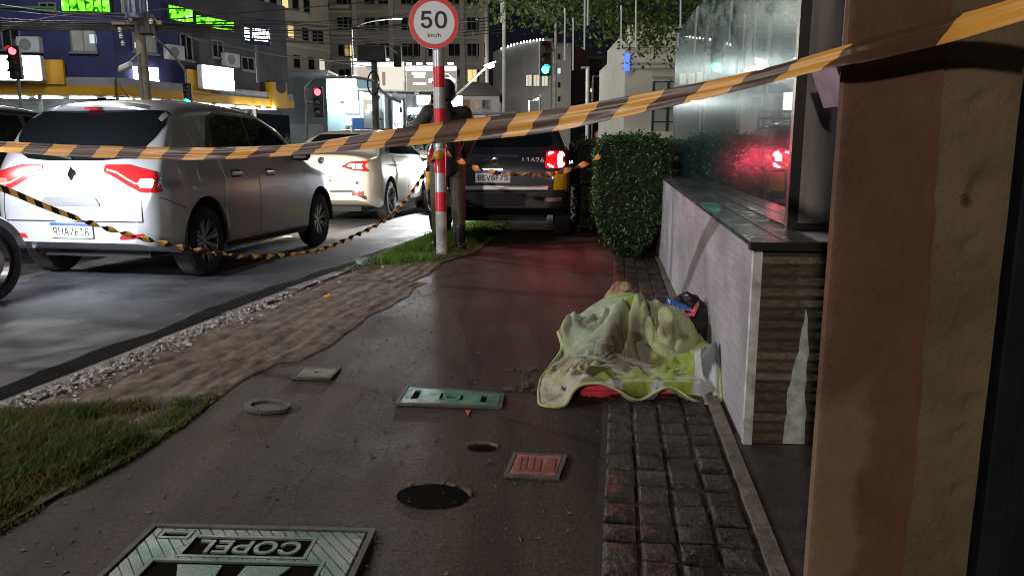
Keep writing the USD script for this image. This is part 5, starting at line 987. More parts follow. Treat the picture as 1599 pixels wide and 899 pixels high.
def hand(w, d, up, side_):
    """palm, four unequal bent fingers and a thumb from the side of the palm"""
    w, d, up = np.array(w), unit(np.array(d)), unit(np.array(up)); s = np.cross(d, up); bones = [(w, .026, w + d * .05, .030)]
    for k, ln in enumerate((.068, .078, .073, .058)):
        b0 = w + d * .085 + s * (.030 - .020 * k) * side_; b1 = b0 + unit(d + up * .35) * ln * .5; b2 = b1 + unit(d * .6 + up) * ln * .5
        bones += [(w + d * .03 + s * (.024 - .016 * k) * side_, .014, b0, .0105), (b0, .0100, b1, .0092), (b1, .0092, b2, .0078)]
    t0 = w + d * .03 + s * .034 * side_; t1 = t0 + unit(d * .6 + s * side_ * .6 + up * .4) * .04; bones += [(w + d * .02, .018, t0, .013), (t0, .0125, t1, .0105), (t1, .0105, t1 + unit(d + up * .7) * .03, .009)]
    return bones
body = [((0, 0, .98), .13, (0, 0, 1.12), .125), ((0, 0, 1.12), .125, (0, 0, 1.36), .14), ((-.09, 0, 1.40), .09, (.09, 0, 1.40), .09), (shl, .062, (-.05, 0, 1.45), .075), (shr, .062, (.05, 0, 1.45), .075), ((0, 0, 1.45), .065, (0, .015, 1.60), .055),
        (shl, .058, ell_, .043), (ell_, .043, hdl, .030), (shr, .058, elr, .043), (elr, .043, hdr, .030), ((-.09, 0, .96), .095, kl, .060), (kl, .060, al, .042), ((.09, 0, .96), .095, kr, .060), (kr, .060, ar, .042), (al, .042, (-.12, .14, .045), .036), (ar, .042, (.14, .10, .045), .036),
        ((0, .02, 1.70), .095, (0, .03, 1.66), .088), ((0, .055, 1.625), .058, (0, .06, 1.60), .045), ((0, .115, 1.665), .014, (0, .125, 1.645), .016), ((-.093, .02, 1.66), .018, (-.096, .015, 1.68), .016), ((.093, .02, 1.66), .018, (.096, .015, 1.68), .016)]
body += hand(hdl, (.12, .05, .9), (.9, .0, .2), -1) + hand(hdr, (.05, .45, -.8), (-.6, .2, 0), 1)
obj('body', skin_of(body, .018, 8), mat('skin', (.30, .17, .11), .55, spec=.4, local=True), pe, smooth=True)
jk = [((0, 0, .93), .158, (0, 0, 1.12), .15), ((0, 0, 1.12), .15, (0, 0, 1.36), .165), ((-.09, 0, 1.40), .112, (.09, 0, 1.40), .112), (shl, .085, (-.05, 0, 1.45), .09), (shr, .085, (.05, 0, 1.45), .09), ((0, 0, 1.46), .085, (0, .01, 1.53), .075), (shl, .082, ell_, .064), (ell_, .064, tuple(np.array(ell_) * .25 + np.array(hdl) * .75), .050), (shr, .082, elr, .064), (elr, .064, tuple(np.array(elr) * .2 + np.array(hdr) * .8), .050)]
obj('jacket', skin_of(jk, .03, 6), mat('dark_jacket', (.020, .018, .016), .75, var=.4, vscale=9, bump=.4, bscale=30, local=True), pe, smooth=True)
tr = [((0, 0, .95), .145, (0, 0, 1.0), .14), ((-.085, 0, .94), .115, kl, .082), (kl, .082, (-.11, .0, .20), .068), ((.085, 0, .94), .115, kr, .082), (kr, .082, (.12, -.03, .20), .068)]
obj('trousers', skin_of(tr, .03, 6), mat('khaki_trousers', (.085, .075, .048), .85, var=.35, vscale=8, bump=.4, bscale=30, local=True), pe, smooth=True)
for s, (ax, ay) in ((-1, (-.11, 0)), (1, (.12, -.04))): obj('boot', skin_of([((ax, ay, .26), .066, (ax, ay, .09), .056), ((ax, ay, .06), .052, (ax + .02 * s, ay + .15, .045), .043), ((ax, ay - .04, .045), .042, (ax, ay, .06), .05)], .02, 4), mat('black_boot', (.012, .012, .014), .4), pe, smooth=True)
cp = obj('cap', skin_of([((0, .0, 1.735), .098, (0, .03, 1.735), .096), ((0, .02, 1.70), .100, (0, .02, 1.72), .100)], .02, 4), mat('dark_cap', (.018, .019, .022), .8), pe, smooth=True)
obj('cap_peak', skin_of([((-.05, .11, 1.705), .012, (.05, .11, 1.705), .012), ((-.03, .18, 1.69), .008, (.03, .18, 1.69), .008), ((0, .11, 1.705), .012, (0, .19, 1.69), .008), ((-.05, .11, 1.705), .012, (-.03, .18, 1.69), .008), ((.05, .11, 1.705), .012, (.03, .18, 1.69), .008)], .02, 3), mat('dark_cap', (.018, .019, .022), .8), cp, smooth=True)
obj('hair', skin_of([((0, -.03, 1.66), .080, (0, -.02, 1.70), .085), ((-.07, -.0, 1.68), .03, (.07, -.0, 1.68), .03)], .02, 4), mat('dark_hair', (.012, .010, .009), .6), pe, smooth=True)
obj('belt', MB().lathe([(.150, 0), (.166, .004), (.166, .048), (.150, .052)], 28, (0, 0, .93)), M_black, pe, smooth=40)
ph = thing('phone', 'dark mobile phone held to the head by the standing person', 'phone', pb + np.array([-.16, .04, 1.60])); ph.world = True
obj('case', MB().obox(pb + [-.150, .03, 1.595], unit([.3, 1, 0]), unit([-1, .3, 0]), Z_, .07, .009, .14, .003), M_black, ph); obj('screen', MB().obox(pb + [-.1445, .029, 1.595], unit([.3, 1, 0]), unit([-1, .3, 0]), Z_, .062, .003, .128), mat('phone_screen', (.02, .02, .025), .1), ph)

# ------------------------------------------------------------------ hedges and the overhanging tree
def leaves(pts, nrm, size, seed, flat=.6):
    rr = np.random.default_rng(seed); n = len(pts); a = rr.normal(size=(n, 3)); nv = nrm * flat + a * (1 - flat); nv /= np.linalg.norm(nv, axis=1, keepdims=True)
    t = np.cross(nv, rr.normal(size=(n, 3))); t /= np.linalg.norm(t, axis=1, keepdims=True); b = np.cross(nv, t); s = (size * rr.uniform(.6, 1.35, n))[:, None]
    V = np.stack([pts - t * s, pts + b * s * .45 + nv * s * .12, pts + t * s, pts - b * s * .45 + nv * s * .12], 1).reshape(-1, 3); i = np.arange(n)[:, None] * 4
    return V, np.vstack([i + [0, 1, 2], i + [0, 2, 3]])
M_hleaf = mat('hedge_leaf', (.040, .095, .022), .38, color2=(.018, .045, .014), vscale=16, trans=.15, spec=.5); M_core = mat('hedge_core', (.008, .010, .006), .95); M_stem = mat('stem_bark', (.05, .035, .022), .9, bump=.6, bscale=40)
def hedge(label, c0, d, length, width, h, seed, count, size=.022, undercut=.0):
    d = unit(np.array([*d, 0.])); n = np.array([d[1], -d[0], 0]); c0 = np.array([*c0, 0.]); t = thing('hedge', label, 'hedge', c0, kind=None); rr = np.random.default_rng(seed)
    nx = 26; 
    def surf(u, v_, w):                                       # unit cube coordinates to the bulging block
        zz_ = w * h; ins = undercut * np.clip(1 - w * 2.6, 0, 1) ** 1.5; bul = .05 * (meshkit.fbm(np.stack([u * length * 3, v_ * width * 3, w * h * 3], -1) + seed, 3) - .5) * 2
        rd = .05 * np.clip((w - .9) * 10, 0, 1); p = c0 + d * (u * length)[:, None] + n * (v_ * width)[:, None]; ctr = c0 + d * length / 2 + n * width / 2
        q = p - ctr; lx, ly = q @ d, q @ n; k = 1 - (ins + rd) / (width / 2)
        lx = np.sign(lx) * np.maximum(0, np.abs(lx) - ins * .8 - rd); ly = ly * k
        return ctr + d * lx[:, None] + n * ly[:, None] + Z_ * (zz_ + .02)[:, None], bul
    fs = []; 
    area = [length * h, length * h, width * h, width * h, length * width * 1.2]
    for k, (ar, nm) in enumerate(zip(area, ('l', 'r', 'f', 'b', 't'))):
        m = int(count * ar / sum(area)); a, b = rr.random(m), rr.random(m); o_ = np.ones(m)
        u, v_, w, nn = ((a, 0 * o_, b, -n), (a, o_, b, n), (0 * o_, a, b, -d), (o_, a, b, d), (a, b, o_, Z_))[k]
        p, bul = surf(u, v_, w); p = p + nn * (bul + rr.normal(0, .018, m) + (rr.random(m) < .06) * rr.uniform(0, .07, m))[:, None]; fs.append(leaves(p, np.broadcast_to(nn, (m, 3)), size, seed + k, .45))
    mb = MB(); [mb.add(*q) for q in fs]; obj('foliage', mb, M_hleaf, t, kind='stuff')
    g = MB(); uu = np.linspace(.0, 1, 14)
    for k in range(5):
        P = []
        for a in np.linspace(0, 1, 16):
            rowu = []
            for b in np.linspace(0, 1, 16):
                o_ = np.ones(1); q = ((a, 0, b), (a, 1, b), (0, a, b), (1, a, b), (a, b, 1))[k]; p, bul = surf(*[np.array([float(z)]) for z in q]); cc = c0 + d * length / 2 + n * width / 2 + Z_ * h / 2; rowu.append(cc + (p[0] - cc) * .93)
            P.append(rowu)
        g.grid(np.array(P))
    obj('dark_core', g, M_core, t)  # near-black solid shell inside the leaf layer
    for k in range(4): p = c0 + d * length * (.2 + .2 * k) + n * width * .5; obj('stem', MB().cyl([p[0], p[1], 0], [p[0] + .02, p[1], h * .6], .016, .008, 6), M_stem, t)
HD = WD
h0 = A(932, 390, 7.3); hedge('dense clipped hedge with a rounded foot standing against the near side of the wall', (h0[0] - .03, 7.28), HD, 1.5, .66, 1.17, 3, 11000, .021, .24)
hedge('dark clipped hedge further back beside the patrol car', (.80, 9.9), HD, 5.0, 1.5, 1.19, 9, 9000, .030, .05)
M_tleaf = mat('tree_leaf', (.085, .125, .020), .5, color2=(.045, .075, .014), vscale=3, trans=.35, spec=.4); M_bark = mat('tree_bark', (.06, .045, .03), .9, var=.4, vscale=8, bump=.8, bscale=25)
tr = thing('street_tree', 'leafy tree with branches hanging into the top of the picture', 'tree', (4.1, 14.5, 0))
obj('trunk', MB().tube([[4.1, 14.5, 0], [4.05, 14.4, 1.2], [3.9, 14.2, 2.6], [3.6, 14.0, 4.0]], [.22, .17, .14, .10], 12), M_bark, tr, smooth=True)
ends = [(760, 2), (800, 12), (835, 28), (850, 5), (890, -15), (905, 20), (925, 48), (945, 10), (960, 40), (985, 30), (1000, 62), (1022, 55), (1030, 78), (1060, 20), (1090, 30), (1110, 6), (1075, -20), (1000, -30), (940, -40), (860, -40), (780, -30), (1040, 40), (970, 0), (1015, 5), (880, 30)]
cw, brs = MB(), 0
for k, (px, py) in enumerate(ends):
    Yb = 12.2 + 1.6 * R.random(); e = A(px, py, Yb); st_ = np.array([3.6 - .3 * R.random(), 14.0 - .2 * R.random(), 3.9 + .5 * R.random()]); md = (st_ + e) / 2 + [0, 0, .45 + .3 * R.random()]
    obj('branch', MB().tube(spline([st_, md, e * .8 + md * .2 + [0, 0, .06], e], 9), np.linspace(.045, .008, 9), 6), M_bark, tr)
    n = 150; pc = e + RN.normal(size=(n, 3)) * [.30, .34, .17] + [0, 0, .08]; c2 = np.linspace(0, 1, 60)[:, None] * (e - md) + md; pc = np.vstack([pc, c2 + RN.normal(size=(60, 3)) * .14])
    v_, f_ = leaves(pc, np.broadcast_to(Z_, pc.shape), .050, 100 + k, .25); obj('leaf_cluster', (v_, f_), M_tleaf, tr, kind='stuff')
# ------------------------------------------------------------------ street furniture
M_pole = mat('galvanised_pole', (.30, .31, .31), .5, metal=.4, var=.3, vscale=5); M_wht = mat('white_pole', (.55, .57, .58), .5, var=.15, vscale=4); M_sigb = mat('signal_black', (.012, .013, .014), .5)
M_off = {'red': mat('red_off', (.05, .005, .005), .3), 'amber': mat('amber_off', (.05, .025, .004), .3), 'green': mat('green_off', (.004, .04, .025), .3)}
EM = {'red': emit('signal_red', (1, .05, .06), 9.0), 'green': emit('signal_green', (.02, 1, .72), 26.0)}
def street_lamp(label, base, h, arm, reach, power, color, hot=40.0, group=None, r=.07, aim=None):
    t = thing('street_lamp', label, 'street lamp', base, group=group); b = np.array(base, float); d = unit(np.array([*arm, 0.])); top = b + Z_ * h; end = top + d * reach + Z_ * reach * .22
    obj('pole', MB().cyl(b, top, r, r * .7, 12), M_pole, t, smooth=40); obj('arm', MB().tube(spline([top - Z_ * .1, top + d * reach * .35 + Z_ * reach * .14, end], 8), r * .5, 8), M_pole, t, smooth=40)
    c = end + d * .22 - Z_ * .01; s = np.cross(Z_, d); hd_ = obj('lamp_head', MB().obox(c + Z_ * .05, d, s, Z_, .62, .24, .09, .03), M_pole, t, smooth=30)
    obj('lens', MB().obox(c - Z_ * .008, d, s, Z_, .42, .18, .03, .012), emit(f'lamp_lens_{int(hot)}', color, hot), hd_)
    if power: disk_light(f'{t.path}/lamp_light', np.array(c - Z_ * .16) - b * 0 - b, None if aim is None else np.array(aim, float) - b, .12 if h > 5.45 else .35, power, color)
    return t
def signal(name, label, c, facing, lit, order=('red', 'amber', 'green'), s=1.0, mast=None, group=None, off=()):
    c = np.array(c, float); t = thing(name, label, 'traffic light', c, group=group); f = unit(np.array([*facing, 0.])); sd = np.cross(Z_, f); n = len(order); H = .34 * s * n
    obj('housing', MB().obox(c, sd, f, Z_, .36 * s, .20 * s, H, .03 * s), M_sigb, t)
    for k, nm in enumerate(order):
        q = c + Z_ * (H / 2 - .17 * s - .34 * s * k) + f * .105 * s
        obj('lamp', MB().lathe([(0, .02), (.08 * s, .012), (.115 * s, 0)], 20, q, sd, Z_, f), EM[nm] if nm == lit else M_off[nm], t)
        a = np.linspace(.1 * np.pi, .9 * np.pi, 9); P = [[q + (sd * math.cos(x) + Z_ * math.sin(x)) * .135 * s + f * y for y in (0, .20 * s)] for x in a] ; obj('visor', MB().grid(np.array(P)), M_sigb, t)
    if mast is not None:
        for m in mast: obj('mast', MB().tube(m, .05 * s, 10), M_pole, t, smooth=40)
    return t
TC = unit(np.array([.1, -1, 0]))[:2]
g0 = A(851, 92, 25); gm = A(866, 230, 25.2); gt = A(868, 30, 25.2)
signal('traffic_light', 'green lit traffic light on the tall mast right of the white pole', g0, TC, 'green', s=1.05, mast=[[[gm[0], gm[1], 0], gt], spline([gt - Z_ * .1, A(840, 20, 24.6), A(806, 4, 24), A(770, -20, 23.4)], 8), [g0 + [.1, .12, .3], [gm[0], gm[1], g0[2] + .3]]])
c = A(497, 160, 27); m0 = A(478, 230, 27.2); signal('traffic_light', 'red lit traffic light on the mast in front of the pale blank building', c, TC, 'red', mast=[[[m0[0], m0[1], 0], A(478, 135, 27.2)], spline([A(478, 137, 27.2), A(492, 124, 27.2), A(530, 120, 27.2), A(585, 127, 27)], 8), [A(478, 160, 27.2), c + [0, .1, 0]]])
c = A(287, 148, 22); m0 = A(291, 200, 22.2); signal('traffic_light', 'green lit traffic light hanging over the roof of the silver hatchback', c + [.12, 0, 0], TC, 'green', s=.62, mast=[[[m0[0], m0[1], 0], A(290, 112, 22.2)], spline([A(290, 113, 22.2), A(272, 88, 22), A(240, 58, 21.6)], 6)])
c = A(24, 98, 20); signal('traffic_light', 'red lit traffic light in front of the white sign at the left edge', c, TC, 'red', s=.82, mast=[[[c[0] - .12, 20.2, 0], [c[0] - .10, 20.2, A(20, 62, 20.2)[2]]]])
c = A(621, 88, 34); signal('traffic_light', 'dark traffic light seen from behind above the billboards', c, (0.1, 1), None, s=.9, mast=[spline([c + [0, -.1, .1], A(600, 72, 34), A(586, 80, 34)], 6)])
# utility poles with cables
M_wood = mat('concrete_pole', (.20, .18, .15), .85, var=.3, vscale=4)
up = thing('utility_pole', 'leaning utility pole with transformer and cables in front of the blue building', 'utility pole', (*A(229, 160, 19)[:2], 0)); ub = np.array([*A(231, 170, 19)[:2], 0]); ut = A(208, -60, 19)
obj('pole', MB().cyl(ub, ut, .15, .10, 12), M_wood, up, smooth=40)
tf = A(212, 8, 18.8); obj('transformer', MB().lathe([(0, -.34), (.24, -.33), (.26, -.28), (.26, .28), (.24, .33), (0, .34)], 20, tf), mat('transformer_blue', (.16, .20, .34), .4, metal=.3, var=.4, vscale=6), up, smooth=40)
for k in range(5): obj('cooling_fin', MB().obox(tf + np.array([.29 * math.cos(-2.4 + k * .4), .29 * math.sin(-2.4 + k * .4), 0]), [math.cos(-2.4 + k * .4), math.sin(-2.4 + k * .4), 0], [-math.sin(-2.4 + k * .4), math.cos(-2.4 + k * .4), 0], Z_, .08, .015, .45), M_pole, up)
obj('crossarm', MB().obox(A(214, 36, 18.9), X_, Y_, Z_, 1.2, .09, .09), M_wood, up)
for x, y in ((187, 47), (189, 57), (192, 68), (204, 30), (236, 34)): obj('insulator', MB().lathe([(0, -.06), (.05, -.05), (.035, -.02), (.06, 0), (.035, .03), (.05, .05), (0, .07)], 12, A(x, y, 18.7)), mat('porcelain', (.55, .52, .46), .3), up, smooth=30)
obj('lamp_bracket', MB().tube(spline([A(222, 80, 18.95), A(208, 92, 18.7), A(198, 103, 18.5)], 6), .02, 8), M_pole, up); obj('floodlight', MB().obox(A(196, 105, 18.4), unit([-1, -.3, -.5]), Y_, Z_, .30, .18, .14, .03), mat('lamp_shell', (.5, .5, .48), .4), up)
obj('junction_box', MB().bbox(*(lambda p: (p[0] - .16, p[0] + .16, p[1] - .12, p[1] + .12, p[2] - .25, p[2] + .25))(A(228, 38, 18.8)), .02), M_trim, up)
u2 = thing('utility_pole', 'pale utility pole with a dark cabinet and cable brackets in front of the billboards', 'utility pole', (*A(588, 215, 33)[:2], 0)); b2 = np.array([*A(588, 215, 33)[:2], 0])
obj('pole', MB().cyl(b2, A(584, 90, 33), .17, .13, 12), M_wood, u2, smooth=40); obj('cabinet', MB().bbox(*(lambda p: (p[0] - .62, p[0] + .55, p[1] - .2, p[1] + .2, p[2] - .34, p[2] + .34))(A(582, 84, 32.8)), .03), M_sigb, u2)
obj('cable_bracket', MB().tube(spline([A(590, 135, 32.8), A(602, 148, 32.6), A(626, 160, 32.4)], 6), .06, 8), M_pole, u2); obj('cable_coil', MB().tube([A(583 + 9 * math.cos(a), 130 + 18 * math.sin(a), 32.7) for a in np.linspace(0, 6.2, 20)], .035, 6), M_sigb, u2)
obj('stay', MB().cyl(A(592, 150, 32.8), A(582, 180, 32.7), .05, n=8), M_wood, u2)
WR = [[(-60, 25, 18), (100, 34, 19), (214, 34, 19), (420, 48, 24), (700, 30, 34)], [(-60, 38, 18), (110, 40, 19), (214, 40, 19), (400, 62, 25), (640, 72, 34)], [(-60, -4, 18), (90, 20, 18.5), (206, 28, 19), (380, 20, 24), (560, 5, 30), (760, -16, 36)], [(-60, 48, 18), (120, 44, 19), (214, 45, 19), (330, 42, 22), (585, 42, 33), (800, 30, 40)], [(-60, 10, 18), (214, 36, 19), (400, 38, 24), (690, 18, 34)], [(-40, 66, 18), (110, 24, 18.6), (200, 22, 19)], [(230, 36, 19), (420, 85, 26), (584, 96, 33)], [(240, 30, 19), (300, 60, 22), (470, 90, 28), (584, 105, 33)], [(214, 20, 19), (300, 15, 22), (420, 33, 26), (620, 46, 34)]]
WR += [[(-60, 31 + 3 * k, 18.2), (110, 37 + 2 * k, 19), (220, 37 + 2 * k, 19.1), (430, 33 + 6 * k, 25), (590, 40 + 5 * k, 33), (800, 24 + 5 * k, 42)] for k in range(6)]
for k, w in enumerate(WR): tag(stage.GetPrimAtPath(obj('overhead_cable', MB().tube(spline([A(*q) for q in w], 26), .014 + .006 * R.random(), 5), mat('cable_black', (.06, .06, .062), .5)).path), 'thin overhead cable strung across the upper left of the picture', 'cable', 'overhead cables at the upper left')
lampg = [((765, 103), 38, 6.5, 'street lamp with a bright white head on a slanted arm right of the striped pole'), ((838, 155), 75, 6.5, 'small far street lamp glowing beside the tall mast'), ((942, 117), 60, 7, 'slim far street lamp with a pale bluish head among the dark buildings')]
for (px, py), Yd, hh, lab in lampg:
    e = A(px, py, Yd); hz_ = 2.2 if px == 765 else .8; t = thing('street_lamp', lab, 'street lamp', (e[0] - hz_, Yd, 0)); b = np.array([e[0] - hz_, Yd, 0.]); tp = np.array([e[0] - hz_, Yd, e[2] - (1.9 if px == 765 else .1)])
    obj('pole', MB().cyl(b, tp, .09, .07, 10), M_pole, t); obj('arm', MB().tube([tp, e - [.25, 0, .12]], .05, 8), M_pole, t); hd_ = obj('lamp_head', MB().obox(e + [0, 0, .10], unit([1, 0, .35]), Y_, unit([-.35, 0, 1]), .66, .26, .10, .03), M_pole, t)
    obj('lens', MB().sph(e, .17, 2, (1.3, .9, .7)), emit('far_lamp', (1, .97, .88), 30.0), hd_, smooth=True)
    if px == 838: disk_light(f'{t.path}/lamp_light', e - Z_ * .35 + Y_ * .4 - b, None, .12, 900, (1, .95, .86))
    if px == 765: disk_light(f'{t.path}/lamp_light', e - Z_ * .35 - Y_ * .3 - b, None, .12, 300, (1, .95, .86))
pl = thing('white_pole', 'tall plain white pole rising out of the picture beside the green traffic light', 'pole', (*A(787, 190, 22)[:2], 0)); b = np.array([*A(787, 190, 22)[:2], 0]); obj('shaft', MB().cyl(b, b + Z_ * 7, .055, .045, 12), M_wht, pl, smooth=40); obj('banner_bracket', MB().cyl(A(783, -10, 21.9), A(783, 36, 21.9), .035, n=8), M_wht, pl); obj('pole_base', MB().lathe([(0, 0), (.14, 0), (.12, .12), (.06, .2)], 12, b), M_wht, pl)
for px, y0, Yd, lab in ((918, 106, 40, 'tall grey post with a small camera bracket between the far buildings'), (957, 178, 30, 'short white post above the hedge near the pale building'), (843, 150, 44, 'thin dark post under the green traffic light')):
    b = np.array([*A(px, 215, Yd)[:2], 0]); t = thing('post', lab, 'post', b); obj('shaft', MB().cyl(b, A(px, y0, Yd), .11 if Yd == 40 else .07, n=10), M_wht if px > 850 else M_pole, t, smooth=40); obj('post_top', MB().obox(A(px - (4 if Yd == 40 else 0), y0, Yd), X_, Y_, Z_, .45 if Yd == 40 else .16, .16, .12), M_pole, t)
# light tubes hanging from the tree
TUBES = ['leftmost slim light tube hanging from the leafy tree', 'long light tube hanging just right of the leftmost one', 'first of two close light tubes, the longer one reaching lower', 'light tube hanging alone midway between the two pairs and the classical building', 'light tube hanging just left of the pale parapet corner', 'rightmost light tube hanging in front of the pale parapet', 'second of two close light tubes, the shorter one ending higher']
M_tube = emit('tube_glow', (.80, .84, .82), .35)
for k, (px, ya, yb) in enumerate(((882, 20, 95), (895, 35, 110), (913, -20, 78), (970, 16, 89), (993, -20, 75), (1063, -20, 40), (918, -20, 40))):
    Yd = 11.3 + .25 * (k % 3); a, b = A(px, ya, Yd), A(px - .6, yb, Yd); t = thing('hanging_light_tube', TUBES[k], 'light tube', b, group='light tubes hanging from the tree'); obj('tube', MB().cyl(b, a, .011, n=8), M_tube, t); obj('cap', MB().cyl(a, a + Z_ * .06, .014, n=8), M_wht, t); obj('cord', MB().cyl(a + Z_ * .06, a + Z_ * .9, .004, n=5), M_sigb, t)
rs = thing('round_sign', 'small round red rimmed road sign far away above the hedge', 'road sign', (*A(935, 212, 34)[:2], 0)); b = np.array([*A(935, 212, 34)[:2], 0]); q = A(935, 211, 33.9); obj('post', MB().cyl(b, q, .04, n=8), M_pole, rs); obj('sign_plate', MB().lathe([(0, 0), (.16, 0), (.16, .02), (0, .02)], 24, q + [0, -.05, 0], X_, Z_, -Y_), mat('sign_white', (.66, .67, .68), .45), rs); obj('red_ring', MB().lathe([(.14, .021), (.21, .021), (.21, .03), (.14, .03), (.14, .021)], 24, q + [0, -.05, 0], X_, Z_, -Y_), mat('sign_red', (.6, .035, .035), .4), rs)

# ------------------------------------------------------------------ buildings
M_frame = mat('window_frame', (.20, .20, .20), .5); M_wpane = mat('window_pane', (.012, .015, .018), .08, spec=.6)
WARM = [emit('warm_window', (1, .72, .30), 1.1), emit('pale_window', (.95, .90, .70), .75), emit('amber_window', (1, .55, .22), .9), emit('cool_window', (.75, .88, 1), .9)]
class Face:
    """a facade through two plan points; s along it, z up, n towards the street"""
    def __init__(s, p, q): s.p, s.q = np.array([*p[:2], 0.]), np.array([*q[:2], 0.]); s.len = np.linalg.norm(s.q - s.p); s.u = (s.q - s.p) / s.len; s.n = np.array([s.u[1], -s.u[0], 0]); s.n = s.n if s.n[1] < 0 else -s.n
    def at(s, px, py, d=0.0):                                # (s, z) where a sight line meets the facade
        r = ray(px, py); o = np.array([0, 0, HC]); k = ((s.p + s.n * d - o) @ s.n) / (r @ s.n); w = o + r * k; return (w - s.p) @ s.u, w[2]
    def slab(s, s0, s1, z0, z1, d0, d1, bev=0.0): c = s.p + s.u * (s0 + s1) / 2 + s.n * (d0 + d1) / 2 + Z_ * (z0 + z1) / 2; return MB().obox(c, s.u, s.n, Z_, abs(s1 - s0), abs(d1 - d0), z1 - z0, bev)
    def px(s, a, b, c_, d, d0, d1, bev=0.0):                 # slab from a pixel rectangle
        s0, z1 = s.at(a, b, d1); s1, z0 = s.at(c_, d, d1); return s.slab(min(s0, s1), max(s0, s1), z0, z1, d0, d1, bev)
    def window(s, t, s0, s1, z0, z1, pane, name='window', mull=True, fr=.05):
        w = obj(name, MB().add(*s.slab(s0, s1, z0, z0 + fr, 0, .05).get()).add(*s.slab(s0, s1, z1 - fr, z1, 0, .05).get()).add(*s.slab(s0, s0 + fr, z0 + fr, z1 - fr, 0, .05).get()).add(*s.slab(s1 - fr, s1, z0 + fr, z1 - fr, 0, .05).get()), M_frame, t)
        obj('pane', s.slab(s0 + fr, s1 - fr, z0 + fr, z1 - fr, 0, .022), pane, w); obj('sill', s.slab(s0 - .06, s1 + .06, z0 - .07, z0 - .005, 0, .14), M_frame, w)
        if mull: obj('mullion', s.slab((s0 + s1) / 2 - .02, (s0 + s1) / 2 + .02, z0 + fr, z1 - fr, .024, .045), M_frame, w)
        return w
def mass(t, f, s0, s1, z0, z1, depth, m, name='wall'): return obj(name, f.slab(s0, s1, z0, z1, -depth, 0), m, t)
def ac(t, f, px, py, s=.8):
    a, z = f.at(px, py, .3); q = obj('air_conditioner', f.slab(a - s / 2, a + s / 2, z - s * .36, z + s * .36, .02, .34, .02), mat('ac_white', (.5, .5, .5), .5), t); c = f.p + f.u * (a - s * .12) + f.n * .342 + Z_ * z; obj('fan_grille', MB().lathe([(0, .004), (s * .26, .004), (s * .27, 0)], 20, c, f.u, Z_, f.n), M_frame, q)
# blue corner shop
C0, C1, CL = A(184, 150, 30), A(452, 160, 38), A(-190, 150, 29.2); fl, fr_ = Face(CL, C0), Face(C0, C1)
M_blue = mat('blue_wall', (.032, .036, .135), .7, var=.25, vscale=.7, bump=.3, bscale=12); M_yel = mat('yellow_band', (.62, .33, .012), .5, var=.12, vscale=1.0); M_gry = mat('grey_band', (.30, .31, .33), .6, var=.15, vscale=1.5); M_bdk = mat('slate_wall', (.085, .085, .105), .75, var=.3, vscale=.8)
sh = thing('blue_shop', 'dark blue corner shop with yellow band, lit white sign boxes and green roof lettering', 'shop building', (*C0[:2], 0)); ZB0, ZB1, ZB2 = 3.36, 3.70, 4.02
mass(sh, fl, 0, fl.len - .004, ZB2, 9.6, 9, M_blue); mass(sh, fr_, 0, 3.1, ZB2, 8.6, 9, M_blue); mass(sh, fr_, 3.1, fr_.len, ZB2, 8.2, 9, M_bdk)
for f, L_ in ((fl, fl.len), (fr_, fr_.len)): obj('yellow_band', f.slab(0, L_ + .02, ZB0, ZB1, -1, .30), M_yel, sh); obj('grey_band', f.slab(0, L_ + .02, ZB1 + .004, ZB2, -1, .24), M_gry, sh)
M_shopin = mat('shop_interior', (.55, .57, .58), .7, var=.2, vscale=.8)
for f in (fl, fr_):
    obj('shop_wall', f.slab(0, f.len, 0, ZB0, -6, -3.0), M_shopin, sh); n = int(f.len / 2.2)
    for k in range(n): a = f.len * k / n; obj('shop_window', f.slab(a + .06, a + f.len / n - .06, .15, ZB0 - .35, -.05, .0), node_mat('shop_pane', {'t': ('transparent_bsdf', {'color': (.9, .93, .95)}), 'g': ('glossy_bsdf', {'roughness': .02}), 'f': ('fresnel', {'IOR': 1.5}), 'm': ('mix_closure', {})}, [('f.fac', 'm.fac'), ('t.BSDF', 'm.closure1'), ('g.BSDF', 'm.closure2')], 'm.closure'), sh); obj('window_post', f.slab(a - .05, a + .05, .0, ZB0, -.08, .03), M_wht, sh)
    for k in range(int(f.len / 1.3)):
        a = .6 + k * 1.3; q = f.p + f.u * a - f.n * .8 + Z_ * (ZB0 - .05); obj('ceiling_lamp', MB().obox(q, f.u, f.n, Z_, .9, .35, .05, .01), emit('shop_lamp', (.90, .98, 1), 11.0), sh)
    obj('shop_ceiling', f.slab(0, f.len, ZB0 - .02, ZB0 + .05, -6, -1.0), M_shopin, sh)
for k in range(4): s_, z_ = fr_.at(377 + 16.5 * k, 170, .5); obj('canopy_spot', MB().lathe([(0, 0), (.07, 0), (.09, .10), (0, .14)], 12, fr_.p + fr_.u * s_ + fr_.n * .55 + Z_ * (z_ - .0)), emit('canopy_glow', (.92, .98, 1), 30.0), sh)
def win_px(t, f, a, b, c_, d, pane): s0, z1 = f.at(a, b, .03); s1, z0 = f.at(c_, d, .03); return f.window(t, min(s0, s1), max(s0, s1), z0, z1, pane)
M_blind = mat('pale_blind', (.42, .42, .38), .8, var=.15, vscale=3)
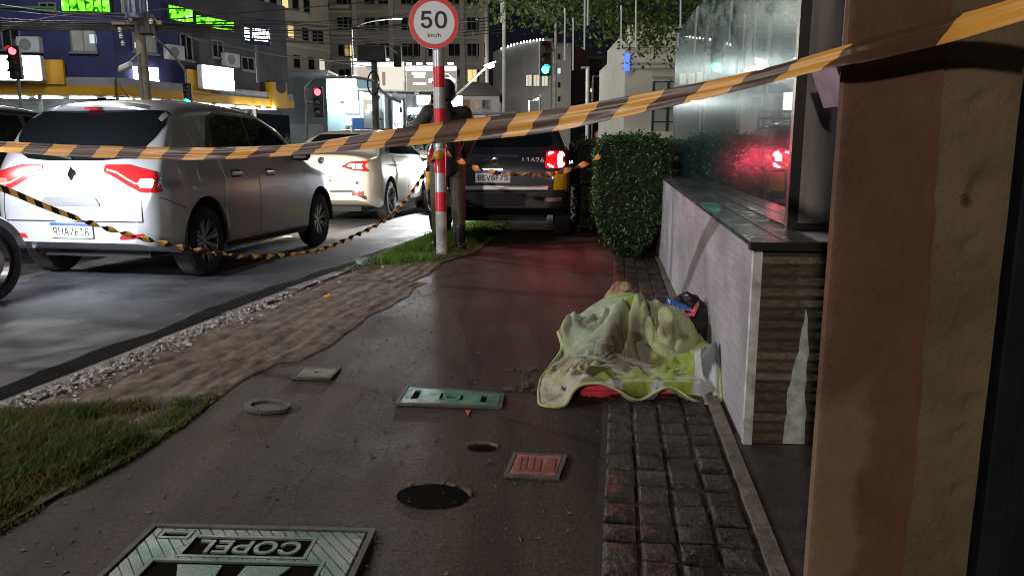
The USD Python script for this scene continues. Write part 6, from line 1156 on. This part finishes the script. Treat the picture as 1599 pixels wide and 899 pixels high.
w = win_px(sh, fl, 108, 42, 152, 82, M_blind); obj('lit_pane', fl.px(139, 54, 151, 68, .02, .03), WARM[3], w); win_px(sh, fl, 0, 40, 34, 78, M_wpane); w = win_px(sh, fr_, 206, 50, 246, 85, M_blind); obj('lit_pane', fr_.px(208, 66, 216, 76, .02, .03), WARM[3], w); win_px(sh, fr_, 280, 50, 302, 96, M_wpane); win_px(sh, fr_, 330, 62, 350, 92, M_wpane); win_px(sh, fr_, 376, 88, 398, 112, M_wpane); win_px(sh, fl, 60, 4, 88, 16, M_wpane)
ac(sh, fl, 44, 70, .82); ac(sh, fr_, 275, 82, .8); ac(sh, fr_, 363, 94, .8)
E_sign = emit('sign_white_light', (.93, .96, 1), 9.0)
for f, pan, box in ((fl, (40, 93, 101, 132), (-120, 84, 66, 127)), (fr_, (293, 108, 330, 148), (315, 100, 368, 144))):
    obj('yellow_panel', f.px(*pan, .24, .40), M_yel, sh); b = obj('sign_box', f.px(*box, .42, .80, .06), M_wht, sh); obj('lit_face', f.px(box[0] + 1.5, box[1] + 1.5, box[2] - 1.5, box[3] - 1.5, .80, .83), E_sign, b)
for k in range(5): a = 210 + k * 8; obj('lit_sign_block', fr_.px(a, 104 + k * .5, a + 6.6, 127 + k * .3, .05, .16), E_sign, sh)
E_grn = node_mat('green_letter_light', {'g': ('geometry', {}), 'n': ('noise_texture', {'scale': 4.2, 'detail': 3}), 'r': ('rgb_ramp', {'ramp': [(.38, (.01, .10, .004)), (.48, (.16, .85, .02)), (.62, (.22, 1.0, .05)), (.70, (.85, 1, .65))]}), 'e': ('emission', {'strength': 1.9})}, [('g.position', 'n.vector'), ('n.fac', 'r.fac'), ('r.color', 'e.color')], 'e.emission')
for f, q in ((fl, (92, -22, 172, 14)), (fr_, (263, 6, 302, 33)), (fr_, (306, 22, 366, 46))):
    s0, z1 = f.at(q[0], q[1], .2); s1, z0 = f.at(q[2], q[3], .2); n = 6
    bx = obj('roof_sign', f.slab(s0, s1, z0 - .15, z1, .05, .16), mat('sign_back', (.02, .05, .02), .6), sh)
    for k in range(n): a = s0 + (s1 - s0) * k / n; obj('green_letter', f.slab(a + .03, a + (s1 - s0) / n - .03, z0 - .10, z1 - .05, .17, .22), E_grn, bx)
obj('roof_strip', fl.px(-60, 8, 84, 14, .05, .12), mat('green_strip', (.05, .22, .03), .6), sh)
s0, z0 = fr_.at(425, 172, .3); obj('yellow_panel', fr_.px(424, 128, 450, 170, -.5, .45), M_yel, sh); q = A(440, 136, 37); s_, z_ = fr_.at(439, 136, .46); obj('round_emblem', MB().lathe([(0, 0), (.30, 0), (.30, .05), (0, .05)], 24, fr_.p + fr_.u * s_ + fr_.n * .455 + Z_ * z_, fr_.u, Z_, fr_.n), M_bdk, sh)
ar_ = thing('lit_sign', 'white lit sign reading ARRUDA on a dark board at the corner of the shop', 'lit sign', A(402, 56, 34)); fa_ = Face(A(378, 56, 33.6), A(424, 60, 34.4)); s0, z1 = fa_.at(379, 38); s1, z0 = fa_.at(423, 72)
obj('board', fa_.slab(s0, s1, z0, z1, -.3, 0, .02), mat('sign_navy', (.02, .025, .07), .5), ar_); cx = fa_.p + fa_.u * ((s0 + s1) / 2 + .17) + fa_.n * .004 + Z_ * ((z0 + z1) / 2)
obj('letters', text('ARRUDA', .40, cx + Z_ * .06, fa_.u, Z_, .03, True, (s1 - s0) * .66), emit('letter_white', (.9, .95, 1), 4.5), ar_); obj('small_line', fa_.slab(s0 + .48, s1 - .12, z0 + .17, z0 + .24, 0, .02), emit('letter_white', (.9, .95, 1), 4.5), ar_); obj('emblem', fa_.slab(s0 + .06, s0 + .26, z0 + .15, z1 - .12, 0, .03), emit('letter_white', (.9, .95, 1), 4.5), ar_); obj('support', fa_.slab((s0 + s1) / 2 - .05, (s0 + s1) / 2 + .05, z0 - 1.6, z0, -.25, -.15), M_pole, ar_)
# pale blank building and the lit storefront beside it
fb = Face(A(418, 150, 43), A(512, 150, 43)); M_pale = mat('pale_wall', (.36, .40, .42), .75, var=.12, vscale=.6); M_pale2 = mat('light_plinth', (.50, .56, .56), .7, var=.1, vscale=.6)
pb_ = thing('blank_building', 'low pale blank walled building behind the red traffic light', 'building', (*fb.p[:2], 0)); _, zt = fb.at(460, 114); _, zm = fb.at(460, 194); mass(pb_, fb, 0, fb.len, zm, zt, 9, M_pale); obj('plinth', fb.slab(0, fb.len, 0, zm, -9, .06), M_pale2, pb_); obj('coping', fb.slab(-.1, fb.len + .1, zt, zt + .14, -9, .12), M_gry, pb_); obj('gutter_pipe', fb.px(434, 120, 437, 194, 0, .1), M_pole, pb_)
fs = Face(A(510, 150, 42), A(724, 150, 46)); st = thing('storefront', 'lit storefront with three wall spots, white panels and a blue panel below the billboards', 'shop building', (*fs.p[:2], 0)); _, z0 = fs.at(540, 122)
M_teal = mat('teal_wall', (.30, .42, .45), .6, var=.1, vscale=.8); s1_ = fs.at(558, 150)[0]; obj('entrance_wall', fs.slab(0, s1_, 0, z0, -8, 0), M_teal, st); _, z1_ = fs.at(640, 146); obj('wall', fs.slab(s1_, fs.len, 0, z1_, -8, -.4), M_pale, st)
for k, px in enumerate((527, 540, 553)):
    s_, z_ = fs.at(px, 121, .5); c = fs.p + fs.u * s_ + fs.n * .45 + Z_ * z_; obj('wall_spot', MB().lathe([(0, -.10), (.08, -.10), (.10, .08), (0, .12)], 12, c), emit('spot_glow', (.92, .98, 1), 40.0), st); disk_light(f'{st.path}/wall_spot_light_{k}', c - Z_ * .16 - st.base, c - Z_ * 2 - fs.n * .5 - st.base, .06, 60, (.88, .97, 1), 50, .5)
for q, e in (((531, 144, 556, 158), E_sign), ((539, 158, 560, 177), emit('panel_white', (.95, .98, 1), 4.0)), ((540, 180, 562, 196), emit('panel_white', (.95, .98, 1), 4.0)), ((568, 156, 582, 172), WARM[1]), ((574, 164, 581, 173), E_sign), ((651, 149, 678, 164), emit('panel_blue', (.72, .88, 1), 2.2)), ((706, 149, 722, 176), emit('panel_white', (.95, .98, 1), 4.0)), ((640, 168, 668, 180), emit('panel_blue', (.72, .88, 1), 2.2))): obj('lit_panel', fs.px(*q, -.38, .06), e, st)
obj('blue_panel', fs.px(550, 184, 569, 204, .0, .3), mat('panel_navy', (.02, .09, .30), .5), st)
for px in (566, 600, 612, 634, 650, 686): obj('pillar', fs.px(px, 147, px + 3.5, 222, -.4, .02), M_gry, st)
obj('low_counter', fs.px(560, 200, 640, 224, -.4, .2), M_bdk, st)
tt_ = thing('totem_sign', 'tall white lit totem sign standing before the storefront', 'lit sign', (*A(622, 210, 40)[:2], 0)); p = A(622, 181, 40); obj('frame', MB().bbox(p[0] - .27, p[0] + .27, 39.9, 40.1, 0, p[2] + .78, .02), M_wht, tt_); obj('lit_face', MB().box(p[0] - .24, p[0] + .24, 39.87, 39.895, p[2] - .70, p[2] + .74), E_sign, tt_); obj('dark_mark', MB().box(p[0] + .08, p[0] + .22, 39.86, 39.868, p[2] + .16, p[2] + .44), M_bdk, tt_)
# billboards
def billboard(label, a, b, c_, d, Yd, art):
    f = Face(A(a, b, Yd), A(c_, b, Yd)); s0, z1 = f.at(a, b); s1, z0 = f.at(c_, d); t = thing('billboard', label, 'billboard', (*f.p[:2], z0)); obj('panel', f.slab(0, f.len, z0, z1, -.35, 0), M_pole, t)
    for k in (.2, .8): obj('post', f.slab(f.len * k - .12, f.len * k + .12, 0, z0, -.3, -.1), M_pole, t)
    pr = obj('poster', f.slab(.06, f.len - .06, z0 + .06, z1 - .06, .001, .02), art, t); W_, H_ = f.len, z1 - z0
    for k in range(5): s_ = f.len * (k + .5) / 5; obj('flood_lamp', MB().obox(f.p + f.u * s_ + f.n * .75 + Z_ * (z1 + .05), f.u, f.n, Z_, .36, .12, .10, .02), emit('flood_glow', (.8, .88, 1), 14.0), t)
    obj('lit_edge', f.slab(.02, f.len - .02, z1 - .30, z1 - .07, .021, .05), emit('edge_glow', (.75, .82, 1), 2.6), t)
    return t, pr, f, z0, z1, W_, H_
art1 = node_mat('poster_left', {'g': ('geometry', {}), 'n': ('noise_texture', {'scale': .55, 'detail': 5}), 'r': ('rgb_ramp', {'ramp': [(.32, (.28, .36, .42)), (.46, (.62, .64, .62)), (.58, (.86, .86, .80)), (.7, (.75, .60, .52))]}), 'e': ('emission', {'strength': .95})}, [('g.position', 'n.vector'), ('n.fac', 'r.fac'), ('r.color', 'e.color')], 'e.emission')
art2 = emit('poster_right', (.62, .58, .50), .62)
t, pr, f, z0, z1, W_, H_ = billboard('left lit billboard with a pale picture behind the pale utility pole', 548, 97, 631, 143, 50, art1)
obj('print_block', f.slab(W_ * .52, W_ * .97, z0 + H_ * .08, z1 - H_ * .18, .0205, .024), emit('print_cream', (.90, .88, .72), 1.0), pr); obj('print_block', f.slab(W_ * .58, W_ * .64, z0 + H_ * .2, z0 + H_ * .66, .0245, .028), emit('print_rose', (.60, .32, .28), .7), pr)
c = f.p + f.u * W_ * .22 + f.n * .021 + Z_ * (z0 + H_ * .62); obj('print_face', MB().lathe([(0, .004), (.45, .004), (.45, 0)], 24, c, f.u * .8, Z_, f.n), emit('print_skin', (.72, .60, .50), .9), pr); obj('print_figure', MB().prism(Polygon([(-.7, -.95), (.7, -.95), (.55, -.45), (0, -.2), (-.55, -.45)]), 0, .003, c, f.u, Z_, f.n), emit('print_teal', (.25, .42, .48), .8), pr)
t, pr, f, z0, z1, W_, H_ = billboard('right lit billboard with a white car picture, partly behind the striped pole', 633, 103, 713, 143, 50, art2)
c = f.p + f.u * W_ * .70 + f.n * .021 + Z_ * (z0 + H_ * .48); obj('print_car', MB().prism(Polygon([(-.85, -.25), (-.85, .0), (-.45, .10), (-.2, .34), (.45, .36), (.75, .08), (.92, .0), (.92, -.25)]), 0, .003, c, f.u, Z_, f.n), emit('print_white', (.92, .94, .96), 1.3), pr)
for x in (-.5, .55): obj('print_wheel', MB().lathe([(0, .007), (.15, .007), (.15, .004)], 16, c + f.u * x - Z_ * .24, f.u, Z_, f.n), M_bdk, pr)
obj('print_glass', MB().prism(Polygon([(-.38, .11), (-.17, .28), (.40, .29), (.6, .10)]), .0035, .006, c, f.u, Z_, f.n), M_bdk, pr)
for k, (a, b, h) in enumerate(((.12, .40, .70), (.16, .38, .58), (.14, .40, .30))): obj('print_line', f.slab(W_ * a, W_ * b, z0 + H_ * h - .09, z0 + H_ * h + .09, .0205, .024), emit('print_white', (.92, .94, .96), 1.3), pr)
# apartment blocks
M_apA = mat('apartment_wall', (.38, .36, .32), .8, var=.15, vscale=.4); M_apB = mat('tower_wall', (.34, .33, .30), .8, var=.15, vscale=.35); M_slabm = mat('floor_band', (.44, .42, .38), .8, var=.1, vscale=.5)
fA = Face(A(300, 100, 52), A(516, 100, 63)); ta = thing('apartment_block', 'long pale apartment block with rows of small dark windows above the blue shop', 'apartment building', (*fA.p[:2], 0)); mass(ta, fA, 0, fA.len, 0, 19, 12, M_apA); rr = random.Random(5)
for fl_ in range(6):
    z = 5.6 + fl_ * 2.15; obj('floor_band', fA.slab(0, fA.len, z - .62, z - .42, 0, .10), M_slabm, ta); s_ = .5
    while s_ < fA.len - 1.2:
        w_ = rr.choice((.7, .7, 1.25)); lit = rr.random(); fA.window(ta, s_, s_ + w_, z, z + 1.0, WARM[rr.randrange(3)] if lit < .06 else M_wpane, mull=w_ > 1); s_ += w_ + rr.choice((.32, .45, .8))
fB = Face(A(514, 100, 70), A(756, 100, 70)); tb = thing('apartment_block', 'wide grey apartment tower with lit yellow windows behind the speed limit sign', 'apartment building', (*fB.p[:2], 0)); mass(tb, fB, 0, fB.len, 0, 22, 14, M_apB)
for px in (556, 612, 660, 722, 752): s_ = fB.at(px, 60)[0]; obj('pilaster', fB.slab(s_ - .22, s_ + .22, 0, 22, 0, .35), M_slabm, tb)
for fl_ in range(7):
    z = 5.4 + fl_ * 2.25
    obj('floor_band', fB.slab(0, fB.len, z - .75, z - .55, 0, .16), M_slabm, tb)
    for px, w_ in ((527, 1.1), (537, .8), (570, 1.0), (592, 1.0), (627, 1.1), (644, 1.1), (668, .9), (700, 1.1), (721 + 8, .9), (745, .7)):
        s_ = fB.at(px, 60)[0]; lit = rr.random(); pane = WARM[rr.choice((0, 0, 2))] if (px < 545 and lit < .30) or lit < .04 else M_wpane; fB.window(tb, s_, s_ + w_, z, z + 1.15, pane)
    obj('balcony', fB.slab(fB.at(520, 60)[0], fB.at(550, 60)[0], z - .55, z - .15, .1, 1.0), M_slabm, tb)
# small house with a dark roof
fh = Face(A(712, 160, 48), A(780, 160, 48)); th = thing('small_house', 'small white house with a dark hipped roof behind the patrol car', 'house', (*fh.p[:2], 0)); _, ze = fh.at(740, 150); _, zr = fh.at(740, 122); mass(th, fh, 0, fh.len, 0, ze, 6, mat('house_wall', (.50, .48, .47), .8, var=.12, vscale=1))
p0 = [fh.p + fh.u * a - fh.n * b for a, b in ((-.3, -.4), (fh.len + .3, -.4), (fh.len + .3, 6.3), (-.3, 6.3))]; q0 = [fh.p + fh.u * a - fh.n * 3 for a in (fh.len * .25, fh.len * .7)]
obj('roof', MB().add(np.array([p + Z_ * ze for p in p0] + [q + Z_ * zr for q in q0]), [[0, 1, 5], [0, 5, 4], [1, 2, 5], [2, 3, 4], [2, 4, 5], [3, 0, 4], [0, 2, 1], [0, 3, 2]]), mat('slate_roof', (.035, .033, .033), .8, var=.3, vscale=4), th); obj('door', fh.px(722, 156, 734, 190, 0, .06), mat('amber_door', (.35, .16, .06), .6), th); obj('red_panel', fh.px(742, 156, 747, 170, 0, .05), M_red, th); fh.window(th, fh.at(752, 160)[0], fh.at(766, 160)[0], fh.at(752, 172)[1], fh.at(752, 156)[1], M_wpane)
# curved building with a row of lamps along its arched top
fc_ = Face(A(770, 100, 92), A(864, 100, 88)); tc = thing('curved_building', 'dark curved building with a row of small white lamps along its arched roof', 'building', (*fc_.p[:2], 0)); pts = [(770, 220), (770, 82), (783, 76), (800, 70), (820, 65), (840, 62), (864, 60), (864, 220)]; pg = [fc_.at(*q) for q in pts]
obj('wall', MB().prism(Polygon(pg), -10, 0, fc_.p, fc_.u, Z_, np.cross(fc_.u, Z_)), mat('curved_wall', (.24, .245, .25), .6, var=.2, vscale=.3), tc)
for k in range(14):
    px = 785 + k * 5.0; py = np.interp(px, [q[0] for q in pts[1:7]], [q[1] for q in pts[1:7]]) + 1.5; s_, z_ = fc_.at(px, py); obj('roof_lamp', MB().sph(fc_.p + fc_.u * s_ + fc_.n * .3 + Z_ * z_, .11, 1, (.7, .7, 1.4)), emit('roof_lamp_glow', (1, .97, .9), 5.0), tc)
for px in (821, 833, 846): s0, z1 = fc_.at(px, 117); s1, z0 = fc_.at(px + 10, 135); fc_.window(tc, s0, s1, z0, z1, WARM[1])
for k in range(0): obj('floor_line', fc_.px(772, 100 + 26 * k, 862, 102 + 26 * k, 0, .2), M_bdk, tc)
fg = Face(A(862, 100, 86), A(892, 100, 86)); tg = thing('grey_tower', 'plain grey tower just right of the tall traffic light mast', 'building', (*fg.p[:2], 0)); _, zt = fg.at(870, 72); mass(tg, fg, 0, fg.len, 0, zt, 9, mat('tower_grey', (.20, .19, .18), .8, var=.2, vscale=.3)); obj('roof_edge', fg.slab(-.1, fg.len + .1, zt, zt + .3, -9, .15), M_bdk, tg)
for k in range(5): s0, z1 = fg.at(870, 84 + 22 * k); s1, z0 = fg.at(876, 94 + 22 * k); fg.window(tg, s0, s1, z0, z1, WARM[3] if k == 1 else M_wpane, mull=False)
fd = Face(A(890, 100, 100), A(950, 100, 100)); td = thing('dark_office', 'dark office block with a bluish sign and a few lit windows beyond the tall posts', 'building', (*fd.p[:2], 0)); _, zt = fd.at(910, 93); M_dko = mat('dark_office_wall', (.075, .07, .068), .8, var=.3, vscale=.3); mass(td, fd, 0, fd.len, 0, zt, 10, M_dko)
obj('roof_edge', fd.slab(-.2, fd.len + .2, zt, zt + .35, -10, .25), mat('roof_edge', (.22, .20, .16), .7), td); obj('lit_sign', fd.px(896, 127, 916, 133, 0, .3), emit('office_sign', (.45, .60, 1), 2.6), td)
for r_ in range(5):
    for k in range(6): s0, z1 = fd.at(894 + 9 * k, 104 + 17 * r_); s1, z0 = fd.at(900 + 9 * k, 111 + 17 * r_); fd.window(td, s0, s1, z0, z1, WARM[0] if (r_ == 2 and k in (1, 2)) or (r_ == 2 and k == 3) else M_wpane, mull=False)
fe = Face(A(946, 100, 94), A(1000, 100, 94)); te = thing('dark_block', 'dark block with balcony slabs and a red roof light, left of the pale classical building', 'building', (*fe.p[:2], 0)); _, zt = fe.at(960, 86); mass(te, fe, 0, fe.len, 0, zt, 10, mat('dark_block_wall', (.05, .047, .046), .8))
for k in range(7): s0, z0 = fe.at(948, 112 + 17 * k); obj('balcony_slab', fe.slab(0, fe.len, z0, z0 + .35, 0, 1.2), mat('balcony_grey', (.13, .125, .12), .8), te)
for q in ((953, 133, 959, 138), (961, 133, 967, 138)): s0, z1 = fe.at(q[0], q[1]); s1, z0 = fe.at(q[2], q[3]); fe.window(te, s0, s1, z0, z1, WARM[0], mull=False)
obj('roof_light', MB().sph(A(955, 81, 94), .30, 2), emit('roof_red', (1, .12, .10), 5.0), te); obj('roof_mast', MB().cyl([A(955, 81, 94)[0], 94, zt], A(955, 81, 94), .06, n=6), M_pole, te)
# pale classical building
fw = Face(A(975, 150, 24), A(1230, 150, 24)); tw = thing('classical_building', 'pale classical building with cornices and a tall window behind the hedge', 'building', (*fw.p[:2], 0)); M_cl = mat('cream_wall', (.60, .59, .52), .75, var=.08, vscale=.8); zz_ = lambda y: fw.at(1000, y)[1]
obj('wall', fw.slab(0, fw.len, 0, zz_(72), -7, 0), M_cl, tw); s1_ = fw.at(986, 60)[0]; obj('parapet', fw.slab(s1_, fw.len, zz_(72), zz_(38), -6, -.25), M_cl, tw)
for y0, y1, d, sx0 in ((38, 43, -.12, s1_ - .1), (56, 58, -.21, s1_), (70, 75, .16, -.16), (95, 99, .10, -.1), (104, 107, .07, -.07), (206, 216, .08, -.08)): obj('cornice', fw.slab(sx0, fw.len, zz_(y1), zz_(y0), -.3, d), M_cl, tw)
for a, b in ((976, 985), (1100, 1110)): pass
sA, zA = fw.at(1016, 120); sB, zB = fw.at(1066, 214); obj('window_surround', MB().add(*fw.slab(sA, sB, zA - .01, zA + .10, 0, .09).get()).add(*fw.slab(sA - .1, sB + .1, zA + .25, zA + .33, 0, .14).get()), M_cl, tw)
s0, z1 = fw.at(1021, 128); s1, z0 = fw.at(1063, 211); wn = obj('window', MB().add(*fw.slab(s0 - .04, s0, z0, z1, 0, .06).get()).add(*fw.slab(s1, s1 + .04, z0, z1, 0, .06).get()), mat('brown_frame', (.06, .04, .035), .6), tw)
for c in range(2):
    for r_ in range(4): a = s0 + (s1 - s0) * (c * .54); b = a + (s1 - s0) * .46; h = (z1 - z0) / 4; obj('pane', fw.slab(a, b, z0 + h * r_ + .015, z0 + h * (r_ + 1) - .015, .0, .02), mat('curtained_pane', (.36, .44, .40), .25, spec=.5), wn)
obj('mullion', fw.slab(s0 + (s1 - s0) * .46, s0 + (s1 - s0) * .54, z0, z1, 0, .05), mat('brown_frame', (.06, .04, .035), .6), wn)
for r_ in range(5): obj('glazing_bar', fw.slab(s0, s1, z0 + (z1 - z0) * r_ / 4 - .014, z0 + (z1 - z0) * r_ / 4 + .014, .021, .035), mat('brown_frame', (.06, .04, .035), .6), wn)
obj('blue_sign', fw.px(975, 84, 983, 111, .05, .14), emit('blue_sign_light', (.12, .25, 1), 1.4), tw)
# far cars with lit headlamps
def far_car(base, rot, label):
    c = Car(4.2, 1.75, 1.5, [(-2.1, .7), (-1.9, 1.0), (-1.3, 1.42), (0, 1.5), (.5, 1.4), (1.1, 1.0), (1.9, .85), (2.1, .55)], [(-2.1, .3), (0, .22), (2.1, .3)], [(-2.1, .6), (-1.8, .82), (0, .87), (1.7, .82), (2.1, .5)], [(.2, .96), (.6, 1), (.95, .95), (1.5, .68)], arches=((-1.3, .32, .34), (1.3, .32, .34)))
    t = thing('far_car', label, 'car', base, rot, None, world=False); obj('body', c.body(), P_dark, t, smooth=38)
    obj('windscreen', c.back(smooth_poly([(-.60, 1.05), (-.52, 1.34), (.52, 1.34), (.60, 1.05)], .02), .006, sign=1), M_cglass, t)
    for s in (-1, 1):
        x = float(c.rear(np.array(.55), np.array(.70), 1)); obj('headlight', MB().lathe([(0, .03), (.07, .02), (.10, 0)], 14, (2.0, s * .58, .70), Y_, Z_, X_), emit('far_headlight', (.92, .95, 1), 26.0), t)
        for xx in (-1.3, 1.3): obj('wheel', MB().lathe([(0, -.09), (.3, -.09), (.31, 0), (.3, .09), (0, .09)], 20, (xx, s * .76, .31), X_, Z_, Y_), M_tyre, t)
    return t
for px, Yd, lab in ((884, 52, 'far car with lit headlamps left of the tall grey post'), (905, 66, 'smaller far car with lit headlamps behind the tall grey post'), (966, 58, 'far car with lit headlamps above the hedge by the short white post')): far_car((A(px, 210, Yd)[0], Yd, ROADZ), math.radians(-90 - 8), lab)
bs = thing('shrub', 'dark rounded shrub beside the glass storefront behind the raised arm', 'shrub', (*A(668, 205, 34)[:2], 0)); c = A(662, 205, 34); pc = RN.normal(size=(900, 3)) * [.55, .4, .38] + c; obj('foliage', leaves(pc, np.broadcast_to(Z_, pc.shape), .09, 77, .2), M_hleaf, bs, kind='stuff'); obj('stem', MB().cyl([c[0], c[1], 0], c, .06, .03, 6), M_stem, bs)
ag = thing('shrub', 'spiky plant in front of the pale blank building', 'shrub', (*A(440, 218, 36)[:2], 0)); c = np.array([*A(440, 218, 36)[:2], 1.2]); m = MB()
for k in range(40): d = unit(RN.normal(size=3) * [1, 1, .4] + [0, 0, 1.1]); n = unit(np.cross(d, [.3, .9, .1])) * .05; m.add([c - n, c + n, c + d * .8 + n * .3, c + d * 1.0], [[0, 1, 2], [0, 2, 3]])
obj('foliage', m, M_hleaf, ag, kind='stuff'); obj('stem', MB().cyl([c[0], c[1], 0], c, .08, .05, 6), M_stem, ag)
rl = thing('railing', 'grey street railing behind the roof of the patrol car', 'railing', (*A(770, 190, 20)[:2], 0))
for y in (178, 188): obj('rail', MB().cyl(A(736, y, 20), A(805, y - 1, 20), .035, n=8), M_pole, rl)
for px in (738, 760, 782, 803): b = A(px, 188, 20); obj('upright', MB().cyl([b[0], b[1], 0], A(px, 177, 20), .03, n=8), M_pole, rl)

# ------------------------------------------------------------------ the lamps that light the scene
street_lamp('street lamp on the far side of the road left of the picture', (-12.5, 17.0, -.06), 8.2, (1, -.35), 2.2, 200, (1, .95, .84), 30, aim=(-1.5, 9, 0))
street_lamp('low street lamp behind the photographer on the left verge', (-6.4, -13.0, 0), 5.4, (1, .2), 1.2, 360, (1, .86, .70), 30, aim=(.6, 2.5, .6))
street_lamp('added street lamp further up the road on the left, lighting the apartments', (-9.5, 46.0, -.06), 8.5, (1, 0), 2.5, 700, (1, .92, .78), 30)  # added lamp, put up to light the apartment facades
street_lamp('added street lamp on the left pavement before the blue shop', (-17.0, 24.0, -.06), 8.5, (1, -.2), 2.0, 260, (.92, .95, 1), 30)  # added lamp, more light for the left side of the street
street_lamp('added street lamp across the road far out of the picture on the left', (-14.0, 2.2, -.06), 5.6, (1, .1), 1.2, 330, (1, .93, .95), 30, aim=(.8, 3.6, .3))  # added unseen lamp for the left wall face and the blanket
wt = thing('street_lamp', 'added lamp head on a bracket high above the white pole, out of the picture', 'street lamp', (A(787, 190, 22)[0], 22, 6.9)); wb = wt.base  # added lamp out of view, lighting the tree and pale building
obj('arm', MB().tube([wb + [0, 0, .1], wb + [.2, -.3, .5], wb + [.5, -.9, .6]], .035, 8), M_pole, wt); hd_ = obj('lamp_head', MB().obox(wb + [.6, -1.1, .62], unit([.5, -.9, 0]), unit([.9, .5, 0]), Z_, .6, .24, .09, .03), M_pole, wt); obj('lens', MB().obox(wb + [.6, -1.1, .56], unit([.5, -.9, 0]), unit([.9, .5, 0]), Z_, .4, .18, .03, .01), emit('lamp_lens_30', (1, .95, .84), 30), hd_)
disk_light(f'{wt.path}/lamp_light', np.array([.6, -1.1, .40]), None, .12, 75, (1, .96, .86))
